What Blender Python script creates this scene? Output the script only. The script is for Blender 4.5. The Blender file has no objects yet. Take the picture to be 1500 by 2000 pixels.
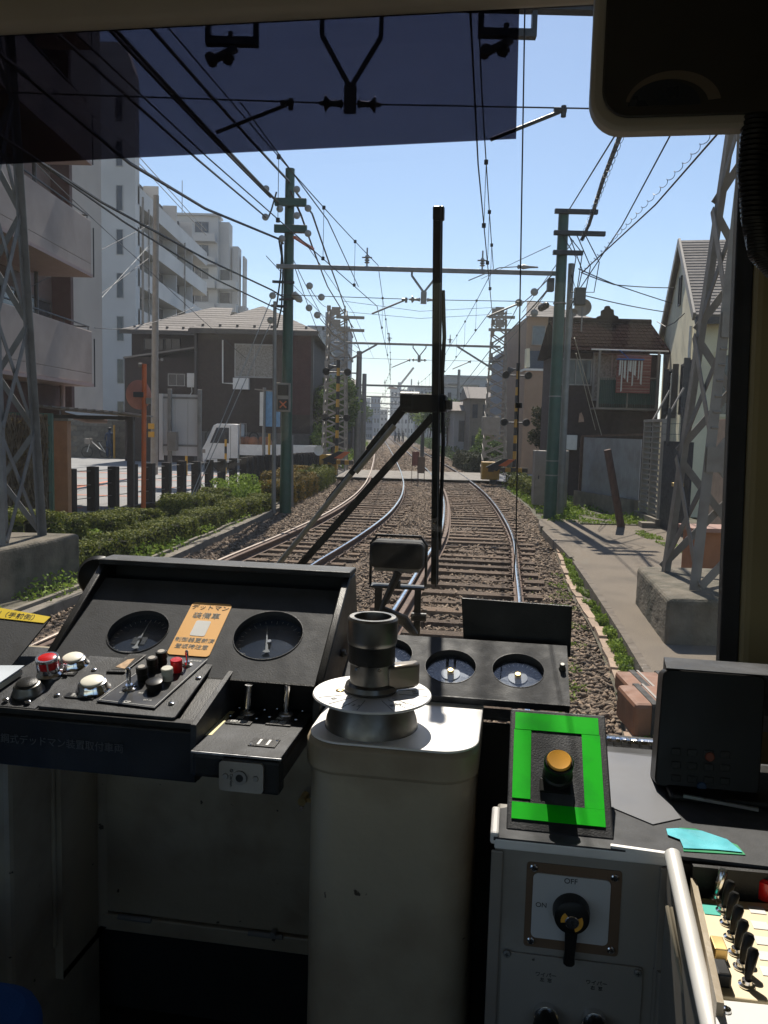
import bpy, math, random
import numpy as np
from mathutils import Vector, Matrix
random.seed(7); RNG = np.random.default_rng(7)
C = bpy.context.scene.collection
R_ = math.radians
# ------------------------------------------------------------- camera, sky, sun, exposure
F = 1620.; H = 2.05; PITCH = R_(5.78); ROLL = R_(1.5); CABYAW = R_(-9)
camd = bpy.data.cameras.new('camera'); cam = bpy.data.objects.new('camera', camd); C.objects.link(cam)
camd.sensor_fit = 'HORIZONTAL'; camd.sensor_width = 36; camd.lens = 36*F/1500
camd.clip_start = .02; camd.clip_end = 6000
RM = Matrix.Rotation(math.pi/2-PITCH, 3, 'X') @ Matrix.Rotation(ROLL, 3, 'Z')
cam.matrix_world = Matrix.Translation((0, 0, H)) @ RM.to_4x4()
bpy.context.scene.camera = cam
sc = bpy.context.scene
SUN_EL, SUN_AZ = R_(50.5), R_(1.5)
w = bpy.data.worlds.new('World'); sc.world = w; w.use_nodes = True
nt = w.node_tree; bg = nt.nodes['Background']
sky = nt.nodes.new('ShaderNodeTexSky'); sky.sky_type = 'NISHITA'; sky.sun_disc = False
sky.sun_elevation = SUN_EL; sky.sun_rotation = SUN_AZ
sky.air_density = 1.0; sky.dust_density = .3; sky.ozone_density = 1.9; sky.altitude = 0
nt.links.new(sky.outputs[0], bg.inputs[0]); bg.inputs[1].default_value = .085
sl = bpy.data.lights.new('sun', 'SUN'); sl.energy = 4.7; sl.angle = R_(.5); sl.color = (1, .91, .79)
so = bpy.data.objects.new('sun', sl); C.objects.link(so)
sd = Vector((math.sin(SUN_AZ)*math.cos(SUN_EL), math.cos(SUN_AZ)*math.cos(SUN_EL), math.sin(SUN_EL)))
so.rotation_euler = sd.to_track_quat('Z', 'Y').to_euler(); so.location = (0, 0, 60)
sc.view_settings.view_transform = 'Standard'; sc.view_settings.look = 'None'
sc.view_settings.exposure = .6; sc.view_settings.gamma = 1; sc.view_settings.use_curve_mapping = False
sc.cycles.max_bounces = 8; sc.cycles.transparent_max_bounces = 24; sc.cycles.caustics_reflective = False
sc.cycles.sample_clamp_indirect = 4

# ------------------------------------------------------------- measuring helpers (pixel of the 1500x2000 photograph -> place)
V = lambda *a: Vector(a)
def ray(px, py, yaw=0):
    d = RM @ Vector(((px-750)/F, -(py-1000)/F, -1))
    return Matrix.Rotation(-yaw, 3, 'Z') @ d
C0 = Vector((0, 0, H))
def U(px, py, y, yaw=0): d = ray(px, py, yaw); return C0+d*(y/d.y)
def G(px, py, z=0, yaw=0): d = ray(px, py, yaw); return C0+d*((z-H)/d.z)
LV = lambda px, py, v: U(px, py, v, CABYAW)
LZ = lambda px, py, z: G(px, py, z, CABYAW)
def LP(px, py, O, n): d = ray(px, py, CABYAW); return C0+d*((O-C0).dot(n)/d.dot(n))

# ------------------------------------------------------------- materials
def mat(name, col, rough=.6, metal=0., var=.15, scale=6., bump=0., bs=60., rnd=0., island=0., spec=.5, dirt=None, dscale=1.5, damt=.5, stretch=None, chips=None, cth=.70):
    m = bpy.data.materials.new(name); m.use_nodes = True; t = m.node_tree; N = t.nodes; L = t.links
    b = N['Principled BSDF']; b.inputs['Roughness'].default_value = rough; b.inputs['Metallic'].default_value = metal
    b.inputs['Specular IOR Level'].default_value = spec
    tc = N.new('ShaderNodeTexCoord'); src = tc.outputs['Object']
    if stretch:
        mp = N.new('ShaderNodeMapping'); mp.inputs['Scale'].default_value = stretch; L.new(src, mp.inputs[0]); src = mp.outputs[0]
    def noise(s, d=4):
        n = N.new('ShaderNodeTexNoise'); n.inputs['Scale'].default_value = s; n.inputs['Detail'].default_value = d; L.new(src, n.inputs['Vector']); return n.outputs[0]
    def mrange(x, a, b2, lo, hi):
        r = N.new('ShaderNodeMapRange'); L.new(x, r.inputs[0])
        for i, q in enumerate((a, b2, lo, hi)): r.inputs[i+1].default_value = q
        return r.outputs[0]
    val = mrange(noise(scale), .3, .7, 1-var, 1+var)
    def mul(a, b2):
        x = N.new('ShaderNodeMath'); x.operation = 'MULTIPLY'; L.new(a, x.inputs[0]); L.new(b2, x.inputs[1]); return x.outputs[0]
    if rnd:
        oi = N.new('ShaderNodeObjectInfo'); val = mul(val, mrange(oi.outputs['Random'], 0, 1, 1-rnd, 1+rnd))
    if island:
        g = N.new('ShaderNodeNewGeometry'); val = mul(val, mrange(g.outputs['Random Per Island'], 0, 1, 1-island, 1+island))
    mx = N.new('ShaderNodeVectorMath'); mx.operation = 'SCALE'; mx.inputs[0].default_value = col; L.new(val, mx.inputs['Scale'])
    out = mx.outputs[0]
    if dirt:
        d = mrange(noise(dscale, 8), .48, .68, 0, damt)
        mm = N.new('ShaderNodeMix'); mm.data_type = 'RGBA'; L.new(d, mm.inputs[0]); L.new(out, mm.inputs[6]); mm.inputs[7].default_value = (*dirt, 1); out = mm.outputs[2]
    if chips:
        d = mrange(noise(34, 3), cth, cth+.015, 0, 1); mm = N.new('ShaderNodeMix'); mm.data_type = 'RGBA'; L.new(d, mm.inputs[0]); L.new(out, mm.inputs[6]); mm.inputs[7].default_value = (*chips, 1); out = mm.outputs[2]
    L.new(out, b.inputs['Base Color'])
    L.new(mrange(noise(scale*2.3), .3, .7, max(0, rough-.08), min(1, rough+.1)), b.inputs['Roughness'])
    if bump:
        bn = N.new('ShaderNodeBump'); bn.inputs['Strength'].default_value = bump; bn.inputs['Distance'].default_value = .02 if bs < 200 else .002
        L.new(noise(bs, 6), bn.inputs['Height']); L.new(bn.outputs[0], b.inputs['Normal'])
    return m
def leafmat(name, c1, c2):
    m = bpy.data.materials.new(name); m.use_nodes = True; t = m.node_tree; N = t.nodes; L = t.links
    b = N['Principled BSDF']; g = N.new('ShaderNodeNewGeometry'); cr = N.new('ShaderNodeValToRGB')
    cr.color_ramp.elements[0].color = (*c1, 1); cr.color_ramp.elements[1].color = (*c2, 1)
    L.new(g.outputs['Random Per Island'], cr.inputs[0]); L.new(cr.outputs[0], b.inputs['Base Color']); b.inputs['Roughness'].default_value = .75; b.inputs['Specular IOR Level'].default_value = .25
    tr = N.new('ShaderNodeBsdfTranslucent'); L.new(cr.outputs[0], tr.inputs[0]); mx = N.new('ShaderNodeMixShader'); mx.inputs[0].default_value = .28
    L.new(b.outputs[0], mx.inputs[1]); L.new(tr.outputs[0], mx.inputs[2]); L.new(mx.outputs[0], N['Material Output'].inputs[0]); return m
def glassmat(name, tint, refl=.04, veil=0., speck=0., rough=0.):
    m = bpy.data.materials.new(name); m.use_nodes = True; t = m.node_tree; N = t.nodes; L = t.links; N.remove(N['Principled BSDF'])
    tr = N.new('ShaderNodeBsdfTransparent'); tr.inputs[0].default_value = (*tint, 1)
    gl = N.new('ShaderNodeBsdfGlossy'); gl.inputs['Roughness'].default_value = rough
    mx = N.new('ShaderNodeMixShader'); mx.inputs[0].default_value = refl; L.new(tr.outputs[0], mx.inputs[1]); L.new(gl.outputs[0], mx.inputs[2]); out = mx.outputs[0]
    if veil or speck:
        tl = N.new('ShaderNodeBsdfTranslucent'); tl.inputs[0].default_value = (.8, .78, .72, 1)
        m2 = N.new('ShaderNodeMixShader'); L.new(out, m2.inputs[1]); L.new(tl.outputs[0], m2.inputs[2]); out = m2.outputs[0]
        tc = N.new('ShaderNodeTexCoord'); n = N.new('ShaderNodeTexNoise'); n.inputs['Scale'].default_value = 3; n.inputs['Detail'].default_value = 5; L.new(tc.outputs['Object'], n.inputs[0])
        r = N.new('ShaderNodeMapRange'); L.new(n.outputs[0], r.inputs[0]); r.inputs[1].default_value = .35; r.inputs[2].default_value = .75; r.inputs[3].default_value = veil*.4; r.inputs[4].default_value = veil*1.8
        vo = N.new('ShaderNodeTexVoronoi'); vo.inputs['Scale'].default_value = 90; L.new(tc.outputs['Object'], vo.inputs[0])
        r2 = N.new('ShaderNodeMapRange'); L.new(vo.outputs['Distance'], r2.inputs[0]); r2.inputs[1].default_value = .05; r2.inputs[2].default_value = .13; r2.inputs[3].default_value = speck; r2.inputs[4].default_value = 0
        ad = N.new('ShaderNodeMath'); L.new(r.outputs[0], ad.inputs[0]); L.new(r2.outputs[0], ad.inputs[1]); L.new(ad.outputs[0], m2.inputs[0])
    L.new(out, N['Material Output'].inputs[0]); return m

black = mat('black_paint', (.013, .013, .013), .4, spec=.28, var=.25, scale=9, bump=.25, bs=500, dirt=(.035, .035, .037), dscale=9, damt=.5)
blackworn = mat('worn_black_paint', (.026, .028, .032), .5, spec=.25, var=.3, scale=14, bump=.3, bs=500, dirt=(.07, .075, .085), dscale=22, damt=.7)
blackflat = mat('black_rubber', (.012, .012, .012), .75, var=.2)
plastic = mat('black_plastic', (.011, .011, .011), .4, var=.1, spec=.28)
darkface = mat('dark_grey_face', (.066, .069, .075), .62, spec=.16, var=.15, scale=20, bump=.2, bs=400, dirt=(.03, .03, .03), dscale=40, damt=.4)
chrome = mat('chrome', (.75, .75, .76), .14, 1, var=.08)
steel = mat('brushed_steel', (.62, .62, .63), .33, 1, var=.08, scale=30, stretch=(1, 8, 1))
disc_alu = mat('engraved_aluminium', (.78, .77, .76), .42, .15, var=.06)
satin = mat('satin_aluminium', (.86, .85, .83), .42, .12, var=.05, scale=7, dirt=(.5, .48, .44), dscale=9, damt=.3)
casting = mat('worn_cast_metal', (.17, .165, .155), .36, .85, var=.25, scale=25, dirt=(.06, .055, .05), dscale=30)
cream = mat('grey_cream_paint', (.38, .32, .225), .38, var=.10, scale=2.5, dirt=(.15, .10, .06), dscale=4, damt=.75, bump=.1, bs=30, chips=(.06, .045, .03), cth=.715)
greypaint = mat('grey_cabinet_paint', (.30, .28, .25), .4, var=.1, scale=5, dirt=(.16, .13, .10), dscale=7, damt=.65, chips=(.07, .06, .05), cth=.72)
plate = mat('pale_plate', (.55, .55, .55), .45, var=.05)
olive = mat('olive_interior_wall', (.27, .22, .11), .6, var=.12, scale=3)
headermat = mat('interior_trim', (.50, .47, .41), .55, var=.1, scale=4, bump=.1, bs=300)
floorm = mat('dark_cab_floor', (.010, .010, .009), .7, var=.3)
green_tape = mat('green_tape', (.004, .62, .008), .6, var=.05, spec=.12, dirt=(.005, .36, .02), dscale=26, damt=.45)
amber = mat('amber_button_cap', (.85, .42, .06), .3, var=.04)
white_cap = mat('white_button_cap', (.85, .83, .72), .3, var=.04)
red_cap = mat('red_button_cap', (.55, .012, .015), .22, var=.1)
ivory = mat('ivory_knob', (.62, .6, .5), .35)
orange_st = mat('orange_sticker', (.86, .46, .13), .5, var=.04)
yellow_st = mat('yellow_sticker', (.85, .62, .02), .5)
cream_tape = mat('cream_tape', (.75, .66, .36), .6, var=.08)
ink = mat('black_ink', (.02, .02, .02), .6); inkgrey = mat('grey_ink', (.22, .22, .2), .6)
whiteink = mat('white_ink', (.6, .6, .58), .6)
brass = mat('brass', (.62, .45, .2), .35, .8)
beige = mat('beige_panel', (.78, .66, .44), .45, var=.05)
tealp = mat('teal_label', (.02, .45, .36), .5)
cyan = mat('cyan_film', (.16, .62, .72), .25, var=.3, scale=20)
bluecloth = mat('blue_cloth', (.012, .075, .26), .9, var=.2, bump=.4, bs=300)
dial = mat('dial_face', (.06, .08, .12), .25, var=.2)
dialglass = glassmat('gauge_glass', (.9, .92, .95), .1, veil=.05)
rust = mat('rusty_rail', (.11, .062, .04), .8, var=.3, scale=12, bump=.3, bs=80)
railtop = mat('polished_rail_top', (.72, .73, .76), .16, 1, var=.05)
railworn = mat('dull_rail_top', (.22, .18, .15), .5, .7, var=.15)
sleeperm = mat('weathered_sleeper', (.135, .088, .056), .9, var=.35, scale=9, bump=.8, bs=40, rnd=.35, stretch=(1, 6, 1), dirt=(.17, .13, .10), dscale=5, damt=.5)
ballastm = mat('brown_ballast_stone', (.175, .127, .088), .9, var=.2, island=.5, bump=.4, bs=60)
bedm = mat('ballast_bed', (.075, .05, .034), .95, var=.5, scale=22, bump=1, bs=30, dirt=(.07, .06, .04), dscale=1.2, damt=.5)
soil = mat('soil', (.085, .075, .05), .95, var=.35, scale=5, bump=.8, bs=12, dirt=(.06, .075, .03), dscale=.7, damt=.7)
asphalt = mat('asphalt_path', (.185, .155, .122), .95, var=.38, scale=110, spec=.2, bump=.5, bs=90, dirt=(.10, .088, .075), dscale=.8, damt=.6)
lot = mat('parking_asphalt', (.25, .25, .25), .9, var=.15, scale=30, bump=.3, bs=60, dirt=(.17, .17, .17), dscale=.6, damt=.5)
concrete = mat('weathered_concrete', (.19, .165, .13), .92, var=.25, scale=5, bump=.6, bs=40, dirt=(.075, .068, .05), dscale=1.8, damt=.85)
edging = mat('pinkish_edging_stone', (.36, .26, .185), .9, var=.15, scale=10, bump=.4, bs=60, rnd=.2, dirt=(.25, .2, .15), dscale=6)
galv = mat('galvanised_steel', (.24, .235, .225), .5, .35, var=.12, scale=5, dirt=(.22, .2, .18), dscale=3, damt=.5)
galvb = mat('pale_grey_steel_paint', (.26, .235, .205), .55, .1, var=.1, scale=5, dirt=(.2, .16, .13), dscale=4, damt=.5)
greenpole = mat('dark_green_pole_paint', (.022, .075, .052), .42, var=.2, scale=4, dirt=(.05, .08, .06), dscale=12, damt=.4)
wirem = mat('black_cable', (.018, .018, .02), .6); wirelt = mat('pale_stay_wire', (.4, .39, .36), .4, .5)
insul = mat('grey_porcelain', (.34, .33, .31), .3)
darkiron = mat('dark_iron', (.035, .038, .042), .5, .3)
leaf_h = leafmat('hedge_leaves', (.04, .065, .011), (.20, .21, .035))
leaf_b = leafmat('bright_weed_leaves', (.10, .17, .02), (.27, .36, .06))
leaf_o = leafmat('orange_tip_leaves', (.05, .06, .012), (.28, .17, .03))
leaf_t = leafmat('tree_leaves', (.035, .07, .015), (.11, .17, .035))
leaf_d = leafmat('dark_leaves', (.015, .025, .008), (.05, .055, .018))
twig = mat('brown_twig', (.07, .045, .03), .9)
pinkwall = mat('pinkish_stucco', (.37, .30, .265), .85, var=.06, scale=3, dirt=(.25, .2, .18), dscale=.8, damt=.6, bump=.2, bs=60)
pinktrim = mat('pink_trim', (.34, .25, .235), .8, var=.06)
beigewall = mat('beige_stucco', (.42, .38, .34), .85, var=.07, scale=1, dirt=(.3, .26, .23), dscale=.5, damt=.4)
whitewall = mat('pale_wall', (.60, .585, .57), .8, var=.06, scale=.6, dirt=(.42, .41, .40), dscale=.3, damt=.6)
farwall = mat('far_pale_wall', (.46, .45, .44), .8, var=.05)
brownwall = mat('brown_siding', (.040, .026, .022), .8, var=.15, scale=3)
redbrown = mat('red_brown_siding', (.06, .023, .022), .8, var=.12, scale=3)
tanwall = mat('tan_siding', (.30, .205, .14), .8, var=.08, scale=3)
creamwall = mat('cream_stucco', (.76, .70, .50), .85, var=.07, scale=2, dirt=(.38, .34, .26), dscale=.9, damt=.4)
slate = mat('pale_slate_roof', (.24, .215, .195), .85, spec=.15, var=.12, rnd=.12, scale=6)
brownroof = mat('brown_tile_roof', (.022, .013, .012), 1.0, spec=0, var=.2, rnd=.2)
winm = mat('window_glass', (.05, .055, .065), .12, var=.3, scale=2); winfr = mat('window_frame', (.35, .34, .33), .5, .3)
curtainw = mat('patterned_curtain', (.28, .26, .23), .8, var=.4, scale=14)
darkfr = mat('dark_frame', (.05, .045, .045), .5)
whitep = mat('white_paint', (.72, .72, .7), .4, var=.05, dirt=(.5, .48, .44), dscale=2, damt=.3)
orangep = mat('orange_paint', (.62, .13, .03), .5, var=.1, dirt=(.4, .12, .05), dscale=5)
yellowp = mat('yellow_paint', (.48, .26, .02), .5, var=.1, dirt=(.3, .17, .04), dscale=4)
postm = mat('dark_sleeper_post', (.035, .028, .026), .9, var=.35, scale=8, bump=.7, bs=30, stretch=(6, 6, 1), rnd=.25)
darkgate = mat('dark_gate', (.022, .023, .03), .6, var=.15)
corr = mat('grey_sheet', (.33, .33, .335), .6, .2, var=.08, dirt=(.16, .13, .11), dscale=2, damt=.4)
terra = mat('terracotta', (.21, .09, .045), .7, var=.2, dirt=(.17, .09, .06), dscale=4)
orangebox = mat('orange_brown_box', (.30, .12, .055), .7, var=.12)
tire = mat('tyre_rubber', (.02, .02, .02), .85)
class M:
    def __init__(s): s.v = []; s.f = []
    def add(s, vs, fs):
        n = len(s.v); s.v += [tuple(v) for v in vs]; s.f += [tuple(i+n for i in f) for f in fs]; return s
    def hull8(s, c): return s.add(c, [(0, 3, 2, 1), (4, 5, 6, 7), (0, 1, 5, 4), (1, 2, 6, 5), (2, 3, 7, 6), (3, 0, 4, 7)])
    def box(s, x0, x1, y0, y1, z0, z1):
        return s.hull8([(x0, y0, z0), (x1, y0, z0), (x1, y1, z0), (x0, y1, z0), (x0, y0, z1), (x1, y0, z1), (x1, y1, z1), (x0, y1, z1)])
    def ob(s, O, ex, ey, ez, a0, a1, b0, b1, c0, c1):
        return s.hull8([O+ex*a+ey*b+ez*c for c in (c0, c1) for a, b in ((a0, b0), (a1, b0), (a1, b1), (a0, b1))])
    def beam(s, p, q, w, h=None, up=None):
        p = Vector(p); q = Vector(q); h = h or w; d = (q-p).normalized(); u = Vector(up) if up else (V(0, 0, 1) if abs(d.z) < .9 else V(0, 1, 0))
        a = d.cross(u).normalized(); b = a.cross(d)
        return s.hull8([p+a*x+b*y for x, y in ((-w/2, -h/2), (w/2, -h/2), (w/2, h/2), (-w/2, h/2))]+[q+a*x+b*y for x, y in ((-w/2, -h/2), (w/2, -h/2), (w/2, h/2), (-w/2, h/2))])
    def angle(s, p, q, w, t=.012, up=None, flip=1):   # L-section bar
        p = Vector(p); q = Vector(q); d = (q-p).normalized(); u = Vector(up) if up else (V(0, 0, 1) if abs(d.z) < .9 else V(0, 1, 0))
        a = d.cross(u).normalized()*flip; b = a.cross(d)*flip
        s.hull8([p+a*x+b*y for x, y in ((0, 0), (w, 0), (w, t), (0, t))]+[q+a*x+b*y for x, y in ((0, 0), (w, 0), (w, t), (0, t))])
        return s.hull8([p+a*x+b*y for x, y in ((0, t), (t, t), (t, w), (0, w))]+[q+a*x+b*y for x, y in ((0, t), (t, t), (t, w), (0, w))])
    def cyl(s, p, q, r, r2=None, n=12):
        return s.lathe(p, Vector(q)-Vector(p), [(r, 0), (r if r2 is None else r2, 1)], n, unit=False)
    def lathe(s, o, ax, prof, n=24, unit=True):
        o = Vector(o); ax = Vector(ax); d = ax.normalized()
        if unit: ax = d
        a = d.orthogonal().normalized(); b = d.cross(a); vs = []
        for r, h in prof: vs += [o+ax*h+(a*math.cos(6.28318*i/n)+b*math.sin(6.28318*i/n))*r for i in range(n)]
        fs = [(k*n+i, k*n+(i+1) % n, (k+1)*n+(i+1) % n, (k+1)*n+i) for k in range(len(prof)-1) for i in range(n)]
        fs += [tuple(range(n-1, -1, -1)), tuple(range((len(prof)-1)*n, len(prof)*n))]
        return s.add(vs, fs)
    def tube(s, pts, r, n=6):
        pts = [Vector(p) for p in pts]; vs = []; pa = None
        for i, p in enumerate(pts):
            d = (pts[min(i+1, len(pts)-1)]-pts[max(i-1, 0)]).normalized()
            a = d.orthogonal().normalized() if pa is None else (pa-d*pa.dot(d)).normalized(); pa = a; b = d.cross(a)
            rr = r[i] if isinstance(r, (list, tuple)) else r
            vs += [p+(a*math.cos(6.28318*k/n)+b*math.sin(6.28318*k/n))*rr for k in range(n)]
        fs = [(k*n+i, k*n+(i+1) % n, (k+1)*n+(i+1) % n, (k+1)*n+i) for k in range(len(pts)-1) for i in range(n)]
        return s.add(vs, fs+[tuple(range(n-1, -1, -1)), tuple(range((len(pts)-1)*n, len(pts)*n))])
    def prism(s, poly, vec):
        n = len(poly); vec = Vector(vec); poly = [Vector(p) for p in poly]
        return s.add(poly+[p+vec for p in poly], [tuple(range(n-1, -1, -1)), tuple(range(n, 2*n))]+[(i, (i+1) % n, n+(i+1) % n, n+i) for i in range(n)])
    def rplate(s, O, ex, ey, ez, a0, a1, b0, b1, c0, c1, r, k=4):  # rounded rectangle plate
        pts = []
        for cx, cy, st in ((a1-r, b1-r, 0), (a0+r, b1-r, 90), (a0+r, b0+r, 180), (a1-r, b0+r, 270)):
            for i in range(k+1):
                t = R_(st+90*i/k); pts.append(O+ex*(cx+r*math.cos(t))+ey*(cy+r*math.sin(t))+ez*c0)
        return s.prism(pts, ez*(c1-c0))
    def holed(s, O, ex, ey, ez, a0, a1, b0, b1, ca, cb, r, depth, n=40):  # plate cell with a round hole and its inner wall
        ang = sorted([6.28318*i/n for i in range(n)]+[math.atan2(b-cb, a-ca) % 6.28318 for a in (a0, a1) for b in (b0, b1)]); k = len(ang); vs = []
        for t in ang:
            c_, s_ = math.cos(t), math.sin(t)
            q = min([x for x in (((a1-ca)/c_ if c_ > 1e-9 else 9), ((a0-ca)/c_ if c_ < -1e-9 else 9), ((b1-cb)/s_ if s_ > 1e-9 else 9), ((b0-cb)/s_ if s_ < -1e-9 else 9))])
            vs += [O+ex*(ca+c_*q)+ey*(cb+s_*q), O+ex*(ca+c_*r)+ey*(cb+s_*r), O+ex*(ca+c_*r)+ey*(cb+s_*r)-ez*depth]
        fs = []
        for i in range(k):
            j = (i+1) % k; fs += [(3*i, 3*i+1, 3*j+1, 3*j), (3*i+1, 3*i+2, 3*j+2, 3*j+1)]
        return s.add(vs, fs)
    def mesh(s, name, mt, smooth=True, ang=35):
        me = bpy.data.meshes.new(name); me.from_pydata(s.v, [], s.f); me.materials.append(mt)
        if smooth and len(s.f) > 6:
            me.shade_smooth(); me.set_sharp_from_angle(angle=R_(ang))
        return me
def qmesh(name, P, mt, nv=4):      # many separate little faces from an (N,nv,3) array
    n = len(P); me = bpy.data.meshes.new(name); me.vertices.add(n*nv); me.vertices.foreach_set('co', P.astype(np.float32).ravel())
    me.loops.add(n*nv); me.loops.foreach_set('vertex_index', np.arange(n*nv, dtype=np.int32)); me.polygons.add(n)
    me.polygons.foreach_set('loop_start', np.arange(0, n*nv, nv, dtype=np.int32)); me.update(calc_edges=True); me.materials.append(mt); return me
def tmesh(name, Vv, Ff, mt):
    me = bpy.data.meshes.new(name); me.vertices.add(len(Vv)); me.vertices.foreach_set('co', Vv.astype(np.float32).ravel())
    me.loops.add(len(Ff)*3); me.loops.foreach_set('vertex_index', Ff.astype(np.int32).ravel()); me.polygons.add(len(Ff))
    me.polygons.foreach_set('loop_start', np.arange(0, len(Ff)*3, 3, dtype=np.int32)); me.update(calc_edges=True); me.materials.append(mt); return me
def tagp(o, label=None, cat=None, group=None, kind=None):
    for k, v in (('label', label), ('category', cat), ('group', group), ('kind', kind)):
        if v: o[k] = v
    return o
TEXTS = []
class T:   # a thing: an Empty at its base carrying parts; yaw = heading of the frame its coordinates are given in
    def __init__(s, name, label, cat, o, yaw=0, group=None, kind=None):
        s.o = Vector(o); s.yaw = yaw; e = bpy.data.objects.new(name, None); C.objects.link(e); e.empty_display_size = .1
        e.location = Matrix.Rotation(yaw, 3, 'Z') @ s.o; e.rotation_euler = (0, 0, yaw); s.e = e; tagp(e, label, cat, group, kind)
    def p(s, name, m, mt, parent=None, bevel=0, label=None, smooth=True, kind=None):
        me = m
        if isinstance(m, M):
            m.v = [(x-s.o.x, y-s.o.y, z-s.o.z) for x, y, z in m.v]; me = m.mesh(name, mt, smooth)
        o = bpy.data.objects.new(name, me); C.objects.link(o); o.parent = parent or s.e
        if bevel: bev(o, bevel)
        return tagp(o, label, kind=kind)
    def i(s, name, me, loc, parent=None, rz=0, sc=None, kind=None):    # a repeat sharing its mesh
        o = bpy.data.objects.new(name, me); C.objects.link(o); o.parent = parent or s.e; o.location = Vector(loc)-s.o; o.rotation_euler = (0, 0, rz)
        if sc: o.scale = sc
        return tagp(o, kind=kind)
    def text(s, body, O, ex, ey, size, mt, parent=None, align='CENTER', name='lettering', spacing=1, ext=.0003, bold=0):
        c = bpy.data.curves.new(name, 'FONT'); c.body = body; c.size = size; c.align_x = align; c.align_y = 'CENTER'; c.extrude = ext; c.space_line = spacing; c.materials.append(mt); c.offset = bold
        o = bpy.data.objects.new(name, c); C.objects.link(o); o.parent = parent or s.e
        ex = ex.normalized(); ey = (ey-ex*ey.dot(ex)).normalized(); n = ex.cross(ey)
        o.matrix_local = Matrix.Translation(Vector(O)-s.o) @ Matrix((ex, ey, n)).transposed().to_4x4(); TEXTS.append((o, name, mt)); return o
def bev(o, w, seg=2):
    b = o.modifiers.new('bevel', 'BEVEL'); b.width = w; b.segments = seg; b.limit_method = 'ANGLE'; b.angle_limit = R_(40); return o
def solo(name, m, mt, label=None, cat=None, yaw=0, kind=None, group=None, bevel=0, smooth=True):
    xs = np.array(m.v); c = Vector(((xs[:, 0].min()+xs[:, 0].max())/2, (xs[:, 1].min()+xs[:, 1].max())/2, xs[:, 2].min()))
    m.v = [(x-c.x, y-c.y, z-c.z) for x, y, z in m.v]; o = bpy.data.objects.new(name, m.mesh(name, mt, smooth)); C.objects.link(o)
    o.location = Matrix.Rotation(yaw, 3, 'Z') @ c; o.rotation_euler = (0, 0, yaw)
    if bevel: bev(o, bevel)
    return tagp(o, label, cat, group, kind)
def leaves(pts, size, flat=0., r=RNG):       # random leaf quads at points
    n = len(pts); a = r.normal(size=(n, 3)); a /= np.linalg.norm(a, axis=1)[:, None]; b = r.normal(size=(n, 3)); b -= a*(a*b).sum(1)[:, None]; b /= np.linalg.norm(b, axis=1)[:, None]
    s = size*r.uniform(.5, 1.2, (n, 1)); a = a*s; b = b*s*.55
    return np.stack([pts-a, pts+b, pts+a, pts-b], 1)
def leavesN(pts, nrm, size, jit=.55, r=RNG):   # leaf quads lying roughly along a surface
    n = len(pts); nn = nrm+r.normal(size=(n, 3))*jit; nn /= np.linalg.norm(nn, axis=1)[:, None]
    a = r.normal(size=(n, 3)); a -= nn*(a*nn).sum(1)[:, None]; a /= np.linalg.norm(a, axis=1)[:, None]; b = np.cross(nn, a)
    s = size*r.uniform(.5, 1.2, (n, 1)); a = a*s; b = b*s*.6
    return np.stack([pts-a, pts+b, pts+a, pts-b], 1)
def shell(boxs, n, wob=.04, r=RNG):          # points near the surface of boxy hedge volumes
    out = []
    for (x0, x1, y0, y1, z0, z1) in boxs:
        p = r.uniform(size=(n, 3)); k = r.integers(0, 5, n)
        p[k == 0, 2] = 1; p[k == 4, 2] = 1; p[k == 1, 0] = 0; p[k == 2, 0] = 1; p[k == 3, 1] = 0
        q = np.array([x0, y0, z0])+p*np.array([x1-x0, y1-y0, z1-z0])
        q += r.normal(size=(n, 3))*wob; q[:, 2] += .05*np.sin(q[:, 0]*7)*np.sin(q[:, 1]*5); out.append(q)
    return np.concatenate(out)
def spline(pts):
    ys = np.array([p[0] for p in pts], float); xs = np.array([p[1] for p in pts], float); m = np.gradient(xs, ys)
    def f(y):
        i = int(min(max(np.searchsorted(ys, y)-1, 0), len(ys)-2)); h = ys[i+1]-ys[i]; t = (y-ys[i])/h
        return (2*t**3-3*t**2+1)*xs[i]+(t**3-2*t**2+t)*h*m[i]+(-2*t**3+3*t**2)*xs[i+1]+(t**3-t**2)*h*m[i+1]
    return f
# ============================================================= SETTING: ground, tracks, path
RC = spline([(-6, -1.3), (0, -.42), (4, .12), (7, .52), (10, .97), (12.6, 1.33), (15.7, 1.77), (20.7, 2.23), (27.5, 2.62), (34, 2.78), (39, 2.85), (53, 2.8), (66, 2.72), (79, 2.6), (132, 2.2), (250, .6), (420, -3)])
LC = spline([(-6, -4.5), (0, -3.6), (4, -3.0), (7.7, -2.42), (12.3, -1.78), (15.4, -1.25), (20, -.62), (24, -.28), (30, -.03), (36, .03), (48, 0), (65, -.15), (100, -.5), (132, -.9), (250, -2.6), (420, -6.2)])
edgeR = spline([(0, .9), (5.5, 1.72), (6.75, 2.0), (8.55, 2.3), (11.6, 2.65), (14.7, 3.13), (19.4, 3.75), (24, 4.2), (30, 4.5), (60, 4.7), (420, -1)])
edgeL = spline([(0, -5.1), (8, -3.95), (10, -3.68), (11.4, -3.52), (17.3, -3.02), (21.6, -2.7), (30, -2.35), (34, -2.2), (60, -2.1), (420, -8)])
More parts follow.
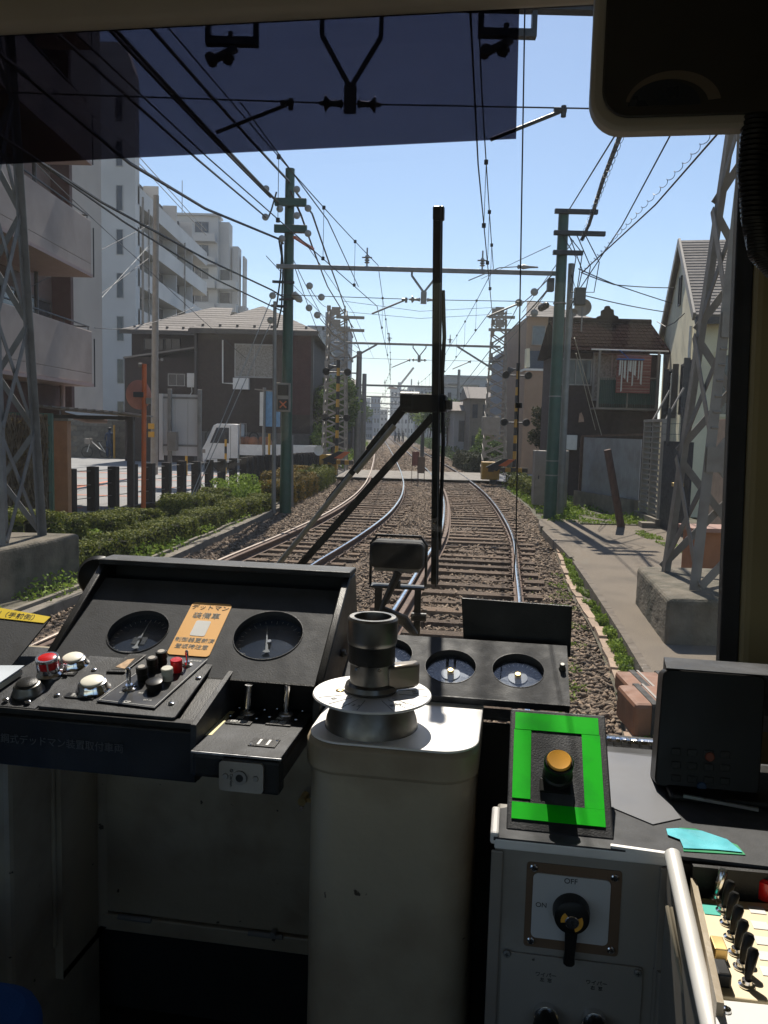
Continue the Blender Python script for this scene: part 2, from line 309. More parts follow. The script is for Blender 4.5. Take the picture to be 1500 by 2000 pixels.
def sheet(name, fl, fr, ys, z, mt, nx=1, amp=0, kind='structure'):
    vs, fs = [], []
    for j, y in enumerate(ys):
        a, b = fl(y), fr(y)
        for i in range(nx+1):
            e = min(i, nx-i)/max(1, nx)
            vs.append((a+(b-a)*i/nx, y, z+(amp*(math.sin(i*2.1+j*1.3)+math.sin(j*.9-i*1.7))*.5+random.uniform(-amp, amp)*.5 if amp else 0)))
    for j in range(len(ys)-1):
        for i in range(nx): k = j*(nx+1)+i; fs.append((k, k+1, k+nx+2, k+nx+1))
    m = M(); m.v = vs; m.f = fs; o = bpy.data.objects.new(name, m.mesh(name, mt)); C.objects.link(o); o['kind'] = kind; return o
sheet('ground', lambda y: -900, lambda y: 900, [-60, 0, 30, 100, 400, 3000], -.30, soil)
ysn = [y*.5 for y in range(-8, 70)]+[35+2*i for i in range(20)]+[80+10*i for i in range(35)]
sheet('ballast_bed', lambda y: edgeL(y), lambda y: edgeR(y), ysn, -.19, bedm, 22, .025)
sheet('verge_ground', lambda y: -7.5 if y < 19 else (-5.6+(y-19)*.17 if y < 36 else -6), lambda y: edgeL(y)+.02, [y for y in ysn if y < 34.4], -.11, soil, 6, .03)
sheet('right_verge_ground', lambda y: edgeR(y)-.02, lambda y: pathL(y)+.05, [y for y in ysn if -2 < y < 34], -.13, soil, 3, .02) if 0 else None
pathL = spline([(0, 1.15), (5, 2.02), (6.9, 2.3), (9.3, 2.62), (13.2, 3.08), (19.4, 3.68), (24, 5.0), (34, 6.5)])
sheet('trackside_ground', lambda y: edgeR(y)-.02, lambda y: pathL(y)+.05, [y for y in ysn if -2 < y < 34.4], -.14, soil, 3, .02)
sheet('far_trackside_ground', lambda y: edgeR(y)-.02, lambda y: 9, [40.8+3*i for i in range(40)], -.10, soil, 5, .05)
sheet('far_left_ground', lambda y: -9, lambda y: edgeL(y)+.02, [40.8+3*i for i in range(40)], -.10, soil, 5, .05)
# path slab with its kerb face, about 0.14 m above the verge
m = M(); ys = [y*.4 for y in range(-4, 50)]
poly = [(pathL(y), y) for y in ys]
for i in range(len(poly)-1):
    (xa, ya), (xb, yb) = poly[i], poly[i+1]
    m.add([(xa, ya, -.3), (xb, yb, -.3), (xb+.015, yb, .0), (xa+.015, ya, .0), (6.9, yb, .012), (6.9, ya, .012)], [(0, 1, 2, 3), (3, 2, 4, 5)])
o = bpy.data.objects.new('asphalt_path', m.mesh('asphalt_path', asphalt, smooth=False)); C.objects.link(o); o['kind'] = 'structure'
m = M(); kb = []
for i in range(0, len(poly)-1):
    (xa, ya), (xb, yb) = poly[i], poly[i+1]; g = .004
    if random.random() < .93: m.hull8([(xa-.03, ya+g, -.3), (xa+.05, ya+g, -.3), (xb+.05, yb-g, -.3), (xb-.03, yb-g, -.3), (xa-.03, ya+g, .006), (xa+.05, ya+g, .010), (xb+.05, yb-g, .010), (xb-.03, yb-g, .006)])
o = bpy.data.objects.new('path_kerb', m.mesh('path_kerb', mat('dark_kerb', (.13, .105, .08), .9, var=.25, bump=.5, bs=40), smooth=False)); C.objects.link(o); o['kind'] = 'structure'
sheet('grassy_bank', lambda y: pathL(y)+.9 if y < 24 else pathL(y)+.4, lambda y: 7.6, [18.6, 20, 22, 24, 27, 30, 34], .03, soil, 4, .03)
# parking lot and crossing road
sheet('parking_lot', lambda y: -28, lambda y: -6.95 if y < 18.5 else -6.6+(y-18.9)*.237, [17.5, 19, 22, 26, 30, 34.3], -.03, lot)
sheet('road', lambda y: -60, lambda y: edgeL(y)-.2, [34.3, 37, 40.7, 46], -.02, lot)
sheet('crossing_road', lambda y: edgeR(y)+.1, lambda y: 60, [34.3, 37, 40.7], -.02, lot)
sheet('crossing_panel', lambda y: edgeL(y)-.25, lambda y: edgeR(y)+.15, [34.3, 36, 38.6, 40.7], -.012, mat('crossing_paving', (.21, .19, .165), .9, var=.2, scale=3, dirt=(.12, .10, .08), dscale=2))
lm = M()
for a, b, c_, d in ((-13, -7.2, 19.6, 19.75), (-12, -6.6, 23, 23.14), (-12, -5.6, 26.5, 26.64), (-12, -5.2, 29.8, 29.94), (-14, -5, 33.2, 33.4)): lm.box(a, b, c_, d, -.03, -.024)
for a in (-9.6, -12.2): lm.box(a, a+.13, 23.2, 29.7, -.03, -.024)
o = bpy.data.objects.new('orange_parking_lines', lm.mesh('orange_parking_lines', orangep, smooth=False)); C.objects.link(o); o['kind'] = 'structure'

def tangent(f, y): d = f(y+.1)-f(y-.1); v = Vector((d, .2, 0)).normalized(); return v
RAILP = [(-.0625, -.125), (.0625, -.125), (.0625, -.115), (.012, -.1), (.012, -.045), (.032, -.036), (.032, -.006), (.026, 0), (-.026, 0), (-.032, -.006), (-.032, -.036), (-.012, -.045), (-.012, -.1), (-.0625, -.115)]
def sweep(f, off, prof, ys):
    m = M(); n = len(prof); vs = []; fs = []
    for y in ys:
        t = tangent(f, y); nrm = Vector((t.y, -t.x, 0)); c = Vector((f(y), y, 0))+nrm*off
        vs += [c+nrm*a+V(0, 0, b) for a, b in prof]
    for j in range(len(ys)-1):
        for i in range(n): fs.append((j*n+i, (j+1)*n+i, (j+1)*n+(i+1) % n, j*n+(i+1) % n))
    return m.add(vs, fs+[tuple(range(n)), tuple(range(len(vs)-1, len(vs)-n-1, -1))])
ysr = [-4+.8*i for i in range(60)]+[44+4*i for i in range(90)]
slm = M().box(-1.03, 1.03, -.11, .11, -.13, .0).mesh('sleeper', sleeperm, smooth=False)
clipm = M().box(-.1, -.035, -.05, .05, 0, .03).box(.035, .1, -.05, .05, 0, .03).cyl((-.075, 0, .03), (-.075, 0, .055), .014, n=6).cyl((.075, 0, .03), (.075, 0, .055), .014, n=6)
def track(f, label, worn, guard):
    t = T('railway_track', label, 'railway track', (f(0), 0, -.3))
    for s in (-1, 1):
        r = t.p('rail', sweep(f, s*.718, RAILP, ysr), rust)
        sh = railtop if not (worn and s == -1) else railworn
        t.p('running_surface', sweep(f, s*.718, [(-.023, .0005), (.023, .0005), (.018, .004), (-.018, .004)], ysr), sh, parent=r)
    if guard: t.p('guard_rail', sweep(f, -.718+.105, RAILP, [y for y in ysr if y < 36]), rust)
    t.p('fishplate', sweep(f, .718, [(-.05, -.09), (.05, -.09), (.045, -.05), (-.045, -.05)], [8.3, 8.6, 8.9]), rust)
    y = 2.0; k = 0; far = M(); cm = M()
    while y < 300:
        tg = tangent(f, y); rz = math.atan2(tg.y, tg.x)-math.pi/2
        if k < 190:
            o = t.i('sleeper', slm, (f(y)+random.uniform(-.03, .03), y, -.120+random.uniform(-.008, .008)), rz=rz+random.uniform(-.012, .012), sc=(random.uniform(.95, 1.08), random.uniform(.85, 1.12), 1))
            if y < 30:
                nr = Vector((tg.y, -tg.x, 0))
                for s in (-1, 1):
                    c = Vector((f(y), y, -.128))+nr*s*.718
                    for sg in (-1, 1):
                        a = c+nr*sg*.075; cm.ob(a, nr, tg, V(0, 0, 1), -.035, .035, -.05, .05, 0, .028); cm.cyl(a+V(0, 0, .028), a+V(0, 0, .05), .014, n=6)
        else:
            nr = Vector((tg.y, -tg.x, 0)); far.ob(Vector((f(y), y, 0)), nr, tg, V(0, 0, 1), -1.03, 1.03, -.11, .11, -.2, -.132)
        y += .56 if y < 34 else .6; k += 1
    t.p('sleepers', far, sleeperm, kind='stuff', smooth=False); t.p('rail_fastenings', cm, rust, kind='stuff', smooth=False)
    return t
track(RC, 'railway track with bright polished rails running under the camera and past the right pole', False, True)
track(LC, 'duller railway track curving away to the lower left beside the hedges', True, True)
# ballast stones
def stones(n, ymin, ymax, smin, smax, name, power=1.6, ext=0.):
    u = RNG.uniform(size=n); ys = ymin+(ymax-ymin)*u**power
    el = np.array([edgeL(y)-ext for y in ys]); er = np.array([edgeR(y)+ext*.3 for y in ys]); xs = el+(er-el)*RNG.uniform(size=n)
    rc = np.array([RC(y) for y in ys]); lc = np.array([LC(y) for y in ys]); ok = np.ones(n, bool)
    for c in (rc-.718, rc+.718, lc-.718, lc+.718, rc-.61, lc-.61): ok &= np.abs(xs-c) > .075
    inside = (np.abs(xs-rc) < 1.03) | (np.abs(xs-lc) < 1.03)
    yy = (ys-2.0) % .56; onsl = ((yy < .11) | (yy > .45)) & inside & (ys < 34); ok &= ~(onsl & (RNG.uniform(size=n) < .93))
    ok &= ~((ys > 34.2) & (ys < 40.8))
    xs, ys, inside, onsl = xs[ok], ys[ok], inside[ok], onsl[ok]; n = len(xs)
    base = np.array([(1, 0, 0), (-1, 0, 0), (0, 1, 0), (0, -1, 0), (0, 0, 1), (0, 0, -1)], float)
    tri = np.array([(0, 2, 4), (2, 1, 4), (1, 3, 4), (3, 0, 4), (2, 0, 5), (1, 2, 5), (3, 1, 5), (0, 3, 5)])
    sz = RNG.uniform(smin, smax, (n, 1, 1))*(1+.012*np.maximum(0, ys-12))[:, None, None]
    vv = (base[None]*RNG.uniform(.4, 1.45, (n, 6, 1))+RNG.normal(size=(n, 6, 3))*.26)*sz*np.array([1, 1, .62])
    a = RNG.uniform(0, 6.28, n); ca, sa = np.cos(a), np.sin(a); x = vv[..., 0]*ca[:, None]-vv[..., 1]*sa[:, None]; y = vv[..., 0]*sa[:, None]+vv[..., 1]*ca[:, None]; vv[..., 0] = x; vv[..., 1] = y
    tl = RNG.normal(size=n)*.4; z = vv[..., 2]+vv[..., 0]*tl[:, None]; vv[..., 2] = z
    zz = -.188+np.where(onsl, .065, RNG.uniform(0, .03, n))+.02*np.sin(xs*3)*np.sin(ys*2)
    vv += np.stack([xs, ys, zz], 1)[:, None, :]
    me = tmesh(name, vv.reshape(-1, 3), (tri[None]+(np.arange(n)*6)[:, None, None]).reshape(-1, 3), ballastm)
    o = bpy.data.objects.new(name, me); C.objects.link(o); return tagp(o, 'loose brown ballast stones heaped between and around the rails', 'ballast', kind='stuff')
stones(135000, 4.5, 34, .016, .044, 'ballast_stones', 1.45)
stones(22000, 34, 110, .04, .07, 'far_ballast_stones', 1.7)
# edging stones on the right of the ballast
t = T('stone_edging', 'row of pinkish edging stones lying along the ballast beside weeds', 'edging', (edgeR(6), 6, -.2))
em = [M().hull8([(0, 0, -.12), (.10, 0, -.12), (.10, .44, -.12), (0, .44, -.12), (.005, .005, 0), (.095, .0, 0), (.1, .435, 0), (0, .44, 0)]).mesh('edging_stone', edging, smooth=False) for _ in range(1)][0]
y = 3.6
while y < 19:
    tg = tangent(edgeR, y); L_ = random.choice((.9, 1, 1, .75)); t.i('edging_stone', em, (edgeR(y)+random.uniform(-.015, .015), y, -.095+random.uniform(-.02, .012)), rz=math.atan2(tg.y, tg.x)-math.pi/2+random.uniform(-.04, .04), sc=(random.uniform(.85, 1.1), L_, 1)); y += .455*L_
# concrete cable trough on the left
t = T('cable_trough', 'long low concrete cable trough with narrow lids along the left hedge', 'cable trough', (edgeL(12), 12, -.2))
cmesh = M().box(-.24, -.18, 0, .72, -.2, .02).box(-.17, -.01, 0, .72, -.2, -.02).box(.0, .06, 0, .72, -.2, .01).mesh('trough_lid', concrete, smooth=False)
y = 3.
while y < 33:
    tg = tangent(edgeL, y); t.i('trough_lid', cmesh, (edgeL(y), y, -.045+random.uniform(-.012, .008)), rz=math.atan2(tg.y, tg.x)-math.pi/2, sc=(1, .99, 1)); y += .72
# ------------------------------------------------------------- vegetation
def scatter(name, label, cat, P, size, mt, kind='stuff'):
    o = bpy.data.objects.new(name, qmesh(name, leaves(P, size), mt)); C.objects.link(o); return tagp(o, label, cat, kind=kind)
def weeds(name, label, fl, fr, y0, y1, n, h, size, mt, z=-.13, thr=.1, f=1.3):
    ys = RNG.uniform(y0, y1, n); l = np.array([fl(y) for y in ys]); r = np.array([fr(y) for y in ys]); xs = l+(r-l)*RNG.uniform(size=n)
    k = np.sin(xs*f*2.1+ys*f)*np.sin(ys*f*1.7-xs*f)+.5*np.sin(ys*f*4.3+xs*f*5); ok = k > thr; xs, ys, k = xs[ok], ys[ok], k[ok]
    P = np.stack([xs, ys, z+RNG.uniform(0, 1, len(xs))**1.6*h*np.clip(k+.3, .2, 1)], 1); return scatter(name, label, 'weeds', P, size, mt)
weeds('trackside_weeds', 'bright green weeds growing between the edging stones and the path kerb', lambda y: edgeR(y)+.06, lambda y: pathL(y), 4, 20, 44000, .13, .022, leaf_b, -.15, -.15, 3.7)
weeds('ballast_weeds', 'sparse low weeds in the ballast near the right edging', lambda y: edgeR(y)-.55, lambda y: edgeR(y), 5, 13, 9000, .05, .016, leaf_b, -.17, .55, 2.6)
weeds('kerb_weeds', 'low weeds and moss at the back edge of the asphalt path', lambda y: 5.2, lambda y: 5.5, 9, 17.5, 5000, .07, .025, leaf_b, .0, .1)
weeds('bank_weeds', 'yellow green ground cover on the bank behind the leaning post', lambda y: pathL(y)+.9, lambda y: 6.9, 18.6, 33, 22000, .14, .035, leaf_b, .02, -.4)
weeds('left_verge_weeds', 'green and yellow weeds among the hedges left of the tracks', lambda y: -7.2 if y < 19 else edgeL(y)-2, lambda y: edgeL(y)-.12, 9, 33, 60000, .22, .034, leaf_b, -.1, -.35, .9)
weeds('right_verge_weeds', 'low weeds between ballast and cabinets beyond the green pole', lambda y: edgeR(y)+.05, lambda y: edgeR(y)+1.6, 19, 33, 22000, .25, .04, leaf_b, -.12, -.2)
weeds('far_left_weeds', 'weedy strip left of the far tracks', lambda y: edgeL(y)-2.2, lambda y: edgeL(y)-.1, 41, 110, 26000, .5, .09, leaf_b, -.1, -.6, .6)
weeds('far_right_weeds', 'overgrown yellow green bank right of the far tracks', lambda y: edgeR(y)+.1, lambda y: edgeR(y)+3.2, 42, 140, 60000, .9, .10, leaf_t, -.1, -.9, .4)
def hedge(label, pts, wd, h, n, mt=None, z=-.1, size=.028, group=None):
    P = []; NN = []; pts = [Vector((*p, 0)) for p in pts]; seg = [(pts[i+1]-pts[i]).length for i in range(len(pts)-1)]; tot = sum(seg)
    core = M(); o0 = pts[0]
    for i in range(len(pts)-1):
        d = (pts[i+1]-pts[i]).normalized(); nr = Vector((d.y, -d.x, 0)); k = int(n*seg[i]/tot)
        s = RNG.uniform(0, seg[i], k); a = RNG.uniform(-1, 1, k); b = RNG.uniform(0, 1, k); f = RNG.integers(0, 4, k)
        a = np.where(f == 0, 1, np.where(f == 1, -1, a)); b = np.where(f > 1, 1, b)
        wv = 1+.14*np.sin(s*5+i)+.1*np.sin(s*11); hv = 1+.10*np.sin(s*3.1+i*2)+.06*np.sin(s*9)
        rr = np.where(b > .85, .9, 1)*np.where(a*0+s*0+RNG.uniform(size=k) < .12, 1.12, 1)
        x = pts[i].x+d.x*s+nr.x*a*wd/2*wv*rr; y = pts[i].y+d.y*s+nr.y*a*wd/2*wv*rr
        P.append(np.stack([x, y, z+b*h*hv], 1)+RNG.normal(size=(k, 3))*.022)
        NN.append(np.where((f > 1)[:, None], np.array([0, 0, 1.]), np.sign(a)[:, None]*np.array([nr.x, nr.y, .15])))
        k2 = int(k*wd*h/(2*tot*.35)*.5)+200 if i == 0 else 0
        if k2: aa = RNG.uniform(-1, 1, k2)*wd/2; bb = RNG.uniform(0, 1, k2); P.append(np.stack([pts[0].x+nr.x*aa-d.x*.03, pts[0].y+nr.y*aa-d.y*.03, z+bb*h], 1)+RNG.normal(size=(k2, 3))*.025); NN.append(np.repeat([[-d.x, -d.y, .1]], k2, 0))
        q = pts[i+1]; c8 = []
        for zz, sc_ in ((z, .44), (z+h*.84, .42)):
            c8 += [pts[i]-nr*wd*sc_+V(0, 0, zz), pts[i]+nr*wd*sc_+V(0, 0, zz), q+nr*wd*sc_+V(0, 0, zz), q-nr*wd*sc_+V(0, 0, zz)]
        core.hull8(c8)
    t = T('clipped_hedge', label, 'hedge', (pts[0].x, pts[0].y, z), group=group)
    t.p('shade_core', core, leaf_d, smooth=False); PP = leavesN(np.concatenate(P), np.concatenate(NN), size)-np.array(t.o)  # solid dark core added inside the leaves so the hedge sides fall into shade
    t.p('foliage', qmesh('foliage', PP, mt or leaf_h), None, kind='stuff')
    return t
hedge('long low clipped hedge running beside the left track trough', [(-4.55, 11.0), (-4.25, 12.5), (-3.85, 15.4), (-3.45, 18.5), (-3.05, 21.2)], .56, .36, 26000)
hedge('short clipped hedge just behind the left lattice tower base', [(-6.6, 12.6), (-5.6, 12.9), (-5.15, 13.6)], .9, .62, 14000)
hedge('middle clipped hedge in front of the orange mirror pole', [(-5.15, 14.4), (-4.75, 15.6), (-4.6, 16.2)], .8, .42, 13000)
hedge('clipped hedge between the guy wires and bright weeds', [(-4.4, 17.5), (-4.05, 20.0)], .75, .52, 13000)
hedge('clipped hedge with orange leaf tips just past the left green pole', [(-2.95, 22.6), (-2.6, 27.5)], .8, .55, 13000, leaf_o)
hedge('farther clipped hedge ending at the yellow crossing barrier', [(-2.6, 28), (-2.45, 33)], .9, .55, 9000, leaf_h, size=.035)
hedge('ragged reddish shrub row along the brown slat fence', [(-3.5, 25.5), (-3.0, 31.5)], .6, .62, 8000, leaf_o, size=.04)
hedge('low dark hedge by the right crossing barrier', [(4.9, 26), (5.2, 33)], .7, .45, 9000, leaf_h, size=.04)
hedge('dark hedge behind the right crossing barrier', [(4.9, 41.5), (4.7, 50)], 1.2, .8, 9000, leaf_d, size=.07)
weeds('bright_weeds', 'tall bright green weeds left of the green pole', lambda y: -4.5, lambda y: -3.2, 20.3, 24, 16000, .75, .04, leaf_b, -.1, -.7, 1.1)
weeds('bright_weeds', 'bright green weeds between the hedges behind the left concrete footing', lambda y: -4.9, lambda y: -4.2, 11.6, 14.6, 9000, .35, .035, leaf_b, -.1, -.6, 1.5)
def tree(label, x, y, h, r, n, mt=leaf_t, trunk_h=None, size=.12, name='leafy_tree', z=-.1, cat='tree', k=9):
    t = T(name, label, cat, (x, y, z)); th = trunk_h or h*.45; m = M(); m.tube([(x, y, z), (x+.03*h, y, z+th*.6), (x, y+.02*h, z+h*.8)], [.035*h*.6, .025*h*.6, .008*h*.6], 7)
    P = []
    for i in range(k):
        a = random.uniform(0, 6.28); zz = z+th+(h-th)*(.1+.8*i/k); rr = r*(1-.35*abs(i/k-.35)); c = Vector((x+math.cos(a)*rr*.55, y+math.sin(a)*rr*.55, zz))
        m.tube([(x, y, z+th*.7+(zz-z-th*.7)*.4), c], [.012*h*.5, .004*h*.5], 5)
        q = RNG.normal(size=(n//k, 3)); q /= np.linalg.norm(q, axis=1)[:, None]; q *= RNG.uniform(.35, 1, (n//k, 1))**.5*rr*.55*RNG.uniform(.8, 1.2, (n//k, 1)); q[:, 2] *= .75
        P.append(q+np.array(c))
    t.p('trunk', m, twig); t.p('crown', qmesh('crown', leaves(np.concatenate(P), size)-np.array(t.o), mt), None, kind='stuff'); return t
tree('slender spring green tree behind the left striped crossing post', -2.9, 44, 4.6, 1.5, 5200, size=.10)
tree('young leafy tree beside the grey pole left of the far tracks', -3.3, 50, 5.2, 1.7, 5200, size=.11)
tree('taller tree left of the far tracks past the crossing', -3.6, 60, 5.6, 2.1, 5000, size=.13)
tree('small round bush leaning over the brown house corner', -3.3, 42, 2.3, .8, 2500, leaf_b, size=.07)
tree('distant tree on the left where the tracks narrow', -4.6, 78, 6, 2.6, 5000, size=.16)
tree('bushy tree right of the far tracks behind the wiper', 5.2, 72, 4.6, 2.2, 5000, size=.14)
tree('distant yellow green tree right of the far tracks', 6.0, 95, 6, 3.0, 5000, leaf_b, size=.18)
tree('rounded shrub against the pale house on the right bank', 7.3, 58, 2.4, 1.0, 3000, leaf_b, size=.08)
tree('low broad shrub on the right bank near the crossing', 5.9, 48, 1.5, 1.1, 3000, leaf_t, size=.08)
tree('thin leafy bush between the tan house and the green pole', 5.9, 31, 3.4, .6, 2500, leaf_d, size=.06)
for i, (x, y, s) in enumerate(((-5.5, 120, 7), (-7.5, 160, 8), (7, 135, 7), (9, 180, 9))):
    tree(('distant trees crown left of the vanishing tracks, nearer one', 'distant tree crown left of the vanishing tracks, farther one', 'distant tree crown right of the vanishing tracks, nearer one', 'distant tree crown right of the vanishing tracks, farther one')[i], x, y, s, 3.5, 4000, size=.3)
# ============================================================= BUILDINGS
_wc = {}
def win(t, face, a, z, w, h, at, glass=winm, frame=winfr, mull=1, parent=None, sill=True):
    # face f: plane y=at facing -Y ; r: plane x=at facing +X ; l: plane x=at facing -X
    if face == 'f': O, ex, n = V(a, at, z), V(1, 0, 0), V(0, -1, 0)
    elif face == 'r': O, ex, n = V(at, a, z), V(0, 1, 0), V(1, 0, 0)
    else: O, ex, n = V(at, a, z), V(0, 1, 0), V(-1, 0, 0)
    ez = V(0, 0, 1)
    o = t.p('window', M().ob(O, ex, ez, n, -w/2, w/2, -h/2, h/2, -.05, .012), glass, parent=parent, smooth=False)
    fm = M(); b = max(.04, .035*w)
    for s in (-1, 1):
        fm.ob(O, ex, ez, n, s*w/2-b/2, s*w/2+b/2, -h/2-b/2, h/2+b/2, -.02, .05); fm.ob(O, ex, ez, n, -w/2+b/2, w/2-b/2, s*h/2-b/2, s*h/2+b/2, -.02, .045)
    for i in range(1, mull+1): fm.ob(O, ex, ez, n, -w/2+w*i/(mull+1)-b/2.5, -w/2+w*i/(mull+1)+b/2.5, -h/2+b/2, h/2-b/2, -.02, .04)
    if parent is None: t.p('window_frame', fm, frame, parent=o, smooth=False)
    else: t.p('window_frame', fm, frame, parent=parent, smooth=False)
    return o
# --- pink apartment building, near left: body at x=-8.8, balconies out to x=-7.5
t = T('apartment_building', 'near pinkish apartment building with long solid balconies on the far left', 'building', (-12, 21, -.1))
t.p('recessed_wall', M().box(-22, -9.3, 12, 23.5, 2.32, 13.6), mat('shaded_recess_wall', (.13, .09, .08), .85, var=.15), smooth=False); t.p('column', M().box(-9.3, -8.78, 23.3, 23.499, 2.32, 13.6), redbrown, smooth=False)  # shade of the deep balcony recess is put into the darker wall colour
t.p('wall', M().box(-22, -8.8, 23.5, 25.9, 2.32, 13.6).box(-22, -8.85, 12, 20.9, -.1, 2.319).box(-22, -9.9, 12, 27.5, 13.6, 17), beigewall, smooth=False)
for k, z in enumerate((3.0, 5.72, 8.44, 11.16)):
    t.p('balcony', M().box(-9.3, -7.5, 13, 21.3, z-.02, z+.22).box(-7.62, -7.5, 13, 21.3, z+.22, z+1.28).box(-8.8, -7.62, 21.18, 21.3, z+.22, z+1.28), pinkwall, smooth=False, bevel=.015)
    t.p('balcony_trim', M().box(-8.8, -7.47, 13, 21.33, z-.10, z-.024), pinktrim, smooth=False)
    rl_ = M().tube([(-7.56, 13, z+1.40), (-7.56, 21.24, z+1.40), (-8.7, 21.24, z+1.40)], .02)
    for i in range(6): rl_.cyl((-7.56, 13.3+i*1.58, z+1.28), (-7.56, 13.3+i*1.58, z+1.4), .012, n=6)
    rl_.tube([(-7.43, 21.27, z-.1), (-7.43, 21.27, z+1.1)], .018)
    t.p('balcony_rail', rl_, darkiron)
    for y in (14.5, 17.2, 20.2, 22.3): win(t, 'r', y, z+1.25, 1.7, 1.95, -9.3, curtainw if y == 17.2 else winm, darkfr)
    t.p('drainpipe', M().cyl((-8.6, 20.6, z+.22), (-8.6, 20.6, z+2.6), .05), darkfr)
t.p('air_conditioner', M().box(-8.5, -8.15, 18.3, 19.1, 6.55, 7.15).box(-8.5, -8.15, 17.0, 17.8, 3.85, 4.45), whitep, bevel=.02)
t.p('lower_wall', M().box(-8.75, -8.3, 13, 21.2, -.1, 2.88), redbrown, smooth=False)
t.p('waste_pipe', M().tube([(-8.15, 21, 2.9), (-8.15, 21, 2.2), (-7.7, 21.4, 2.05), (-7.4, 22, 2.05)], .07, 10), pinktrim)
# --- tall pale building with slit windows + receding balconies
t = T('apartment_tower', 'tall pale apartment block with slit windows and receding balcony rows behind the near one', 'building', (-22, 62, -.1))
t.p('wall', M().prism([(-40, 60, -.1), (-18.0, 60, -.1), (-18.0, 60, 26), (-18.7, 60, 28), (-40, 60, 28)], (0, 1.0, 0)).box(-40, -24, 61.01, 72, -.1, 27.9), whitewall, smooth=False)
t.p('balcony_wing', M().box(-19.49, -19.4, 61.01, 84, -.1, 19.9).box(-30, -19.4, 72.01, 84, -.1, 19.85), whitewall, smooth=False)
for k in range(7):
    z = .3+k*2.85
    t.p('balcony', M().box(-19.4, -18.0, 60.6, 83.4, z, z+.18).box(-18.12, -18, 60.6, 83.4, z+.18, z+1.25), whitewall, smooth=False)
    t.p('balcony_opening', M().box(-19.45, -19.3, 61.2, 83, z+1.25, z+2.7), darkfr, smooth=False)
    for j in range(4):
        t.p('balcony_divider', M().box(-19.3, -18.13, 60.7+j*5.65, 60.85+j*5.65, z+.18, z+2.8), whitewall, smooth=False)
    if k > 0: t.p('drainpipe', M().cyl((-17.9, 63, z-2.6), (-17.9, 63, z+.2), .06, n=8).cyl((-17.9, 74, z-2.6), (-17.9, 74, z+.2), .06, n=8), galvb)
for k in range(8): win(t, 'f', -19.1, 2.6+k*3.0, .45, 1.7, 60, winm, winfr, 0)
t.p('roof_rail', M().tube([(-18.1, 60.6, 20.8), (-18.1, 83.4, 20.8)], .03).tube([(-18.1, 60.6, 20.35), (-18.1, 83.4, 20.35)], .03), galvb)
# --- far stepped block
t = T('apartment_block', 'distant stepped pale apartment block with corner balconies', 'building', (-24, 105, -.1))
y = 104.; X = lambda px: U(px, 500, y).x; Z = lambda py: U(400, py, y).z
for x0, x1, zt, dy in ((330, 425, 422, 0), (425, 447, 428, 1.2), (447, 465, 472, 2.2), (465, 477, 488, 3.2)):
    t.p('wall', M().box(X(x0), X(x1)-dy*.17, y+dy, y+dy+(12 if dy == 0 and 0 else 2.2), -.1, Z(zt)), farwall, smooth=False)
t.p('roof_slab', M().box(X(326), X(428), y-.4, y+2.4, Z(422), Z(418)), farwall, smooth=False)
for k in range(9):
    z = Z(444)-k*2.75
    for a, b in ((338, 352), (378, 410)): win(t, 'f', (X(a)+X(b))/2, z, X(b)-X(a)-.3, 1.3, y, winm, winfr, 1)
    t.p('balcony', M().box(X(334), X(424), y-1.3, y-.02, z-1.9, z-1.75).box(X(334), X(424), y-1.35, y-1.25, z-1.9, z-.95), farwall, smooth=False)
    if k > 1:
        t.p('balcony', M().box(X(426), X(464), y-.9, y+1.2, z-1.9, z-.9), farwall, smooth=False); t.p('balcony_opening', M().box(X(427), X(446), y+1.1, y+1.19, z-.9, z+.7), darkfr, smooth=False)
    if k > 2: t.p('balcony', M().box(X(465), X(478), y+1, y+3.1, z-1.9, z-.9), farwall, smooth=False)
t.p('antenna', M().cyl((X(340), y+4, Z(420)), (X(340), y+4, Z(335)), .05, n=5).cyl((X(354), y+4, Z(420)), (X(354), y+4, Z(400)), .05, n=5), galv)
# --- hipped-roof brown house
def slated(t, quad, rows, mt, name='roof', tname='slate_course'):   # a roof slope with overlapping courses; quad = eaveL, eaveR, ridgeR, ridgeL
    a, b, c, d = [Vector(q) for q in quad]; n = (b-a).cross(d-a).normalized(); n = n if n.z > 0 else -n
    for k in range(rows):
        f0, f1 = k/rows, (k+1)/rows; p0, p1, p2, p3 = a.lerp(d, f0), b.lerp(c, f0), b.lerp(c, min(1, f1+.1/rows)), a.lerp(d, min(1, f1+.1/rows))
        t.p(tname, M().hull8([p0-n*.02, p1-n*.02, p2-n*.03, p3-n*.03, p0+n*.026, p1+n*.026, p2+n*.010, p3+n*.010]), mt, smooth=False)
t = T('brown_house', 'dark brown two storey house with pale hipped roof behind the parked truck', 'house', (-8, 44, -.1))
xr = U(607, 800, 42).x; xl = U(383, 800, 42).x; ez_ = U(500, 640, 41.4).z
t.p('wall', M().box(xl, xr+.03, 42, 54, -.1, ez_+.05), brownwall, smooth=False)
x3 = U(553, 800, 42).x
t.p('wall_panel', M().box(x3, xr-.02, 41.93, 41.995, 2.6, ez_-.1), redbrown, smooth=False)
t.p('corner_board', M().box(xr-.02, xr+.1, 41.9, 42.1, -.1, ez_).box(xl-.08, xl+.04, 41.9, 42.1, -.1, ez_), darkfr, smooth=False)
ea, eb = U(370, 640, 41.2), U(620, 648, 41.2); ez_ = (ea.z+eb.z)/2; ea.z = eb.z = ez_; rg = U(512, 598, 46.5)
e1, e2 = V(ea.x, 41.2, ez_), V(eb.x, 41.2, ez_); e3, e4 = V(eb.x, 55, ez_), V(ea.x, 55, ez_)
r1, r2 = V(rg.x, 46.6, rg.z), V(rg.x, 50, rg.z)
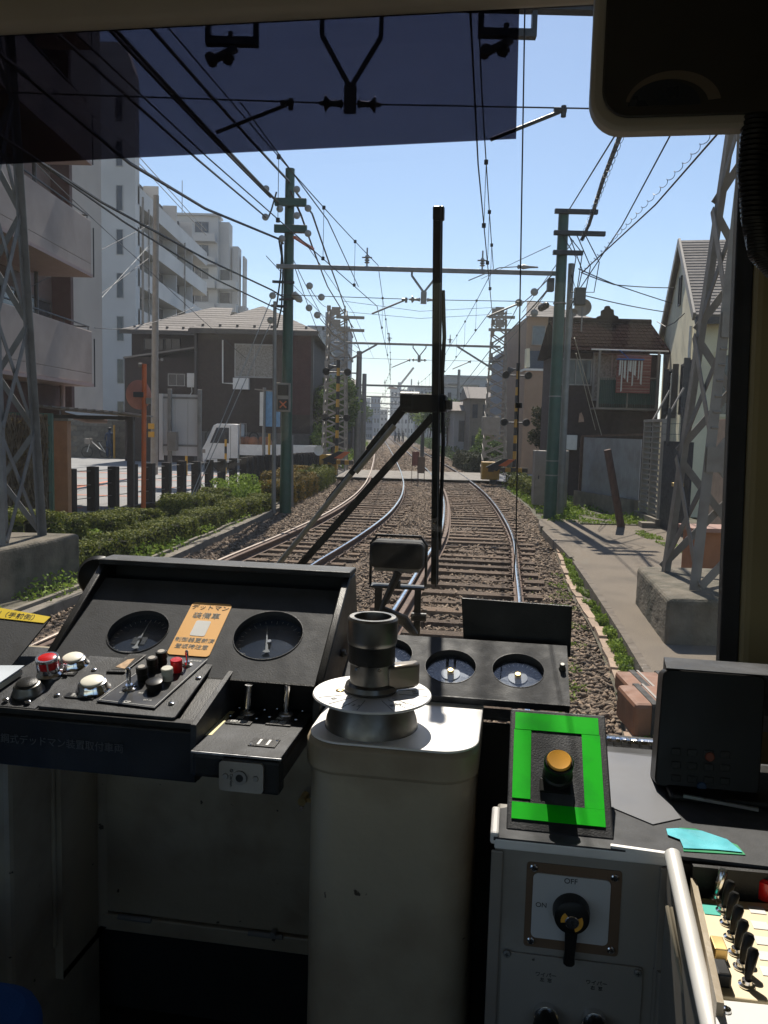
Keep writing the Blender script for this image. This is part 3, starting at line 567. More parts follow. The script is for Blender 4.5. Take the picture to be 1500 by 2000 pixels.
slated(t, (e1, e2, r1+V(.05, 0, 0), r1), 12, slate); slated(t, (e2, e3, r2, r1), 9, slate); slated(t, (e4, e1, r1, r2), 9, slate)
t.p('eave_board', M().box(e1.x-.05, e2.x+.05, 41.12, 41.24, ez_-.22, ez_-.03).box(e2.x-.04, e2.x+.05, 41.24, 55, ez_-.22, ez_-.03).box(e1.x, e2.x, 41.24, 42, ez_-.14, ez_-.08), darkfr, smooth=False)
for i in range(9): t.p('snow_guard', M().box(e1.x+.5+i*.85, e1.x+.62+i*.85, 41.6, 41.7, ez_+.12, ez_+.27), darkfr, smooth=False)
wz = U(497, 705, 42); win(t, 'f', wz.x, wz.z, U(535, 700, 42).x-U(460, 700, 42).x, 1.6, 42, curtainw, winfr, 1)
ac = U(474, 750, 42); t.p('air_conditioner', M().box(ac.x-.42, ac.x+.36, 41.6, 41.98, ac.z-.28, ac.z+.28).cyl((ac.x-.1, 41.59, ac.z), (ac.x-.1, 41.6, ac.z), .2, n=20), whitep, bevel=.02)
p1, p2 = U(435, 664, 41.9), U(435, 748, 41.9); t.p('drainpipe', M().tube([p1, p2, V(ac.x-.4, 41.9, p2.z-.02)], .04), whitep)
m = M().box(xl, xr, 41.7, 42, -.1, U(500, 845, 41.7).z); t.p('stone_base', m, mat('grey_block_wall', (.10, .095, .09), .9, var=.2), smooth=False)
# lower left wing
wl, wr, wy = U(252, 800, 44).x, xl+.02, 44.5; we = U(300, 646, 44).z
t.p('wing_wall', M().box(wl, wr, wy, 55, -.1, we), brownwall, smooth=False)
wa, wb = V(wl-.4, wy-.7, we), V(wr+1, wy-.7, we); wr1 = V(U(455, 600, 49).x, 49, U(455, 602, 49).z)
slated(t, (wa, wb, wr1, wr1-V(1.2, 0, 0)), 11, slate)
t.p('eave_board', M().box(wa.x, wb.x-.5, wy-.78, wy-.66, we-.2, we-.02), darkfr, smooth=False)
for i in range(6): t.p('snow_guard', M().box(wa.x+.6+i*.85, wa.x+.72+i*.85, wy-.35, wy-.25, we+.12, we+.26), darkfr, smooth=False)
q = U(302, 672, wy); win(t, 'f', q.x, q.z, 1.1, .55, wy, winm, darkfr, 1); q = U(335, 672, wy); win(t, 'f', q.x, q.z, .9, .55, wy, winm, darkfr, 1)
q = U(345, 742, wy-.9); t.p('lean_to_wall', M().box(wl-.1, wr-.02, wy-.9, wy-.02, -.1, U(300, 700, wy).z), brownwall, smooth=False)
a, b = U(240, 700, wy-1.1), U(380, 680, wy-1.1); t.p('lean_to_roof', M().prism([a, V(b.x, b.y, b.z), V(b.x, b.y, b.z+.08), a+V(0, 0, .08)], (0, 1.1, 0)), slate, smooth=False)
win(t, 'f', q.x-.0, q.z, .85, .6, wy-.9, winm, winfr, 1); q = U(375, 743, wy-.95); t.p('gas_heater', M().box(q.x-.22, q.x+.22, wy-1.15, wy-.93, q.z-.36, q.z+.36).tube([q+V(0, -.1, -.3), q+V(.05, -.2, -.6), q+V(-.1, -.1, -.8)], .03), whitep, bevel=.02)
for dx in (0, .22):
    q = U(308, 702, wy-.95); t.p('vent_cap', M().cyl((q.x+dx, wy-1.0, q.z), (q.x+dx, wy-.9, q.z), .08, n=14), galv)
# block wall & sheds at left of the lot
t = T('block_wall', 'old grey block wall at the back of the parking lot', 'wall', (-15, 47, -.1))
bm_ = M().box(-.39, .39, 0, .15, 0, .285).mesh('block', mat('old_concrete_block', (.15, .14, .12), .9, var=.25, rnd=.25), smooth=False)
for r_ in range(7):
    for i in range(12): t.i('block', bm_, (U(150, 850, 47).x+(i+.5*(r_ % 2))*.8, 47, -.05+r_*.3))
t.p('wall_core', M().box(U(150, 850, 47).x-.4, U(150, 850, 47).x+9.6, 47.06, 47.12, -.1, 2.1), concrete, smooth=False)
t = T('garage', 'low corrugated lean-to roof over a dark bay beside the ivy fence', 'garage', (-11, 24, -.1))
a, b = U(0, 794, 22), U(243, 812, 30); cm = M(); nn = 34
for i in range(nn):
    f = i/nn; p = V(-14.5+f*5.6, 0, 0); zz = 2.42+.03*(i % 2)
    xa_, xb_, z0, z1 = -9.6+f*3.45, -9.6+(i+1)/nn*3.45, 2.40-.2*f+.025*(i % 2), 2.34-.2*f+.025*(i % 2); cm.hull8([(xa_, 19.4, z0), (xb_, 19.4, z0), (xb_, 22, z1), (xa_, 22, z1), (xa_, 19.4, z0+.04), (xb_, 19.4, z0+.04), (xb_, 22, z1+.04), (xa_, 22, z1+.04)])
t.p('corrugated_roof', cm, slate, smooth=False)
t.p('post', M().box(-6.35, -6.2, 20.4, 20.55, -.1, 2.17).box(-9.6, -6.2, 20.45, 20.55, 2.08, 2.17), darkfr, smooth=False)
t = T('ivy_fence', 'tall mesh fence covered with dry brown vines behind the left lattice tower', 'fence', (-9, 16, -.1))
x0, x1, yy = -10.5, U(100, 900, 16.2).x, 16.2; zt = U(50, 806, 16.2).z
t.p('post', M().box(x1-.04, x1+.04, yy-.04, yy+.04, -.1, zt), greenpole); t.p('rail', M().box(x0, x1, yy-.03, yy+.03, zt-.05, zt), greenpole, smooth=False)
t.p('backing', M().box(x0, x1-.04, yy+.02, yy+.05, -.1, zt-.1), mat('dry_vine_backing', (.12, .075, .045), .95, var=.5, scale=9, bump=1, bs=12), smooth=False)
vm = M()
for i in range(130):
    x = random.uniform(x0+1, x1-.05); pts = []
    for k in range(7): pts.append((x, yy-.02-random.uniform(0, .05), zt-.02-k*(zt*.95)/6)); x = min(x1-.04, x+random.uniform(-.14, .14))
    vm.tube(pts, random.uniform(.004, .012), 4)
t.p('vines', vm, mat('dry_vine', (.17, .12, .08), .9, var=.4), kind='stuff')
P = RNG.uniform(size=(3500, 3))*np.array([x1-x0, .1, zt*.98])+np.array([x0, yy-.08, 0]); t.p('dry_leaves', qmesh('dry_leaves', leaves(P, .035)-np.array(t.o), leafmat('dry_leaf', (.09, .05, .02), (.22, .15, .06))), None, kind='stuff')
xa, xb = U(103, 900, 17).x, U(132, 900, 17).x
t = T('orange_wall', 'narrow orange brown end wall next to the ivy fence', 'wall', (xa, 17, -.1)); t.p('wall', M().box(xa, xb, 17, 17.2, -.1, U(115, 822, 17).z), mat('orange_brown_wall', (.34, .17, .09), .85, var=.12), smooth=False); t.p('coping', M().box(xa-.03, xb+.03, 16.96, 17.24, U(115, 822, 17).z, U(115, 817, 17).z), concrete, smooth=False)
# --- right: brown tiled house with balcony
t = T('tiled_house', 'dark brown two storey house with tiled roof and laundry balcony on the right', 'house', (7, 28, -.1))
y = 27.; X = lambda px: U(px, 750, y).x; Z = lambda py: U(1170, py, y).z
t.p('wall', M().box(X(1098), X(1288), y, y+3.4, -.1, Z(690)), mat('dark_brown_wall', (.06, .042, .038), .85, var=.2), smooth=False)
ra, rb = V(X(1092)-.1, y-.6, Z(686)-.05), V(X(1290)+.1, y-.6, Z(686)-.05); rc, rd = V(rb.x, y+1.7, U(1170, 628, y+1.7).z), V(ra.x, y+1.7, U(1170, 628, y+1.7).z)
for k in range(9):
    f0, f1 = k/9, (k+1)/9; a_, b_ = ra.lerp(rd, f0), rb.lerp(rc, f0); c_, d_ = rb.lerp(rc, f1), ra.lerp(rd, f1); m = M(); nn = 22
    for i in range(nn):
        p0, p1 = a_.lerp(b_, i/nn), a_.lerp(b_, (i+.82)/nn); q0, q1 = d_.lerp(c_, i/nn), d_.lerp(c_, (i+.82)/nn); up = V(0, -.01, .025)
        m.hull8([p0, p1, q1, q0, p0+up, p1+up, q1+up*.3, q0+up*.3])
    m.hull8([a_-V(0, 0, .05), b_-V(0, 0, .05), c_-V(0, 0, .05), d_-V(0, 0, .05), a_, b_, c_, d_]); t.p('tile_course', m, brownroof, smooth=False)
t.p('ridge', M().cyl(rd, rc, .12, n=10), brownroof); q = V(X(1187)+.3, y+1.6, rc.z)
t.p('ridge_ornament', M().prism([q+V(-.38, 0, 0), q+V(.42, 0, 0), q+V(.36, 0, .18), q+V(.22, 0, .22), q+V(.2, 0, .4), q+V(.1, 0, .42), q+V(.06, 0, .52), q+V(-.08, 0, .52), q+V(-.1, 0, .4), q+V(-.2, 0, .38), q+V(-.2, 0, .2), q+V(-.34, 0, .16)], (0, .22, 0)), brownroof, bevel=.03)
t.p('back_roof', M().prism([V(ra.x, y+1.7, rc.z), V(ra.x, y+3.6, ra.z), V(ra.x, y+1.7, ra.z)], (rb.x-ra.x, 0, 0)), brownroof, smooth=False)
win(t, 'f', X(1123), Z(728), 1.0, .8, y, winm, winfr, 1); bx0, bx1 = X(1155), X(1266)
win(t, 'f', (bx0+bx1)/2, Z(735), bx1-bx0-.1, 1.5, y, curtainw, winfr, 2)
bal = t.p('balcony', M().box(bx0, bx1, y-.9, y-.02, Z(797)-.06, Z(797)).box(bx0, bx1, y-.92, y-.88, Z(740)-.02, Z(740)+.02), galvb, smooth=False)
bars = M()
for i in range(34): x = bx0+(bx1-bx0)*i/33; bars.box(x-.008, x+.008, y-.91, y-.89, Z(797), Z(740)-.02)
t.p('balcony_bars', bars, greenpole, parent=bal, smooth=False); t.p('balcony_sheet', M().box(bx0+.02, bx1-.02, y-.88, y-.865, Z(790), Z(745)), mat('green_sheet', (.04, .085, .07), .6), parent=bal, smooth=False)
t.p('balcony_post', M().box(bx0-.03, bx0+.03, y-.93, y-.87, Z(800), Z(690)).box(bx1-.03, bx1+.03, y-.93, y-.87, Z(800), Z(690)).box((bx0+bx1)/2-.02, (bx0+bx1)/2+.02, y-.93, y-.87, Z(797), Z(740)), galvb, parent=bal, smooth=False)
pole = t.p('laundry_pole', M().cyl((X(1137), y-1.0, Z(689)), (X(1282), y-1.0, Z(689)), .022), whitep)
q = X(1223); rug = M()
for k in range(9): rug.box(X(1186)+.0, X(1250), y-1.04, y-1.02, Z(697)-.005-(k+1)*.13, Z(697)-k*.13-.01)
tr = T('striped_rug', 'rose and cream striped rug hanging over the balcony rail', 'rug', V(X(1218), y-1.03, Z(697)-1.2)); tr.p('cloth', rug, mat('rose_rug', (.30, .11, .09), .9, var=.2, scale=8), smooth=False); rs_ = M()
for k in range(13): rs_.box(X(1187), X(1249), y-1.045, y-1.041, Z(697)-.03-k*.09-.022*(1+k % 2), Z(697)-.03-k*.09)
tr.p('pale_bands', rs_, mat('muted_rose_band', (.36, .21, .17), .9), smooth=False, kind='stuff')
hg = T('sock_hanger', 'blue clip hanger with strips of white laundry on the balcony', 'clothes hanger', (X(1205), y-1.15, Z(709)))
hg.p('frame', M().box(X(1183), X(1232), y-1.3, y-1.1, Z(708), Z(706)).tube([(X(1187), y-1.2, Z(690)), (X(1205), y-1.2, Z(706)), (X(1225), y-1.2, Z(706))], .01), mat('blue_plastic', (.02, .16, .5), .4))
for k in range(9):
    x = X((1189, 1193, 1198, 1204, 1208, 1213, 1217, 1224, 1229)[k]); wd_ = (.03, .022, .035, .02, .04, .025, .03, .02, .03)[k]; hg.p('laundry', M().prism([(x-wd_, y-1.22-.01*(k % 3), Z((738, 768, 741, 748, 728, 757, 735, 745, 752)[k])), (x+wd_*.8, y-1.22, Z((736, 766, 744, 750, 731, 755, 738, 742, 754)[k])), (x+wd_, y-1.22, Z(709)), (x-wd_*.7, y-1.22, Z(709))], (0, .02, 0)), whitep, smooth=False)
t.p('meter_box', M().box(X(1104), X(1129), y-.3, y-.02, Z(880), Z(851)), whitep, bevel=.02); q = V(X(1137), y-.1, Z(815)); t.p('torn_poster', M().prism([q+V(-.08, 0, -.18), q+V(.1, 0, -.16), q+V(.07, 0, 0), q+V(.0, 0, .14), q+V(-.06, 0, .1)], (0, .01, 0)), mat('torn_paper', (.5, .33, .24), .8))
# --- tan tower house
t = T('tan_house', 'tall narrow tan house with pale roof behind the right green pole', 'house', (8, 43, -.1))
y = 42.; X = lambda px: U(px, 700, y).x; Z = lambda py: U(1080, py, y).z
t.p('wall', M().box(X(1026), X(1146), y, y+8, -.1, Z(620)), tanwall, smooth=False); t.p('lower_wall', M().box(X(1019), X(1064), y-1.2, y-.02, -.1, U(1040, 724, y-1.2).z), tanwall, smooth=False)
t.p('ledge', M().box(X(1017), X(1066), y-1.3, y-.02, U(1040, 724, y-1.2).z, U(1040, 720, y-1.2).z), whitep, smooth=False)
a, b, c_, d_ = V(X(1022), y-.3, Z(621)), V(X(1150), y-.3, Z(621)), V(X(1066), y+4, Z(578)+.35), V(X(1050), y+4, Z(578)+.35)
slated(t, (a, b, c_, d_), 10, slate); slated(t, (b, V(b.x, y+8.3, b.z), c_+V(0, .5, 0), c_), 8, slate)
win(t, 'f', X(1050), Z(656), X(1063)-X(1038), Z(638)-Z(675), y, mat('blue_grey_pane', (.10, .13, .15), .2), galvb, 0)
t.p('balcony_screen', M().box(X(1032), X(1062), y-.5, y-.05, Z(722), Z(688)), mat('blue_grey_mesh', (.05, .065, .09), .6), smooth=False)
t.p('parapet', M().prism([V(X(1024), y-.6, Z(720)), V(X(1032), y-.6, Z(720)), V(X(1030), y-.6, Z(684)), V(X(1024), y-.6, Z(684))], (0, .5, 0)), creamwall, smooth=False)
# --- cream gable house (turned 11 degrees)
GY = R_(-11); gf = lambda v: Matrix.Rotation(-GY, 3, 'Z') @ v
t = T('gable_house', 'cream gable house with slate roof behind the right lattice tower', 'house', gf(V(8.1, 22, -.1)), GY)
c = gf(V(8.0, 22, 0)); x0, y0 = c.x, c.y; D = 6.2; ze, za = 5.45, 7.75
t.p('wall', M().box(x0, x0+9, y0, y0+D, -.1, ze).prism([(x0, y0+.0, ze), (x0, y0+D, ze), (x0, y0+D/2, za-.1)], (9, 0, 0)), creamwall, smooth=False)
slated(t, (V(x0-.12, y0-.45, ze-.33), V(x0+9.3, y0-.45, ze-.33), V(x0+9.3, y0+D/2, za), V(x0-.12, y0+D/2, za)), 26, slate)
slated(t, (V(x0-.12, y0+D+.45, ze-.33), V(x0+9.3, y0+D+.45, ze-.33), V(x0+9.3, y0+D/2, za), V(x0-.12, y0+D/2, za)), 8, slate)
bb = M(); bb.beam((x0-.14, y0-.45, ze-.36), (x0-.14, y0+D/2, za-.03), .06, .22); bb.beam((x0-.14, y0+D+.45, ze-.36), (x0-.14, y0+D/2, za-.03), .06, .22); t.p('barge_board', bb, galvb, smooth=False)
t.p('eave_board', M().box(x0-.1, x0+9.3, y0-.5, y0-.4, ze-.55, ze-.36), darkfr, smooth=False)
win(t, 'l', y0+3.1, 6.3, .35, .8, x0, curtainw, darkfr, 0)
for yy in (1.0, 3.6): win(t, 'l', y0+yy, 3.35, 1.7, 1.35, x0, winm, darkfr, 1)
for k in (0, 1, 2): t.p('shutter', M().box(x0-.22, x0-.06, y0+.15+k*2.0, y0+.2+k*2.0, 2.55, 4.1), darkfr, smooth=False)
win(t, 'f', x0+1.7, 3.4, 2.3, 1.6, y0, winm, creamwall, 0); win(t, 'f', x0+5.2, 3.4, 2.0, 1.6, y0, winm, creamwall, 0); win(t, 'f', x0+1.9, .9, 2.0, 1.4, y0, winm, creamwall, 1)
t.p('drainpipe', M().cyl((x0-.06, y0+.4, 0), (x0-.06, y0+.4, ze-.5), .045, n=8), whitep)
# --- fence line on the right: sheet fence, louvred fence, gate
t = T('sheet_fence', 'grey corrugated sheet fence with rusty top rail behind the leaning post', 'fence', (6, 22, 0))
a, b = V(U(1133, 1000, 23).x, 23.2, 0), V(U(1243, 1000, 20.5).x, 20.3, 0); d = (b-a); L_ = d.length; d.normalize(); n_ = V(d.y, -d.x, 0); zt = U(1190, 856, 21.5).z; sm = M()
for i in range(int(L_/.09)):
    s = i*.09; sm.ob(a, d, n_, V(0, 0, 1), s, s+.05, -.012, .012, .3, zt); sm.ob(a, d, n_, V(0, 0, 1), s+.05, s+.09, -.004, .02, .3, zt)
t.p('corrugated_sheet', sm, corr, smooth=False); t.p('concrete_base', M().ob(a, d, n_, V(0, 0, 1), -.05, L_, .03, .15, 0, .45), concrete, smooth=False)
t.p('top_rail', M().beam(a+V(0, 0, zt+.03), b+V(0, 0, zt+.12), .05), rust); t.p('post', M().box(a.x-.05, a.x+.03, a.y-.12, a.y-.03, 0, zt+.02), rust, smooth=False); t.p('loose_board', M().ob(a, d, n_, V(0, 0, 1), .55, .85, -.05, -.02, .0, zt-.5), corr, smooth=False)
t = T('louvred_fence', 'tall concrete louvre fence panels with angled barbed wire posts', 'fence', (6.3, 19, 0))
x0, y0 = U(1255, 1000, 20).x, 20.0; x1, y1 = U(1290, 1000, 18.4).x, 18.4; a = V(x0, y0, 0); b = V(x1, y1, 0); d = (b-a).normalized(); n_ = V(d.y, -d.x, 0); L_ = (b-a).length; zt = 2.35
fr = M()
for s in (0, L_/2, L_): fr.ob(a, d, n_, V(0, 0, 1), s-.04, s+.04, -.08, .08, 0, zt)
fr.ob(a, d, n_, V(0, 0, 1), -.04, L_+.04, -.09, .09, zt, zt+.06); t.p('frame', fr, galvb, smooth=False)
lv = M().ob(V(0, 0, 0), d, n_, V(0, 0, 1), .04, L_/2-.04, -.09, .07, -.015, .015).mesh('louvre', galvb, smooth=False)
for s in (0, L_/2):
    for k in range(17): t.i('louvre', lv, a+d*s+V(0, 0, .25+k*.125))
for s in (.3*L_, L_): t.p('barbed_wire_arm', M().beam(a+d*s+V(0, 0, zt+.05), a+d*s+V(.35, 0, zt+.75), .06, .03), galvb)
t.p('base', M().ob(a, d, n_, V(0, 0, 1), -.3, L_+.2, -.2, .15, 0, .2).ob(a, d, n_, V(0, 0, 1), L_-.1, L_+.25, .15, .45, 0, .12), concrete, smooth=False)
t = T('dark_gate', 'dark metal gate with brass handle below the cream house', 'gate', (6.5, 17.5, 0))
ga = V(U(1290, 1000, 18.3).x, 18.3, 0); gb = V(U(1345, 1000, 16.6).x, 16.6, 0); d = (gb-ga).normalized(); n_ = V(d.y, -d.x, 0); L_ = (gb-ga).length; zt = U(1310, 862, 17.6).z
t.p('gate_panel', M().ob(ga, d, n_, V(0, 0, 1), 0, L_, -.02, .02, .03, zt), darkgate, smooth=False)
q = U(1318, 945, 17.2); t.p('handle', M().box(q.x-.14, q.x+.14, q.y-.3, q.y-.2, q.z-.04, q.z+.04), brass, bevel=.01)
for s in (.25, .75): t.p('fence_post', M().ob(ga, d, n_, V(0, 0, 1), L_*s-.03, L_*s+.03, .05, .11, zt-.1, zt+.7), darkfr, smooth=False)
for k in range(3): t.p('barbed_wire', M().tube([ga+n_*.08+V(0, 0, zt+.15+k*.22), gb+n_*.08+V(0, 0, zt+.15+k*.22)], .006, 4), wirem)
t = T('louvred_screen', 'rusty louvred screen seen between the legs of the right lattice tower', 'screen', (6.8, 14.5, 0))
sa = V(U(1395, 1000, 16).x, 16, 0); sb = V(U(1480, 1000, 13.5).x, 13.5, 0); d = (sb-sa).normalized(); n_ = V(d.y, -d.x, 0); L_ = (sb-sa).length; zt = U(1400, 826, 15.6).z
t.p('frame', M().ob(sa, d, n_, V(0, 0, 1), -.05, .05, -.06, .06, 0, zt).ob(sa, d, n_, V(0, 0, 1), 0, L_, -.08, .08, zt, zt+.05).ob(sa, d, n_, V(0, 0, 1), 0, L_, .1, .16, 0, zt), mat('brownish_frame', (.2, .15, .12), .8), smooth=False)
for k in range(16): t.p('louvre', M().ob(sa, d, n_, V(0, 0, 1), .05, L_, -.1, .06, .25+k*.14, .28+k*.14), mat('rust_louvre%d' % k, (.22, .14+.01*(k % 3), .11), .8, var=.2), smooth=False)
b_ = U(1330, 1130, 11.2); q0, q1 = U(1345, 1100, 11.2), U(1470, 1100, 11.2)
t = T('orange_box', 'orange brown storage box with flat lid behind the right lattice tower', 'box', ((q0.x+q1.x)/2, 11.7, 0))
t.p('body', M().box(q0.x+.05, q1.x, 11.2, 11.62, 0, U(1400, 1040, 11.2).z), orangebox, bevel=.01); zz = U(1400, 1040, 11.2).z; t.p('lid', M().box(q0.x, q1.x+.05, 11.12, 11.7, zz, zz+.06), mat('faded_box_lid', (.30, .17, .13), .8, var=.15), bevel=.01)
# --- far buildings
def block(name, label, px0, px1, y, ptop, dep, mt, nx=0, nz=0, roof=None, base=-.1, wsz=.5):
    x0, x1, zt = U(px0, 800, y).x, U(px1, 800, y).x, U((px0+px1)/2, ptop, y).z
    t = T(name, label, 'building', ((x0+x1)/2, y, base)); t.p('wall', M().box(x0, x1, y, y+dep, base, zt), mt, smooth=False)
    t.p('roof', M().box(x0-.15, x1+.15, y-.2, y+dep, zt, zt+.25) if not roof else M().prism([(x0-.3, y-.5, zt-.1), (x0-.3, y+dep/2, zt+roof), (x0-.3, y+dep, zt-.1)], (x1-x0+.6, 0, 0)), slate if roof else mt, smooth=False)
    for i in range(nx):
        for k in range(nz):
            a = x0+(x1-x0)*(i+.5)/nx; z = base+(zt-base)*(k+.55)/nz
            t.p('window', M().box(a-(x1-x0)/nx*wsz/2, a+(x1-x0)/nx*wsz/2, y-.04, y+.05, z-(zt-base)/nz*.22, z+(zt-base)/nz*.22), winm, smooth=False)
    if mt is not None and name == 'distant_building' and nz > 4: t.p('stair_tower', M().box(x0+(x1-x0)*.4, x0+(x1-x0)*.6, y+1, y+4, zt+.25, zt+2.5), mt, smooth=False)
    return t
greyw = mat('grey_far_wall', (.28, .30, .33), .8, var=.06); bluew = mat('blue_grey_far_wall', (.20, .23, .28), .8, var=.06)
block('distant_building', 'blue grey apartment block rising behind the brown house roof', 600, 678, 130, 640, 14, bluew, 6, 8)
block('distant_building', 'grey building directly behind the left far lattice tower', 632, 676, 75, 690, 10, greyw, 3, 4)
block('distant_building', 'pale tower block at the end of the tracks left of centre', 762, 797, 260, 762, 20, farwall, 5, 5)
block('distant_building', 'small pale block at the end of the tracks just right of the tower block', 797, 808, 240, 757, 12, farwall, 2, 5)
block('distant_building', 'wide low block at the horizon beyond the wiper box', 812, 850, 190, 757, 12, greyw, 5, 3)
block('distant_building', 'hazy grey apartment block left of the vanishing point', 724, 742, 230, 775, 12, bluew, 3, 4)
block('distant_building', 'broad white building with flat roof right of the wiper', 866, 965, 95, 738, 16, mat('white_far_wall', (.36, .38, .40), .8), 4, 3)
block('distant_building', 'white two storey building with pale shed roof behind the tiled house', 866, 932, 80, 752, 8, farwall, 3, 2, wsz=.3)
block('small_house', 'small house with grey tiled roof right of the wiper', 918, 958, 62, 776, 6, mat('brown_grey_wall', (.20, .17, .14), .8), 2, 2, roof=.9)
block('small_house', 'low white house behind the right bank hedge', 888, 925, 66, 800, 6, farwall, 1, 1, roof=.7)
block('distant_building', 'slim grey house beside the right far lattice tower', 988, 1020, 52, 690, 8, greyw, 2, 3)
block('small_house', 'dark roofed house behind the far left trees', 655, 690, 66, 765, 8, brownwall, 2, 2, roof=1.2)
for i in range(16):
    s = random.choice((-1, 1)); y = random.uniform(140, 420); px = 757+s*random.uniform(14, 70)*(1 if s < 0 else 1.3); wd = random.uniform(10, 22)
    block('distant_building', 'hazy distant building %s the vanishing point, about %s' % (('left of' if s < 0 else 'right of'), ['second row, pale', 'low and grey', 'tall and slim', 'wide with flat roof', 'partly behind trees', 'narrow with pale wall', 'in the farthest row', 'beside the poles', 'with dark windows', 'square and low', 'stepped behind others', 'at the street end', 'over the wires', 'near the crane', 'near the bank', 'behind the wiper'][i]), px, px+wd, y, random.uniform(775, 815), 12, random.choice((greyw, bluew, farwall)), 3, 4)
t = T('construction_crane', 'distant red and white crane with raised jib above the vanishing point', 'crane', (U(778, 800, 300).x, 300, 0))
a = U(775, 760, 300); b = U(808, 718, 300); c_ = U(778, 840, 300); t.p('mast', M().beam(V(a.x, 300, c_.z), a, 1.2), terra); t.p('jib', M().beam(a, b, .7, .7), galvb)
t.p('counter_jib', M().beam(a, a+V(-3, 0, .5), 1.0), terra)
# ============================================================= TOWERS, POLES, GANTRIES, WIRES
def lattice(name, label, cx, cy, z0, b0, b1, h, npan, mt, dx=0, wl=.075, block=None, plate=None):
    t = T(name, label, 'lattice tower', (cx, cy, z0))
    def corner(sx, sy, z): f = (z-z0)/h; hw = b0+(b1-b0)*f; return V(cx+dx*f+sx*hw, cy+sy*hw, z)
    for sx in (-1, 1):
        for sy in (-1, 1): t.p('leg', M().angle(corner(sx, sy, z0), corner(sx, sy, z0+h), wl, .012, up=(0, 1, 0) if sy < 0 else (0, -1, 0), flip=1), mt, smooth=False)
    zs = [z0+h*i/npan for i in range(npan+1)]
    for i in range(npan):
        a, b = zs[i], zs[i+1]
        for s in (-1, 1):
            for face in (0, 1):
                q = (lambda u, z: corner(u, s, z)) if face else (lambda u, z: corner(s, u, z)); off = V(0, s*.02, 0) if face else V(s*.02, 0, 0)
                t.p('brace', M().beam(q(-1, a+.05)+off, q(1, b-.02)+off, wl*.8, .012, up=(0, 1, 0) if face else (1, 0, 0)), mt, smooth=False)
                t.p('brace', M().beam(q(1, a+.05)-off*.4, q(-1, b-.02)-off*.4, wl*.8, .012, up=(0, 1, 0) if face else (1, 0, 0)), mt, smooth=False)
        for s in (-1, 1): t.p('gusset_plate', M().ob(corner(s, -1, b), V(1, 0, 0), V(0, 1, 0), V(0, 0, 1), -.02 if s > 0 else -.09, .09 if s < 0 else .02, -.03, -.016, -.14, .12), mt, smooth=False)
    for i in range(int(h/.16)):
        z = z0+.4+i*.16
        if 2.1 < z < 3.2: t.p('bolt', M().cyl(corner(-1, -1, z)+V(-.0, .0, 0), corner(-1, -1, z)+V(-.07, -.0, 0), .014, n=6), mt)
    return t
LT = lattice('lattice_tower', 'near grey lattice tower standing on the left concrete block', -5.05, 10.4, .52, .50, .22, 8.2, 6, mat('tower_grey_paint', (.15, .145, .135), .6, .1, var=.12, dirt=(.09, .08, .07), dscale=4, damt=.6), wl=.09)
RT = lattice('lattice_tower', 'near pale lattice tower standing on the right concrete block', 3.88, 9.05, .46, .60, .2, 8.2, 6, mat('tower_grey_brown_paint', (.20, .18, .155), .6, .1, var=.12, dirt=(.13, .10, .08), dscale=4, damt=.6), dx=.15, wl=.105)
m = M(); zz = 0
shade_concrete = mat('shade_darkened_concrete', (.135, .115, .085), .95, var=.3, scale=4, bump=.8, bs=30, dirt=(.045, .045, .03), dscale=2.2, damt=.9)  # base colour darkened to carry the left footing's shade, with random dirt
def rough_block(name, label, x0, x1, y0, y1, z0, z1, sk=0):
    m = M(); nx, ny, nz = 8, 6, 4; vs = []
    P = lambda i, j, k: (x0+(x1-x0)*i/nx+random.uniform(-.012, .012), y0+(y1-y0)*j/ny+random.uniform(-.012, .012), z0+(z1-z0)*k/nz+random.uniform(-.01, .01))
    for a in (0, 1):
        g = [[P(i, j, nz*a) for j in range(ny+1)] for i in range(nx+1)]; m.add([p for r in g for p in r], [(i*(ny+1)+j, (i+1)*(ny+1)+j, (i+1)*(ny+1)+j+1, i*(ny+1)+j+1) for i in range(nx) for j in range(ny)])
    m = M().hull8([(a+q*(b-y0)*sk, b, c) for c in (z0, z1) for a, b, q in ((x0, y0, 1), (x1, y0, 1), (x1, y1, 1), (x0, y1, 1))])
    o = solo(name, m, shade_concrete, label, 'concrete block', smooth=False)
    b = o.modifiers.new('bevel', 'BEVEL'); b.width = .05; b.segments = 3
    sb = o.modifiers.new('sub', 'SUBSURF'); sb.subdivision_type = 'SIMPLE'; sb.levels = sb.render_levels = 4
    tx = bpy.data.textures.new(name, 'CLOUDS'); tx.noise_scale = .12; d = o.modifiers.new('rough', 'DISPLACE'); d.texture = tx; d.strength = .014; d.texture_coords = 'LOCAL'
    return o
rough_block('concrete_footing', 'massive dark concrete footing under the left lattice tower', -8.2, -4.82, 8.3, 11.15, -.25, .52, .25)
rough_block('concrete_footing', 'square concrete footing under the right lattice tower beside the path', 2.80, 5.2, 8.0, 10.0, -.1, .46, .15)
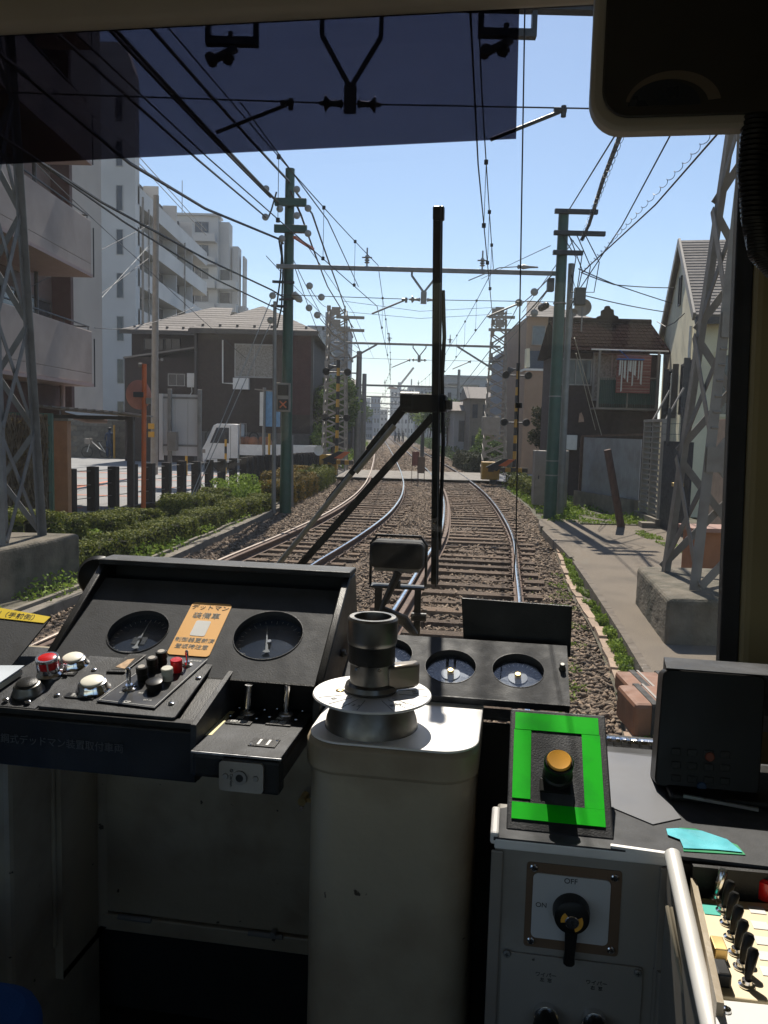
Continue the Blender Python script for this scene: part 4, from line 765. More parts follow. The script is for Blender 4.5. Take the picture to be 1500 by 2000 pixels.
# green poles
def polething(label, base, top, r, mt, name='utility_pole', n=14):
    t = T(name, label, 'pole', (base[0], base[1], base[2])); t.p('shaft', M().cyl(base, top, r*1.12, r*.85, n), mt); return t
GL, GR_ = 20.9, 20.2
zl = U(566, 330, GL).z; xl_ = (U(558, 985, GL).x+U(566, 340, GL).x)/2
lp = polething('tall dark green pole carrying signals on the left of the tracks', (xl_, GL, -.2), (xl_, GL, zl), .135, greenpole)
zr = U(1100, 412, GR_).z; xr_ = U(1088, 700, GR_).x
rp = polething('thick dark green pole at the far end of the right path', (xr_, GR_, -.2), (xr_, GR_, zr), .142, greenpole)
def ins(t, px, py, y, r=.085, parent=None):
    p = U(px, py, y); t.p('insulator', M().lathe(p+V(0, -.05, 0), (0, 1, 0), [(.02, -.03), (r*.5, -.025), (r, 0), (r*.95, .02), (r*.4, .04), (.02, .07)], 14), insul)
for px0, px1, py in ((537, 599, 395), (536, 600, 447)):
    a, b = U(px0, py, GL-.2), U(px1, py+1, GL-.2); lp.p('crossarm', M().box(a.x, b.x, GL-.3, GL-.17, a.z-.09, a.z+.09), greenpole, bevel=.01)
for px0, px1, py, d_ in ((532, 575, 550, .06), (530, 560, 597, .06), (583, 545, 583, .05)):
    a, b = U(px0, py, GL-.15), U(px1, py+2, GL-.15); lp.p('bracket', M().beam(a, b, d_), darkiron)
for px, py in ((520, 370), (580, 371), (547, 409), (602, 408), (580, 422), (519, 425), (602, 457), (551, 467), (605, 559), (628, 581), (604, 602), (620, 616), (533, 578), (529, 626)): ins(lp, px, py, GL-.35)
lp.p('brace_strut', M().beam(U(575, 463, GL-.3), U(612, 487, GL+1), .06), orangep); lp.p('bell_insulator', M().lathe(U(572, 572, GL-.3), U(590, 590, GL-.3)-U(572, 572, GL-.3), [(.03, 0), (.08, .02), (.09, .22), (.04, .3)], 12), insul)
for pts in (((545, 470), (550, 500), (548, 540), (540, 600)), ((549, 468), (553, 520), (550, 600), (541, 640)), ((540, 375), (530, 410), (524, 425))):
    lp.p('cable_drop', M().tube([U(a, b, GL-.25) for a, b in pts], .022), wirem)
sg = [U(553, 762, GL-.3), U(553, 790, GL-.3)]
for k, c in enumerate(sg):
    h = lp.p('signal_box', M().box(c.x-.17, c.x+.17, c.y, c.y+.12, c.z-.18, c.z+.18), galvb, bevel=.01); lp.p('signal_face', M().box(c.x-.13, c.x+.13, c.y-.02, c.y-.001, c.z-.13, c.z+.13), blackflat, parent=h, smooth=False)
    if k == 1: lp.p('cross_mark', M().beam(c+V(-.08, -.03, -.08), c+V(.08, -.03, .08), .03, .01, up=(0, 1, 0)).beam(c+V(-.08, -.035, .08), c+V(.08, -.035, -.08), .03, .01, up=(0, 1, 0)), orangep, parent=h, smooth=False)
for z, wd in ((zr-.06, .75), (zr-.55, .95), (zr-1.0, .45)):
    rp.p('crossarm', M().box(xr_-.25, xr_+wd, GR_-.26, GR_-.14, z-.05, z+.05), darkiron, bevel=.005)
for px, py in ((1043, 571), (1013, 592), (1043, 612)): ins(rp, px, py, GR_+1.5, .1)
for k in range(5):
    a = xr_+random.uniform(-.1, .5); rp.p('cable_loop', M().tube([V(a, GR_-.2, zr-.6), V(a+.35, GR_-.2, zr-1.0-.1*k), V(a+.25, GR_-.25, zr-1.9), V(xr_+.2, GR_-.2, zr-1.5-.2*k)], .012), wirem)
rp.p('junction_box', M().box(xr_+.3, xr_+.55, GR_-.3, GR_-.1, zr-2.2, zr-1.8).box(xr_-.35, xr_-.2, GR_-.3, GR_-.1, zr-1.9, zr-1.6), darkiron, bevel=.01)
rp.p('bell_insulator', M().lathe(U(1056, 602, GR_+.8), U(1082, 588, GR_+.1)-U(1056, 602, GR_+.8), [(.04, 0), (.09, .02), (.09, .3), (.04, .4)], 12), darkiron)
for z in (1.0, 1.35, 2.9, 5.1): rp.p('pole_band', M().cyl((xr_, GR_, z), (xr_, GR_, z+.03), .155, n=14), galv)
polething('slim grey pipe standing against the left green pole', (U(536, 970, 20.5).x, 20.4, -.1), (U(538, 590, 20.5).x, 20.4, U(538, 590, 20.5).z), .05, galv, 'conduit_pole')
polething('short grey post just right of the left green pole', (U(570, 960, 22).x, 22, -.1), (U(570, 850, 22).x, 22, U(570, 850, 22).z), .045, galv, 'grey_post')
polething('weathered grey pole leaning against the right green pole', (U(1093, 1000, GR_+.5).x, GR_+.5, -.1), (U(1116, 515, GR_+.5).x, GR_+.5, U(1116, 515, GR_+.5).z), .085, galv, 'utility_pole')
polething('white concrete utility pole behind the orange mirror pole', (U(301, 890, 33).x, 33, -.1), (U(305, 382, 33).x, 33, U(305, 382, 33).z), .13, galvb, 'utility_pole')
polething('thin pale pole in front of the balcony tower', (U(279, 890, 45).x, 45, -.1), (U(279, 385, 45).x, 45, U(279, 385, 45).z), .07, galvb, 'utility_pole')
a = U(1214, 1030, 18.3); b = U(1184, 878, 18.3)
solo('leaning_post', M().cyl((a.x, a.y, -.05), (b.x, b.y-.1, b.z), .085, .08, 12), mat('reddish_wood_post', (.10, .06, .045), .85, var=.3, scale=6, bump=.4, stretch=(5, 5, 1)), 'leaning reddish brown post at the edge of the asphalt path', 'post')
for px0, px1, py, y, lab in ((1046, 1070, 880, 24, 'tall pale equipment cabinet left of the right green pole'), (1086, 1112, 880, 22.5, 'narrow pale cabinet right of the right green pole')):
    a, b = U(px0, py, y), U(px1, py, y); o = T('equipment_cabinet', lab, 'cabinet', ((a.x+b.x)/2, y, -.1)); o.p('body', M().box(a.x, b.x, y, y+.4, -.05, a.z), galvb, bevel=.01); o.p('door', M().box(a.x+.03, b.x-.03, y-.02, y-.001, .05, a.z-.05), galvb, bevel=.005); o.p('lock', M().box(a.x+.1, a.x+.13, y-.035, y-.021, .7, .8), darkiron)
# gantries with beams
def gantry(label, x0, x1, y, z, mt=galv, hang=None, posts=True, braces=False, spanx=(None, None), th=.09, drop=.74, vert=.18, hw=.30):
    t = T('catenary_gantry', label, 'gantry', ((x0+x1)/2, y, z)); t.p('beam', M().box(x0, x1, y-th/2, y+th/2, z-th, z+.01), mt, bevel=.008)
    xm = (LC(y)+RC(y))/2
    if hang is None: hang = xm
    zb = z-drop; t.p('hanger_frame', M().beam((hang-hw, y, z-th), (hang-hw, y, z-vert), .05).beam((hang+hw, y, z-th), (hang+hw, y, z-vert), .05).beam((hang-hw, y, z-vert), (hang, y, zb+.17), .05).beam((hang+hw, y, z-vert), (hang, y, zb+.17), .05).box(hang-.07, hang+.07, y-.03, y+.03, zb-.1, zb+.19), mt, smooth=False)
    for s in (-1, 1): t.p('span_insulator', M().lathe((hang+s*.08, y, zb), (s, 0, 0), [(.03, 0), (.05, .02), (.035, .05), (.03, .14), (.06, .17), (.085, .19), (.085, .205), (.03, .22), (.02, .27)], 12), insul if y > 15 else darkiron)
    t.p('span_wire', M().tube([(x0, y, zb+.03), (hang, y, zb), (x1, y, zb+.03)], .009, 5), wirem)
    for f in (LC, RC):
        c = f(y); p = V(c+.15, y-.1, zb-.38); q = V(c+.92, y, zb-.03); t.p('steady_arm', M().tube([p, q], .022, 8).cyl(q+V(-.06, 0, .02), q+V(.08, 0, .02), .035, n=8).cyl(q+V(.05, 0, -.05), q+V(.05, 0, .07), .03, n=8), mt)
        if posts:
            t.p('post_insulator', M().cyl((c, y, z), (c, y, z+.45), .02, n=6).lathe((c, y, z+.08), (0, 0, 1), [(.03, 0), (.07, .02), (.03, .05), (.07, .08), (.03, .11), (.07, .14), (.03, .2)], 10).beam((c-.12, y, z+.22), (c+.12, y, z+.22), .03), insul)
    if braces:
        for s, xx in ((1, x0), (-1, x1)): t.p('knee_brace', M().beam((xx+s*.25, y, z-1.1), (xx+s*2.0, y, z-.08), .08), mt)
    return t
g1 = gantry('near overhead beam with hanging frames seen at the top through the tinted visor', -4.9, 4.1, 9.75, U(684, -12, 9.75).z, darkiron, hang=U(686, 100, 9.75).x, posts=False, th=.14, drop=U(684, -12, 9.75).z-U(684, 203, 9.75).z, vert=.45, hw=.33)
for pxa, pxb, pyb in ((402, 505, 88), (934, 1047, 72)):
    a, b = U(pxa, pyb, 9.75), U(pxb, pyb, 9.75); zt = U(684, -12, 9.75).z-.12; w_ = .055
    g1.p('hanging_frame', M().box(a.x, a.x+w_, 9.7, 9.8, a.z, zt).box(b.x-w_, b.x, 9.7, 9.8, a.z, zt).box(a.x+w_, b.x-w_, 9.7, 9.8, a.z, a.z+w_*1.5), darkiron, smooth=False)
    c = U((pxa+pxb)/2-12, pyb+20, 9.75); g1.p('clamp', M().cyl(c+V(.05, 0, .25), c+V(.05, 0, -.08), .03, n=8).beam(c+V(-.14, 0, -.05), c+V(.12, 0, .08), .07).cyl(c+V(-.17, -.05, -.04), c+V(-.17, .1, -.04), .06, n=8).lathe(c+V(-.02, 0, -.08), (.3, 0, .4), [(.03, 0), (.08, .03), (.03, .06), (.08, .1), (.03, .13)], 10), darkiron)
g2 = gantry('pale beam spanning between the two green poles', xl_-.25, xr_, 20.5, U(820, 524, 20.5).z)
g2.p('long_insulator', M().lathe(U(1010, 521, 20.3), (1, 0, 0), [(.02, 0), (.06, .03), (.03, .08), (.06, .14), (.03, .3), (.02, .5)], 8).tube([U(915, 548, 20.3), U(975, 523, 20.3), U(1010, 521, 20.3)], .012), insul)
gantry('thin beam with diagonal braces between the far lattice towers', U(652, 670, 39).x, U(978, 670, 39).x, 39, U(800, 671, 39).z, galv, braces=True)
for k, (y, lab) in enumerate(((72, 'third thin beam crossing the tracks beyond the level crossing'), (98, 'fourth thin beam crossing the far tracks'), (125, 'fifth thin beam crossing the far tracks'), (152, 'sixth faint beam near the end of the tracks'), (185, 'seventh faint beam near the end of the tracks'), (225, 'farthest faint beam at the vanishing point'))):
    xm = (LC(y)+RC(y))/2; gantry(lab, xm-5.2, xm+5.0, y, 5.75, galv, th=.16)
    for s, sl_ in ((-5.0, 'left'), (4.9, 'right')):
        p = T('catenary_pole', 'grey overhead line pole %s of the tracks holding the %s' % (sl_, lab.split(' crossing')[0].split(' near')[0].split(' at the')[0]), 'pole', (xm+s, y, -.1)); p.p('shaft', M().cyl((xm+s, y, -.1), (xm+s, y, 7.2), .17, .12, 10), galv)
        if y < 130: p.p('crossarm', M().box(xm+s-.1, xm+s+1.1*(-1 if s > 0 else 1), y-.1, y, 6.6, 6.72).box(xm+s-.1, xm+s+.9*(-1 if s > 0 else 1), y-.1, y, 5.9, 6.0), galv, smooth=False)
FL = lattice('lattice_tower', 'far pale lattice tower left of the tracks at the level crossing', U(657, 700, 39.3).x, 39.5, -.1, .55, .38, U(657, 597, 39).z, 15, galvb, wl=.07)
FR = lattice('lattice_tower', 'far pale lattice tower right of the tracks at the level crossing', U(973, 700, 39.3).x, 39.5, -.1, .55, .3, U(973, 602, 39).z, 15, galvb, wl=.07)
for t_, px, s in ((FL, 657, 1), (FR, 975, 1)):
    for py in (620, 645):
        a = U(px, py, 39); t_.p('crossarm', M().box(a.x-.5 if px > 900 else a.x, a.x+.7 if px > 900 else a.x+1.3, 38.8, 38.95, a.z-.06, a.z+.06), galvb, smooth=False)
    for py in (608, 632): a = U(px, py, 39); t_.p('plate', M().box(a.x-.2, a.x+.2, 38.75, 38.8, a.z-.2, a.z+.16), galvb, smooth=False)
q = U(960, 831, 38.8); FR.p('control_box', M().box(q.x-.45, q.x+.35, 38.5, 38.9, q.z-.45, q.z+.4), galvb, bevel=.02)
for px, y, top, lab in ((702, 46, 686, 'dark grey pole with wire arms just past the left far lattice tower'), (712, 56, 730, 'shorter dark pole behind the grey pole on the left')):
    p = U(px, top, y); polething(lab, (p.x, y, -.1), (p.x, y, p.z), .17, galv, 'utility_pole')
for px, y, top, bot, lab in ((826, 62, 835, 870, 'dark post right of the tracks behind the wiper'),):
    p = U(px, top, y); polething(lab, (p.x, y, -.1), (p.x, y, p.z), .14, darkiron, 'trackside_post')
# wires -------------------------------------------------------
def wire(label, pts, r, ext=None, sag=0, mt=wirem, name='overhead_wire', n=5, seg=10, twist=0, **kw):
    P = [U(a, b, y) if len(q) == 3 else Vector(q[:3]) for q in pts for a, b, y in [q[:3]]] if not isinstance(pts[0], Vector) else list(pts)
    if ext is not None: d = (P[0]-P[1]); P = [P[0]+d*((ext-P[0].y)/d.y)]+P
    out = []
    for i in range(len(P)-1):
        L_ = (P[i+1]-P[i]).length
        for k in range(seg+(i == len(P)-2)): f = k/seg; out.append(P[i].lerp(P[i+1], f)-V(0, 0, sag*L_*f*(1-f)))
    m = M().tube(out, r, n)
    if twist:
        q = []; d = (P[-1]-P[0]).normalized(); a = d.orthogonal().normalized(); b = d.cross(a); N_ = 260
        for k in range(N_): f = k/(N_-1); q.append(P[0].lerp(P[-1], f)-V(0, 0, sag*(P[-1]-P[0]).length*f*(1-f))+(a*math.cos(k*.75)+b*math.sin(k*.75))*twist)
        m.tube(q, .005, 4)
    return solo(name, m, mt, label, 'overhead wire')
wire('left cable of the thick pair sweeping to the upper crossarm of the left green pole', [(215, 60, 11.5), (528, 385, 20.7)], .028, ext=2, sag=.01)
wire('right cable of the thick pair sweeping to the upper crossarm of the left green pole', [(224, 57, 11.5), (545, 398, 20.7)], .032, ext=2, sag=.01)
wire('thick black cable passing over the top of the left green pole', [(290, 50, 11.5), (562, 352, 20.5), (610, 418, 26), (660, 560, 39), (705, 690, 58)], .03, ext=2, sag=.01)
wire('thick cable curving down left of the far left tower', [(567, 372, 20.5), (588, 420, 21), (640, 560, 36), (690, 640, 46)], .026, sag=.01)
wire('heavy cable sagging from the upper left to the lower crossarm of the left green pole', [(70, 165, 9), (252, 318, 12), (400, 407, 16), (543, 466, 20.5), (553, 476, 20.7)], .026, ext=4)
wire('thinner cable dropping from the visor to the disc insulator left of the green pole', [(200, 145, 9), (385, 311, 13.5), (519, 424, 20.5)], .019, ext=4)
wire('upper of the two cables running from the left lattice tower to the grey conduit pole', [(92, 325, 11), (200, 396, 13), (400, 505, 17), (530, 566, 20.5), (553, 580, 20.7)], .020, ext=6)
wire('lower of the two cables running from the left lattice tower to the grey conduit pole', [(88, 325, 11), (240, 432, 13.5), (420, 545, 17.5), (556, 610, 20.7)], .016, ext=6)
wire('thin black service wire crossing in front of the balcony tower', [(0, 250, 14), (262, 500, 24), (480, 700, 33)], .010, sag=.02)
wire('thin wire crossing low in front of the beige wall', [(185, 640, 24), (262, 640, 30), (380, 600, 38)], .012, sag=.03)
wire('faint wire from the white utility pole toward the near building', [(150, 610, 24), (290, 505, 33)], .012); wire('second faint wire from the white utility pole toward the near building', [(60, 560, 20), (290, 440, 33)], .010)
wire('fine pale wire rising to the white utility pole', [(130, 700, 22), (200, 580, 28), (300, 470, 33)], .008, mt=wirelt)
def catenary(f, offs, lab):
    Y = [-6, 9.75, 20.5, 39, 55, 72, 98, 125, 152, 185, 225]
    zc = lambda y: 4.98 if y > 15 else 5.05
    wire('contact wire above the '+lab, [V(f(y)+.12*(-1)**i+offs, y, zc(y)) for i, y in enumerate(Y)], .009, name='contact_wire')
    wire('messenger wire above the contact wire of the '+lab, [V(f(y)+.12*(-1)**i+offs, y, 5.95) for i, y in enumerate(Y)], .009, sag=.02, name='messenger_wire')
    spans = ['', 'the near beam and the green pole beam', 'the green pole beam and the lattice tower beam', 'the lattice tower beam and the level crossing trees', 'the crossing trees and the third thin beam', 'the third and fourth thin beams']
    for i in range(1, 6):
        for k in range(1, 4):
            g = k/4; y = Y[i]+(Y[i+1]-Y[i])*g; x = f(Y[i])+.12*(-1)**i+(f(Y[i+1])+.12*(-1)**(i+1)-f(Y[i])-.12*(-1)**i)*g+offs; L_ = Y[i+1]-Y[i]; zm = 5.95-.02*L_*g*(1-g)
            solo('dropper_wire', M().tube([(x, y, zm), (x, y, 5.0)], .006, 4).cyl((x, y, 4.99), (x, y, 5.05), .03, n=8).cyl((x, y, zm-.03), (x, y, zm+.03), .03, n=8), wirem, '%s dropper over the %s between %s' % (['nearest', 'middle', 'farthest'][k-1], lab, spans[i]), 'dropper wire', group='droppers of the '+lab)
catenary(LC, .15, 'left track'); catenary(RC, .15, 'right track')
wire('feeder wire fanning out toward the far left tower, upper', [(700, 560, 20.5), (640, 430, 14), (470, 200, 10.5)], .009); wire('thin wire from the left pole top toward the crossing', [(600, 480, 21), (690, 610, 39), (730, 700, 72)], .010)
wire('thin wire from the left pole discs down to the crossing lights', [(520, 500, 20.7), (700, 680, 39)], .010, sag=.02)
wire('upper thin wire sagging between the far towers', [(670, 588, 30), (820, 608, 32), (975, 600, 34)], .008); wire('lower thin wire sagging between the far towers', [(675, 609, 30), (820, 622, 32), (1000, 612, 34)], .008)
for i, (a, b) in enumerate((((604, 560), (640, 600)), ((620, 616), (700, 690)), ((560, 480), (655, 660)), ((575, 520), (640, 690)))):
    wire(['short wire past the first disc of the left pole', 'wire past the lowest disc of the left pole', 'slack wire left of the far left tower', 'slack inner wire beside the brown house'][i], [(*a, 21), (*b, 38)], .011, sag=.03)
wire('thick cable hanging from the dark mirror box to the right green pole', [(1212, 262, 13), (1178, 350, 16), (1150, 440, 19.9), (1136, 470, 20)], .04, ext=9, twist=.05)
wire('thin cable beside the thick one down to the top of the right green pole', [(1205, 258, 13), (1110, 412, 20)], .014, ext=9); wire('long diagonal wire down to the base of the right pole arms', [(1322, 240, 12), (1215, 440, 17), (1125, 575, 21)], .013, ext=9)
wire('spiral wrapped cable running up right from the right green pole', [(1420, 240, 10.5), (1280, 400, 15), (1137, 532, 20)], .015, ext=8, twist=.028)
wire('upper service wire from the right pole to the cream gable house', [(1135, 532, 20.2), (1200, 556, 22), (1318, 562, 25.6)], .014, sag=.02); wire('crossing service wire from the right pole to the cream gable house', [(1130, 525, 20.2), (1200, 555, 22), (1312, 592, 25.4)], .014, sag=.01); wire('low service wire running right over the brown house roof', [(1126, 573, 20.2), (1305, 610, 26.4)], .014, sag=.02)
wire('drooping wire below the eave of the cream house', [(1283, 628, 24.8), (1300, 638, 24), (1318, 630, 23), (1337, 612, 22)], .012)
wire('wire from the right pole toward the far right tower, upper', [(1075, 480, 20), (985, 522, 29), (940, 545, 36)], .010); wire('wire from the right pole toward the far right tower, middle', [(1080, 535, 20), (1010, 600, 30), (985, 645, 38)], .016, sag=.02); wire('wire from the right pole toward the far right tower, lower', [(1075, 560, 20), (980, 680, 38), (880, 780, 90)], .010, sag=.02); wire('steep wire behind the right pole', [(1120, 470, 20), (1020, 610, 34)], .012)
wire('thick feeder passing the right far tower', [(1078, 555, 20), (1040, 600, 26), (960, 680, 45), (870, 790, 110)], .022, sag=.01)
wire('pale stay wire on the left running from the pole to the hedge', [(530, 583, 20.5), (360, 1003, 17.5)], .011, mt=wirelt, name='stay_wire'); wire('pale stay wire on the right running from the pole to the hedge', [(528, 632, 20.5), (366, 998, 17.6)], .011, mt=wirelt, name='stay_wire')
wire('thin stay wire leaning over the brown tiled house', [(1122, 660, 20.8), (1175, 850, 22)], .010, mt=wirelt, name='stay_wire'); wire('second thin stay wire leaning over the brown tiled house', [(1125, 690, 20.8), (1163, 840, 22)], .009, mt=wirelt, name='stay_wire')
for px, py, y, r, lab in ((1138, 600, 26.5, .27, 'round satellite dish above the brown tiled house ridge'), (1119, 610, 26.2, .13, 'small satellite dish beside the larger one')):
    c = U(px, py, y); t = T('satellite_dish', lab, 'satellite dish', (c.x, c.y, c.z-.7)); t.p('dish', M().lathe(c, (.1, 1, .3), [(.02, .03), (r*.5, .0), (r, -.06), (r*.98, -.04), (r*.5, .02), (.01, .05)], 20), galvb); t.p('mast', M().cyl(c+V(0, .03, 0), c+V(0, .03, -.75), .02), galv)
# ------------------------------------------------------------- level crossing equipment
stripe_y = yellowp
def striped(label, px, y, top, gb):
    p = U(px, top, y); q = G(px, gb, 0); x = p.x; t = T('crossing_signal', label, 'crossing signal', (x, y, -.05)); n = int((p.z)/.32)
    for k in range(n+1): t.p('stripe', M().cyl((x, y, -.05+k*(p.z/n)*.98), (x, y, -.05+(k+1)*(p.z/n)*.98), .075, n=12), yellowp if k % 2 else blackflat, smooth=True)
    for py in (0, 1):
        z = p.z*(.52 if py else .93); t.p('arm', M().cyl((x-.55, y, z), (x+.45, y, z), .03, n=8), darkiron)
        for s in (-.5, .4): l_ = t.p('lamp', M().lathe((x+s, y+.1, z), (0, -1, 0), [(.06, -.05), (.12, 0), (.12, .06), (.14, .07), (.14, .2), (.13, .2), (.10, .08)], 16), darkiron); t.p('hood', M().lathe((x+s, y-.1, z+.02), (0, -1, -.1), [(.15, 0), (.15, .12), (.145, .12), (.145, 0)], 16), blackflat, parent=l_)
    t.p('speaker', M().lathe((x-.1, y, p.z*.93+.25), (-1, -.4, -.2), [(.04, 0), (.05, .1), (.14, .3), (.13, .3)], 14), darkiron)
    return t
striped('yellow and black striped crossing signal post at the left of the crossing', 661, 35.2, 712, 905); striped('yellow and black striped crossing signal post at the right of the crossing', 1012, 34.0, 718, 935)
def barrier(label, xa, xb, y, z, s):
    t = T('crossing_barrier', label, 'crossing barrier', ((xa+xb)/2, y, -.05)); x0 = xa if s > 0 else xb
    t.p('housing', M().box(min(x0, x0+s*.7), max(x0, x0+s*.7), y, y+.5, .1, z+.1), yellowp, bevel=.02)
    for k in range(8): f0, f1 = k/8, (k+1)/8; t.p('rail_segment', M().box(xa+(xb-xa)*f0, xa+(xb-xa)*f1, y-.12, y-.02, z-.28, z-.1), yellowp if k % 2 == 0 else mat('dark_stripe_paint%d' % len(bpy.data.materials), (.05, .04, .03), .6), smooth=False)
    t.p('counterweight', M().prism([(x0+s*.1, y-.3, z-.1), (x0+s*.75, y-.3, z+.25), (x0+s*1.0, y-.3, z+.25), (x0+s*.55, y-.3, z-.25)], (0, .15, 0)), blackflat, smooth=False); t.p('counterweight_plate', M().prism([(x0+s*.6, y-.33, z-.02), (x0+s*1.0, y-.33, z+.24), (x0+s*1.25, y-.33, z+.24), (x0+s*.9, y-.33, z-.05)], (0, .03, 0)), orangep, smooth=False)
    t.p('pedestal', M().box(x0+s*.35, x0+s*.6, y+.05, y+.35, -.1, z-.1), darkiron, smooth=False); return t
barrier('yellow crossing barrier mechanism left of the tracks by the slat fence', U(624, 900, 33.4).x, U(690, 900, 33.4).x, 33.4, U(650, 893, 33.4).z, 1); barrier('orange and black crossing barrier right of the tracks', U(942, 910, 33.2).x, U(1030, 910, 33.2).x, 33.2, U(980, 908, 33.2).z, 1)
c = U(622, 880, 33); solo('reflector_disc', M().lathe(c, (.25, 1, .1), [(.02, .05), (.12, .03), (.2, 0), (.19, .03)], 20), whitep, 'white round reflector at the end of the slat fence', 'reflector')
for px, a, b, col, lab in ((811, 882, 922, mat('red_brown_panel', (.22, .08, .06), .7), 'reddish upright marker board between the tracks at the crossing'), (822, 892, 937, mat('brown_panel', (.18, .12, .08), .7), 'brown framed marker board between the tracks at the crossing')):
    y = 33.3 if px == 811 else 32.4; p, q = U(px-5, a, y), U(px+6, b, y); t = T('marker_board', lab, 'marker board', (p.x, y, -.2)); t.p('board', M().box(p.x, q.x, y, y+.04, q.z+.25, p.z), col, bevel=.004); t.p('frame', M().box(p.x-.02, p.x, y-.01, y+.05, -.2, p.z+.02).box(q.x, q.x+.02, y-.01, y+.05, -.2, p.z+.02), rust, smooth=False)
# slat fence: dark posts with wires, then tight boards
t = T('post_fence', 'row of dark square timber posts with wires along the parking lot', 'fence', (-5.5, 24, -.1))
pm = M().box(-.105, .105, -.09, .09, 0, 1.06).mesh('post', postm, smooth=False); A = V(-6.95, 18.3, -.08); B = V(-2.75, 34.5, -.08); d = (B-A); L_ = d.length; d.normalize(); s = 0; k = 0
while s < L_-.1:
    t.i('post', pm, A+d*s+V(0, 0, random.uniform(-.04, .03)), rz=-.2+random.uniform(-.06, .06), sc=(1 if s < 9 else 1.15, 1, 1)); s += .84 if s < 9 else (.42 if s < 12.5 else .26); k += 1
for z in (.28, .58, .9): t.p('fence_wire', M().tube([A+V(0, 0, z+.08), A+d*4+V(0, 0, z+.06), A+d*9+V(0, 0, z+.08)], .009, 5), galv)
# ------------------------------------------------------------- street furniture on the left
px_, y_ = 281, 19.6; b = U(px_-1, 995, y_); tp = U(px_+1, 711, y_)
t = T('mirror_pole', 'orange pole with the back of a round traffic mirror beside the fence', 'traffic mirror', (b.x, y_, -.1)); t.p('pole', M().cyl((b.x, y_, -.1), (tp.x, y_, tp.z), .055, n=14), orangep)
c = U(270, 771, y_+.1); t.p('mirror', M().lathe(c, (.3, 1, .05), [(.02, -.06), (.15, -.055), (.28, -.02), (.335, 0), (.345, .01), (.33, .03)], 36), mat('faded_pink_orange', (.50, .22, .17), .55, var=.12)); t.p('clamp', M().box(c.x-.07, c.x+.17, c.y-.17, c.y-.07, c.z-.06, c.z+.06), darkiron, bevel=.01); c2 = U(276, 713, y_); t.p('pole_light', M().cyl(c2+V(-.06, 0, 0), c2+V(.02, 0, 0), .05, n=10), galvb); c3 = U(289, 783, y_-.1); t.p('tag_box', M().box(c3.x-.05, c3.x+.07, c3.y, c3.y+.06, c3.z-.07, c3.z+.07), galvb)
t = T('sign_board', 'back of a large white panel sign on two grey posts', 'sign', (U(350, 880, 27).x, 27, -.1)); y = 27.; X = lambda p: U(p, 800, y).x; Z = lambda p: U(350, p, y).z
for a, b in ((312, 319), (320, 341), (342, 366), (367, 388)): t.p('panel', M().box(X(a), X(b), y+(.0 if a > 312 else -.1), y+.04, Z(890 if a > 312 else 899), Z(770)), whitewall, smooth=False)
for a in (333, 391): t.p('post', M().box(X(a)-.06, X(a)+.06, y-.14, y-.02, -.1, Z(760)), galv, bevel=.01)
t.p('meter_box', M().box(X(334), X(352), y-.5, y-.2, Z(880), Z(843)), galvb, bevel=.02); t.p('cross_rail', M().box(X(314), X(394), y-.018, y-.004, Z(779), Z(775)).box(X(314), X(394), y-.018, y-.004, Z(872), Z(868)), galv, smooth=False)
t = T('blue_sign', 'narrow white sign board with blue panel beside the green pole', 'sign', (U(520, 880, 30).x, 30, -.1)); y = 30.; X = lambda p: U(p, 800, y).x; Z = lambda p: U(520, p, y).z
t.p('post', M().cyl((X(516), y, -.1), (X(516), y, Z(757)), .06, n=10), galv); t.p('panel', M().box(X(508), X(515), y-.1, y+.6, Z(832), Z(766)), whitep, smooth=False); t.p('blue_panel', M().box(X(519), X(547), y, y+.05, Z(833), Z(762)), mat('blue_sign_paint', (.16, .33, .55), .5), smooth=False); t.p('lamp', M().beam((X(498), y-.1, Z(761)), (X(535), y-.1, Z(764)), .09, .04), galvb)
for px, y, a, b, lab in ((223, 46, 830, 893, 'yellow bollard in front of the person by the block wall'), (364, 33, 876, 900, 'small yellow bollard beside the large sign'), (526, 34, 847, 868, 'small yellow post behind the truck bed'), (441, 34.5, 844, 893, 'yellow and black striped post in front of the truck')):
    p, q = U(px, a, y), U(px, b, y); t = T('bollard', lab, 'bollard', (p.x, y, -.05)); n = 6
    for k in range(n): t.p('stripe', M().cyl((p.x, y, -.05+k*(p.z+.05)/n), (p.x, y, -.05+(k+1)*(p.z+.05)/n), .055 if y > 40 else .05, n=10), (blackflat if (k % 2 and 'striped' in lab) else yellowp))
q = U(295, 833, 32.7); t = T('small_notices', 'two small yellow notices fixed on the white utility pole', 'notice', q)
for dz in (0, -.32): t.p('notice', M().box(q.x-.12, q.x+.12, 32.72, 32.74, q.z-.1+dz, q.z+.12+dz), yellowp, smooth=False)
# truck
y = 36.6; X = lambda p: U(p, 860, y).x; t = T('flatbed_truck', 'small white flatbed truck parked behind the dark fence facing left', 'truck', (X(500), y+.8, -.02)); x0 = X(396); x1 = X(466); x2 = X(622)
t.p('cab', M().prism([(x0, y, .35), (x0-.02, y, .95), (x0+.1, y, 1.15), (x0+.48, y, 1.98), (x0+.62, y, 2.05), (x1-.02, y, 2.05), (x1-.02, y, .35)], (0, 1.65, 0)), whitep, bevel=.03)
t.p('door_window', M().prism([(x0+.32, y-.012, 1.2), (x0+.6, y-.012, 1.88), (x0+1.15, y-.012, 1.88), (x0+1.15, y-.012, 1.2)], (0, .02, 0)), winm, smooth=False); t.p('windshield', M().prism([(x0+.07, y+.12, 1.17), (x0+.42, y+.12, 1.93), (x0+.42, y+1.53, 1.93), (x0+.07, y+1.53, 1.17)], (-.03, 0, .02)), winm, smooth=False)
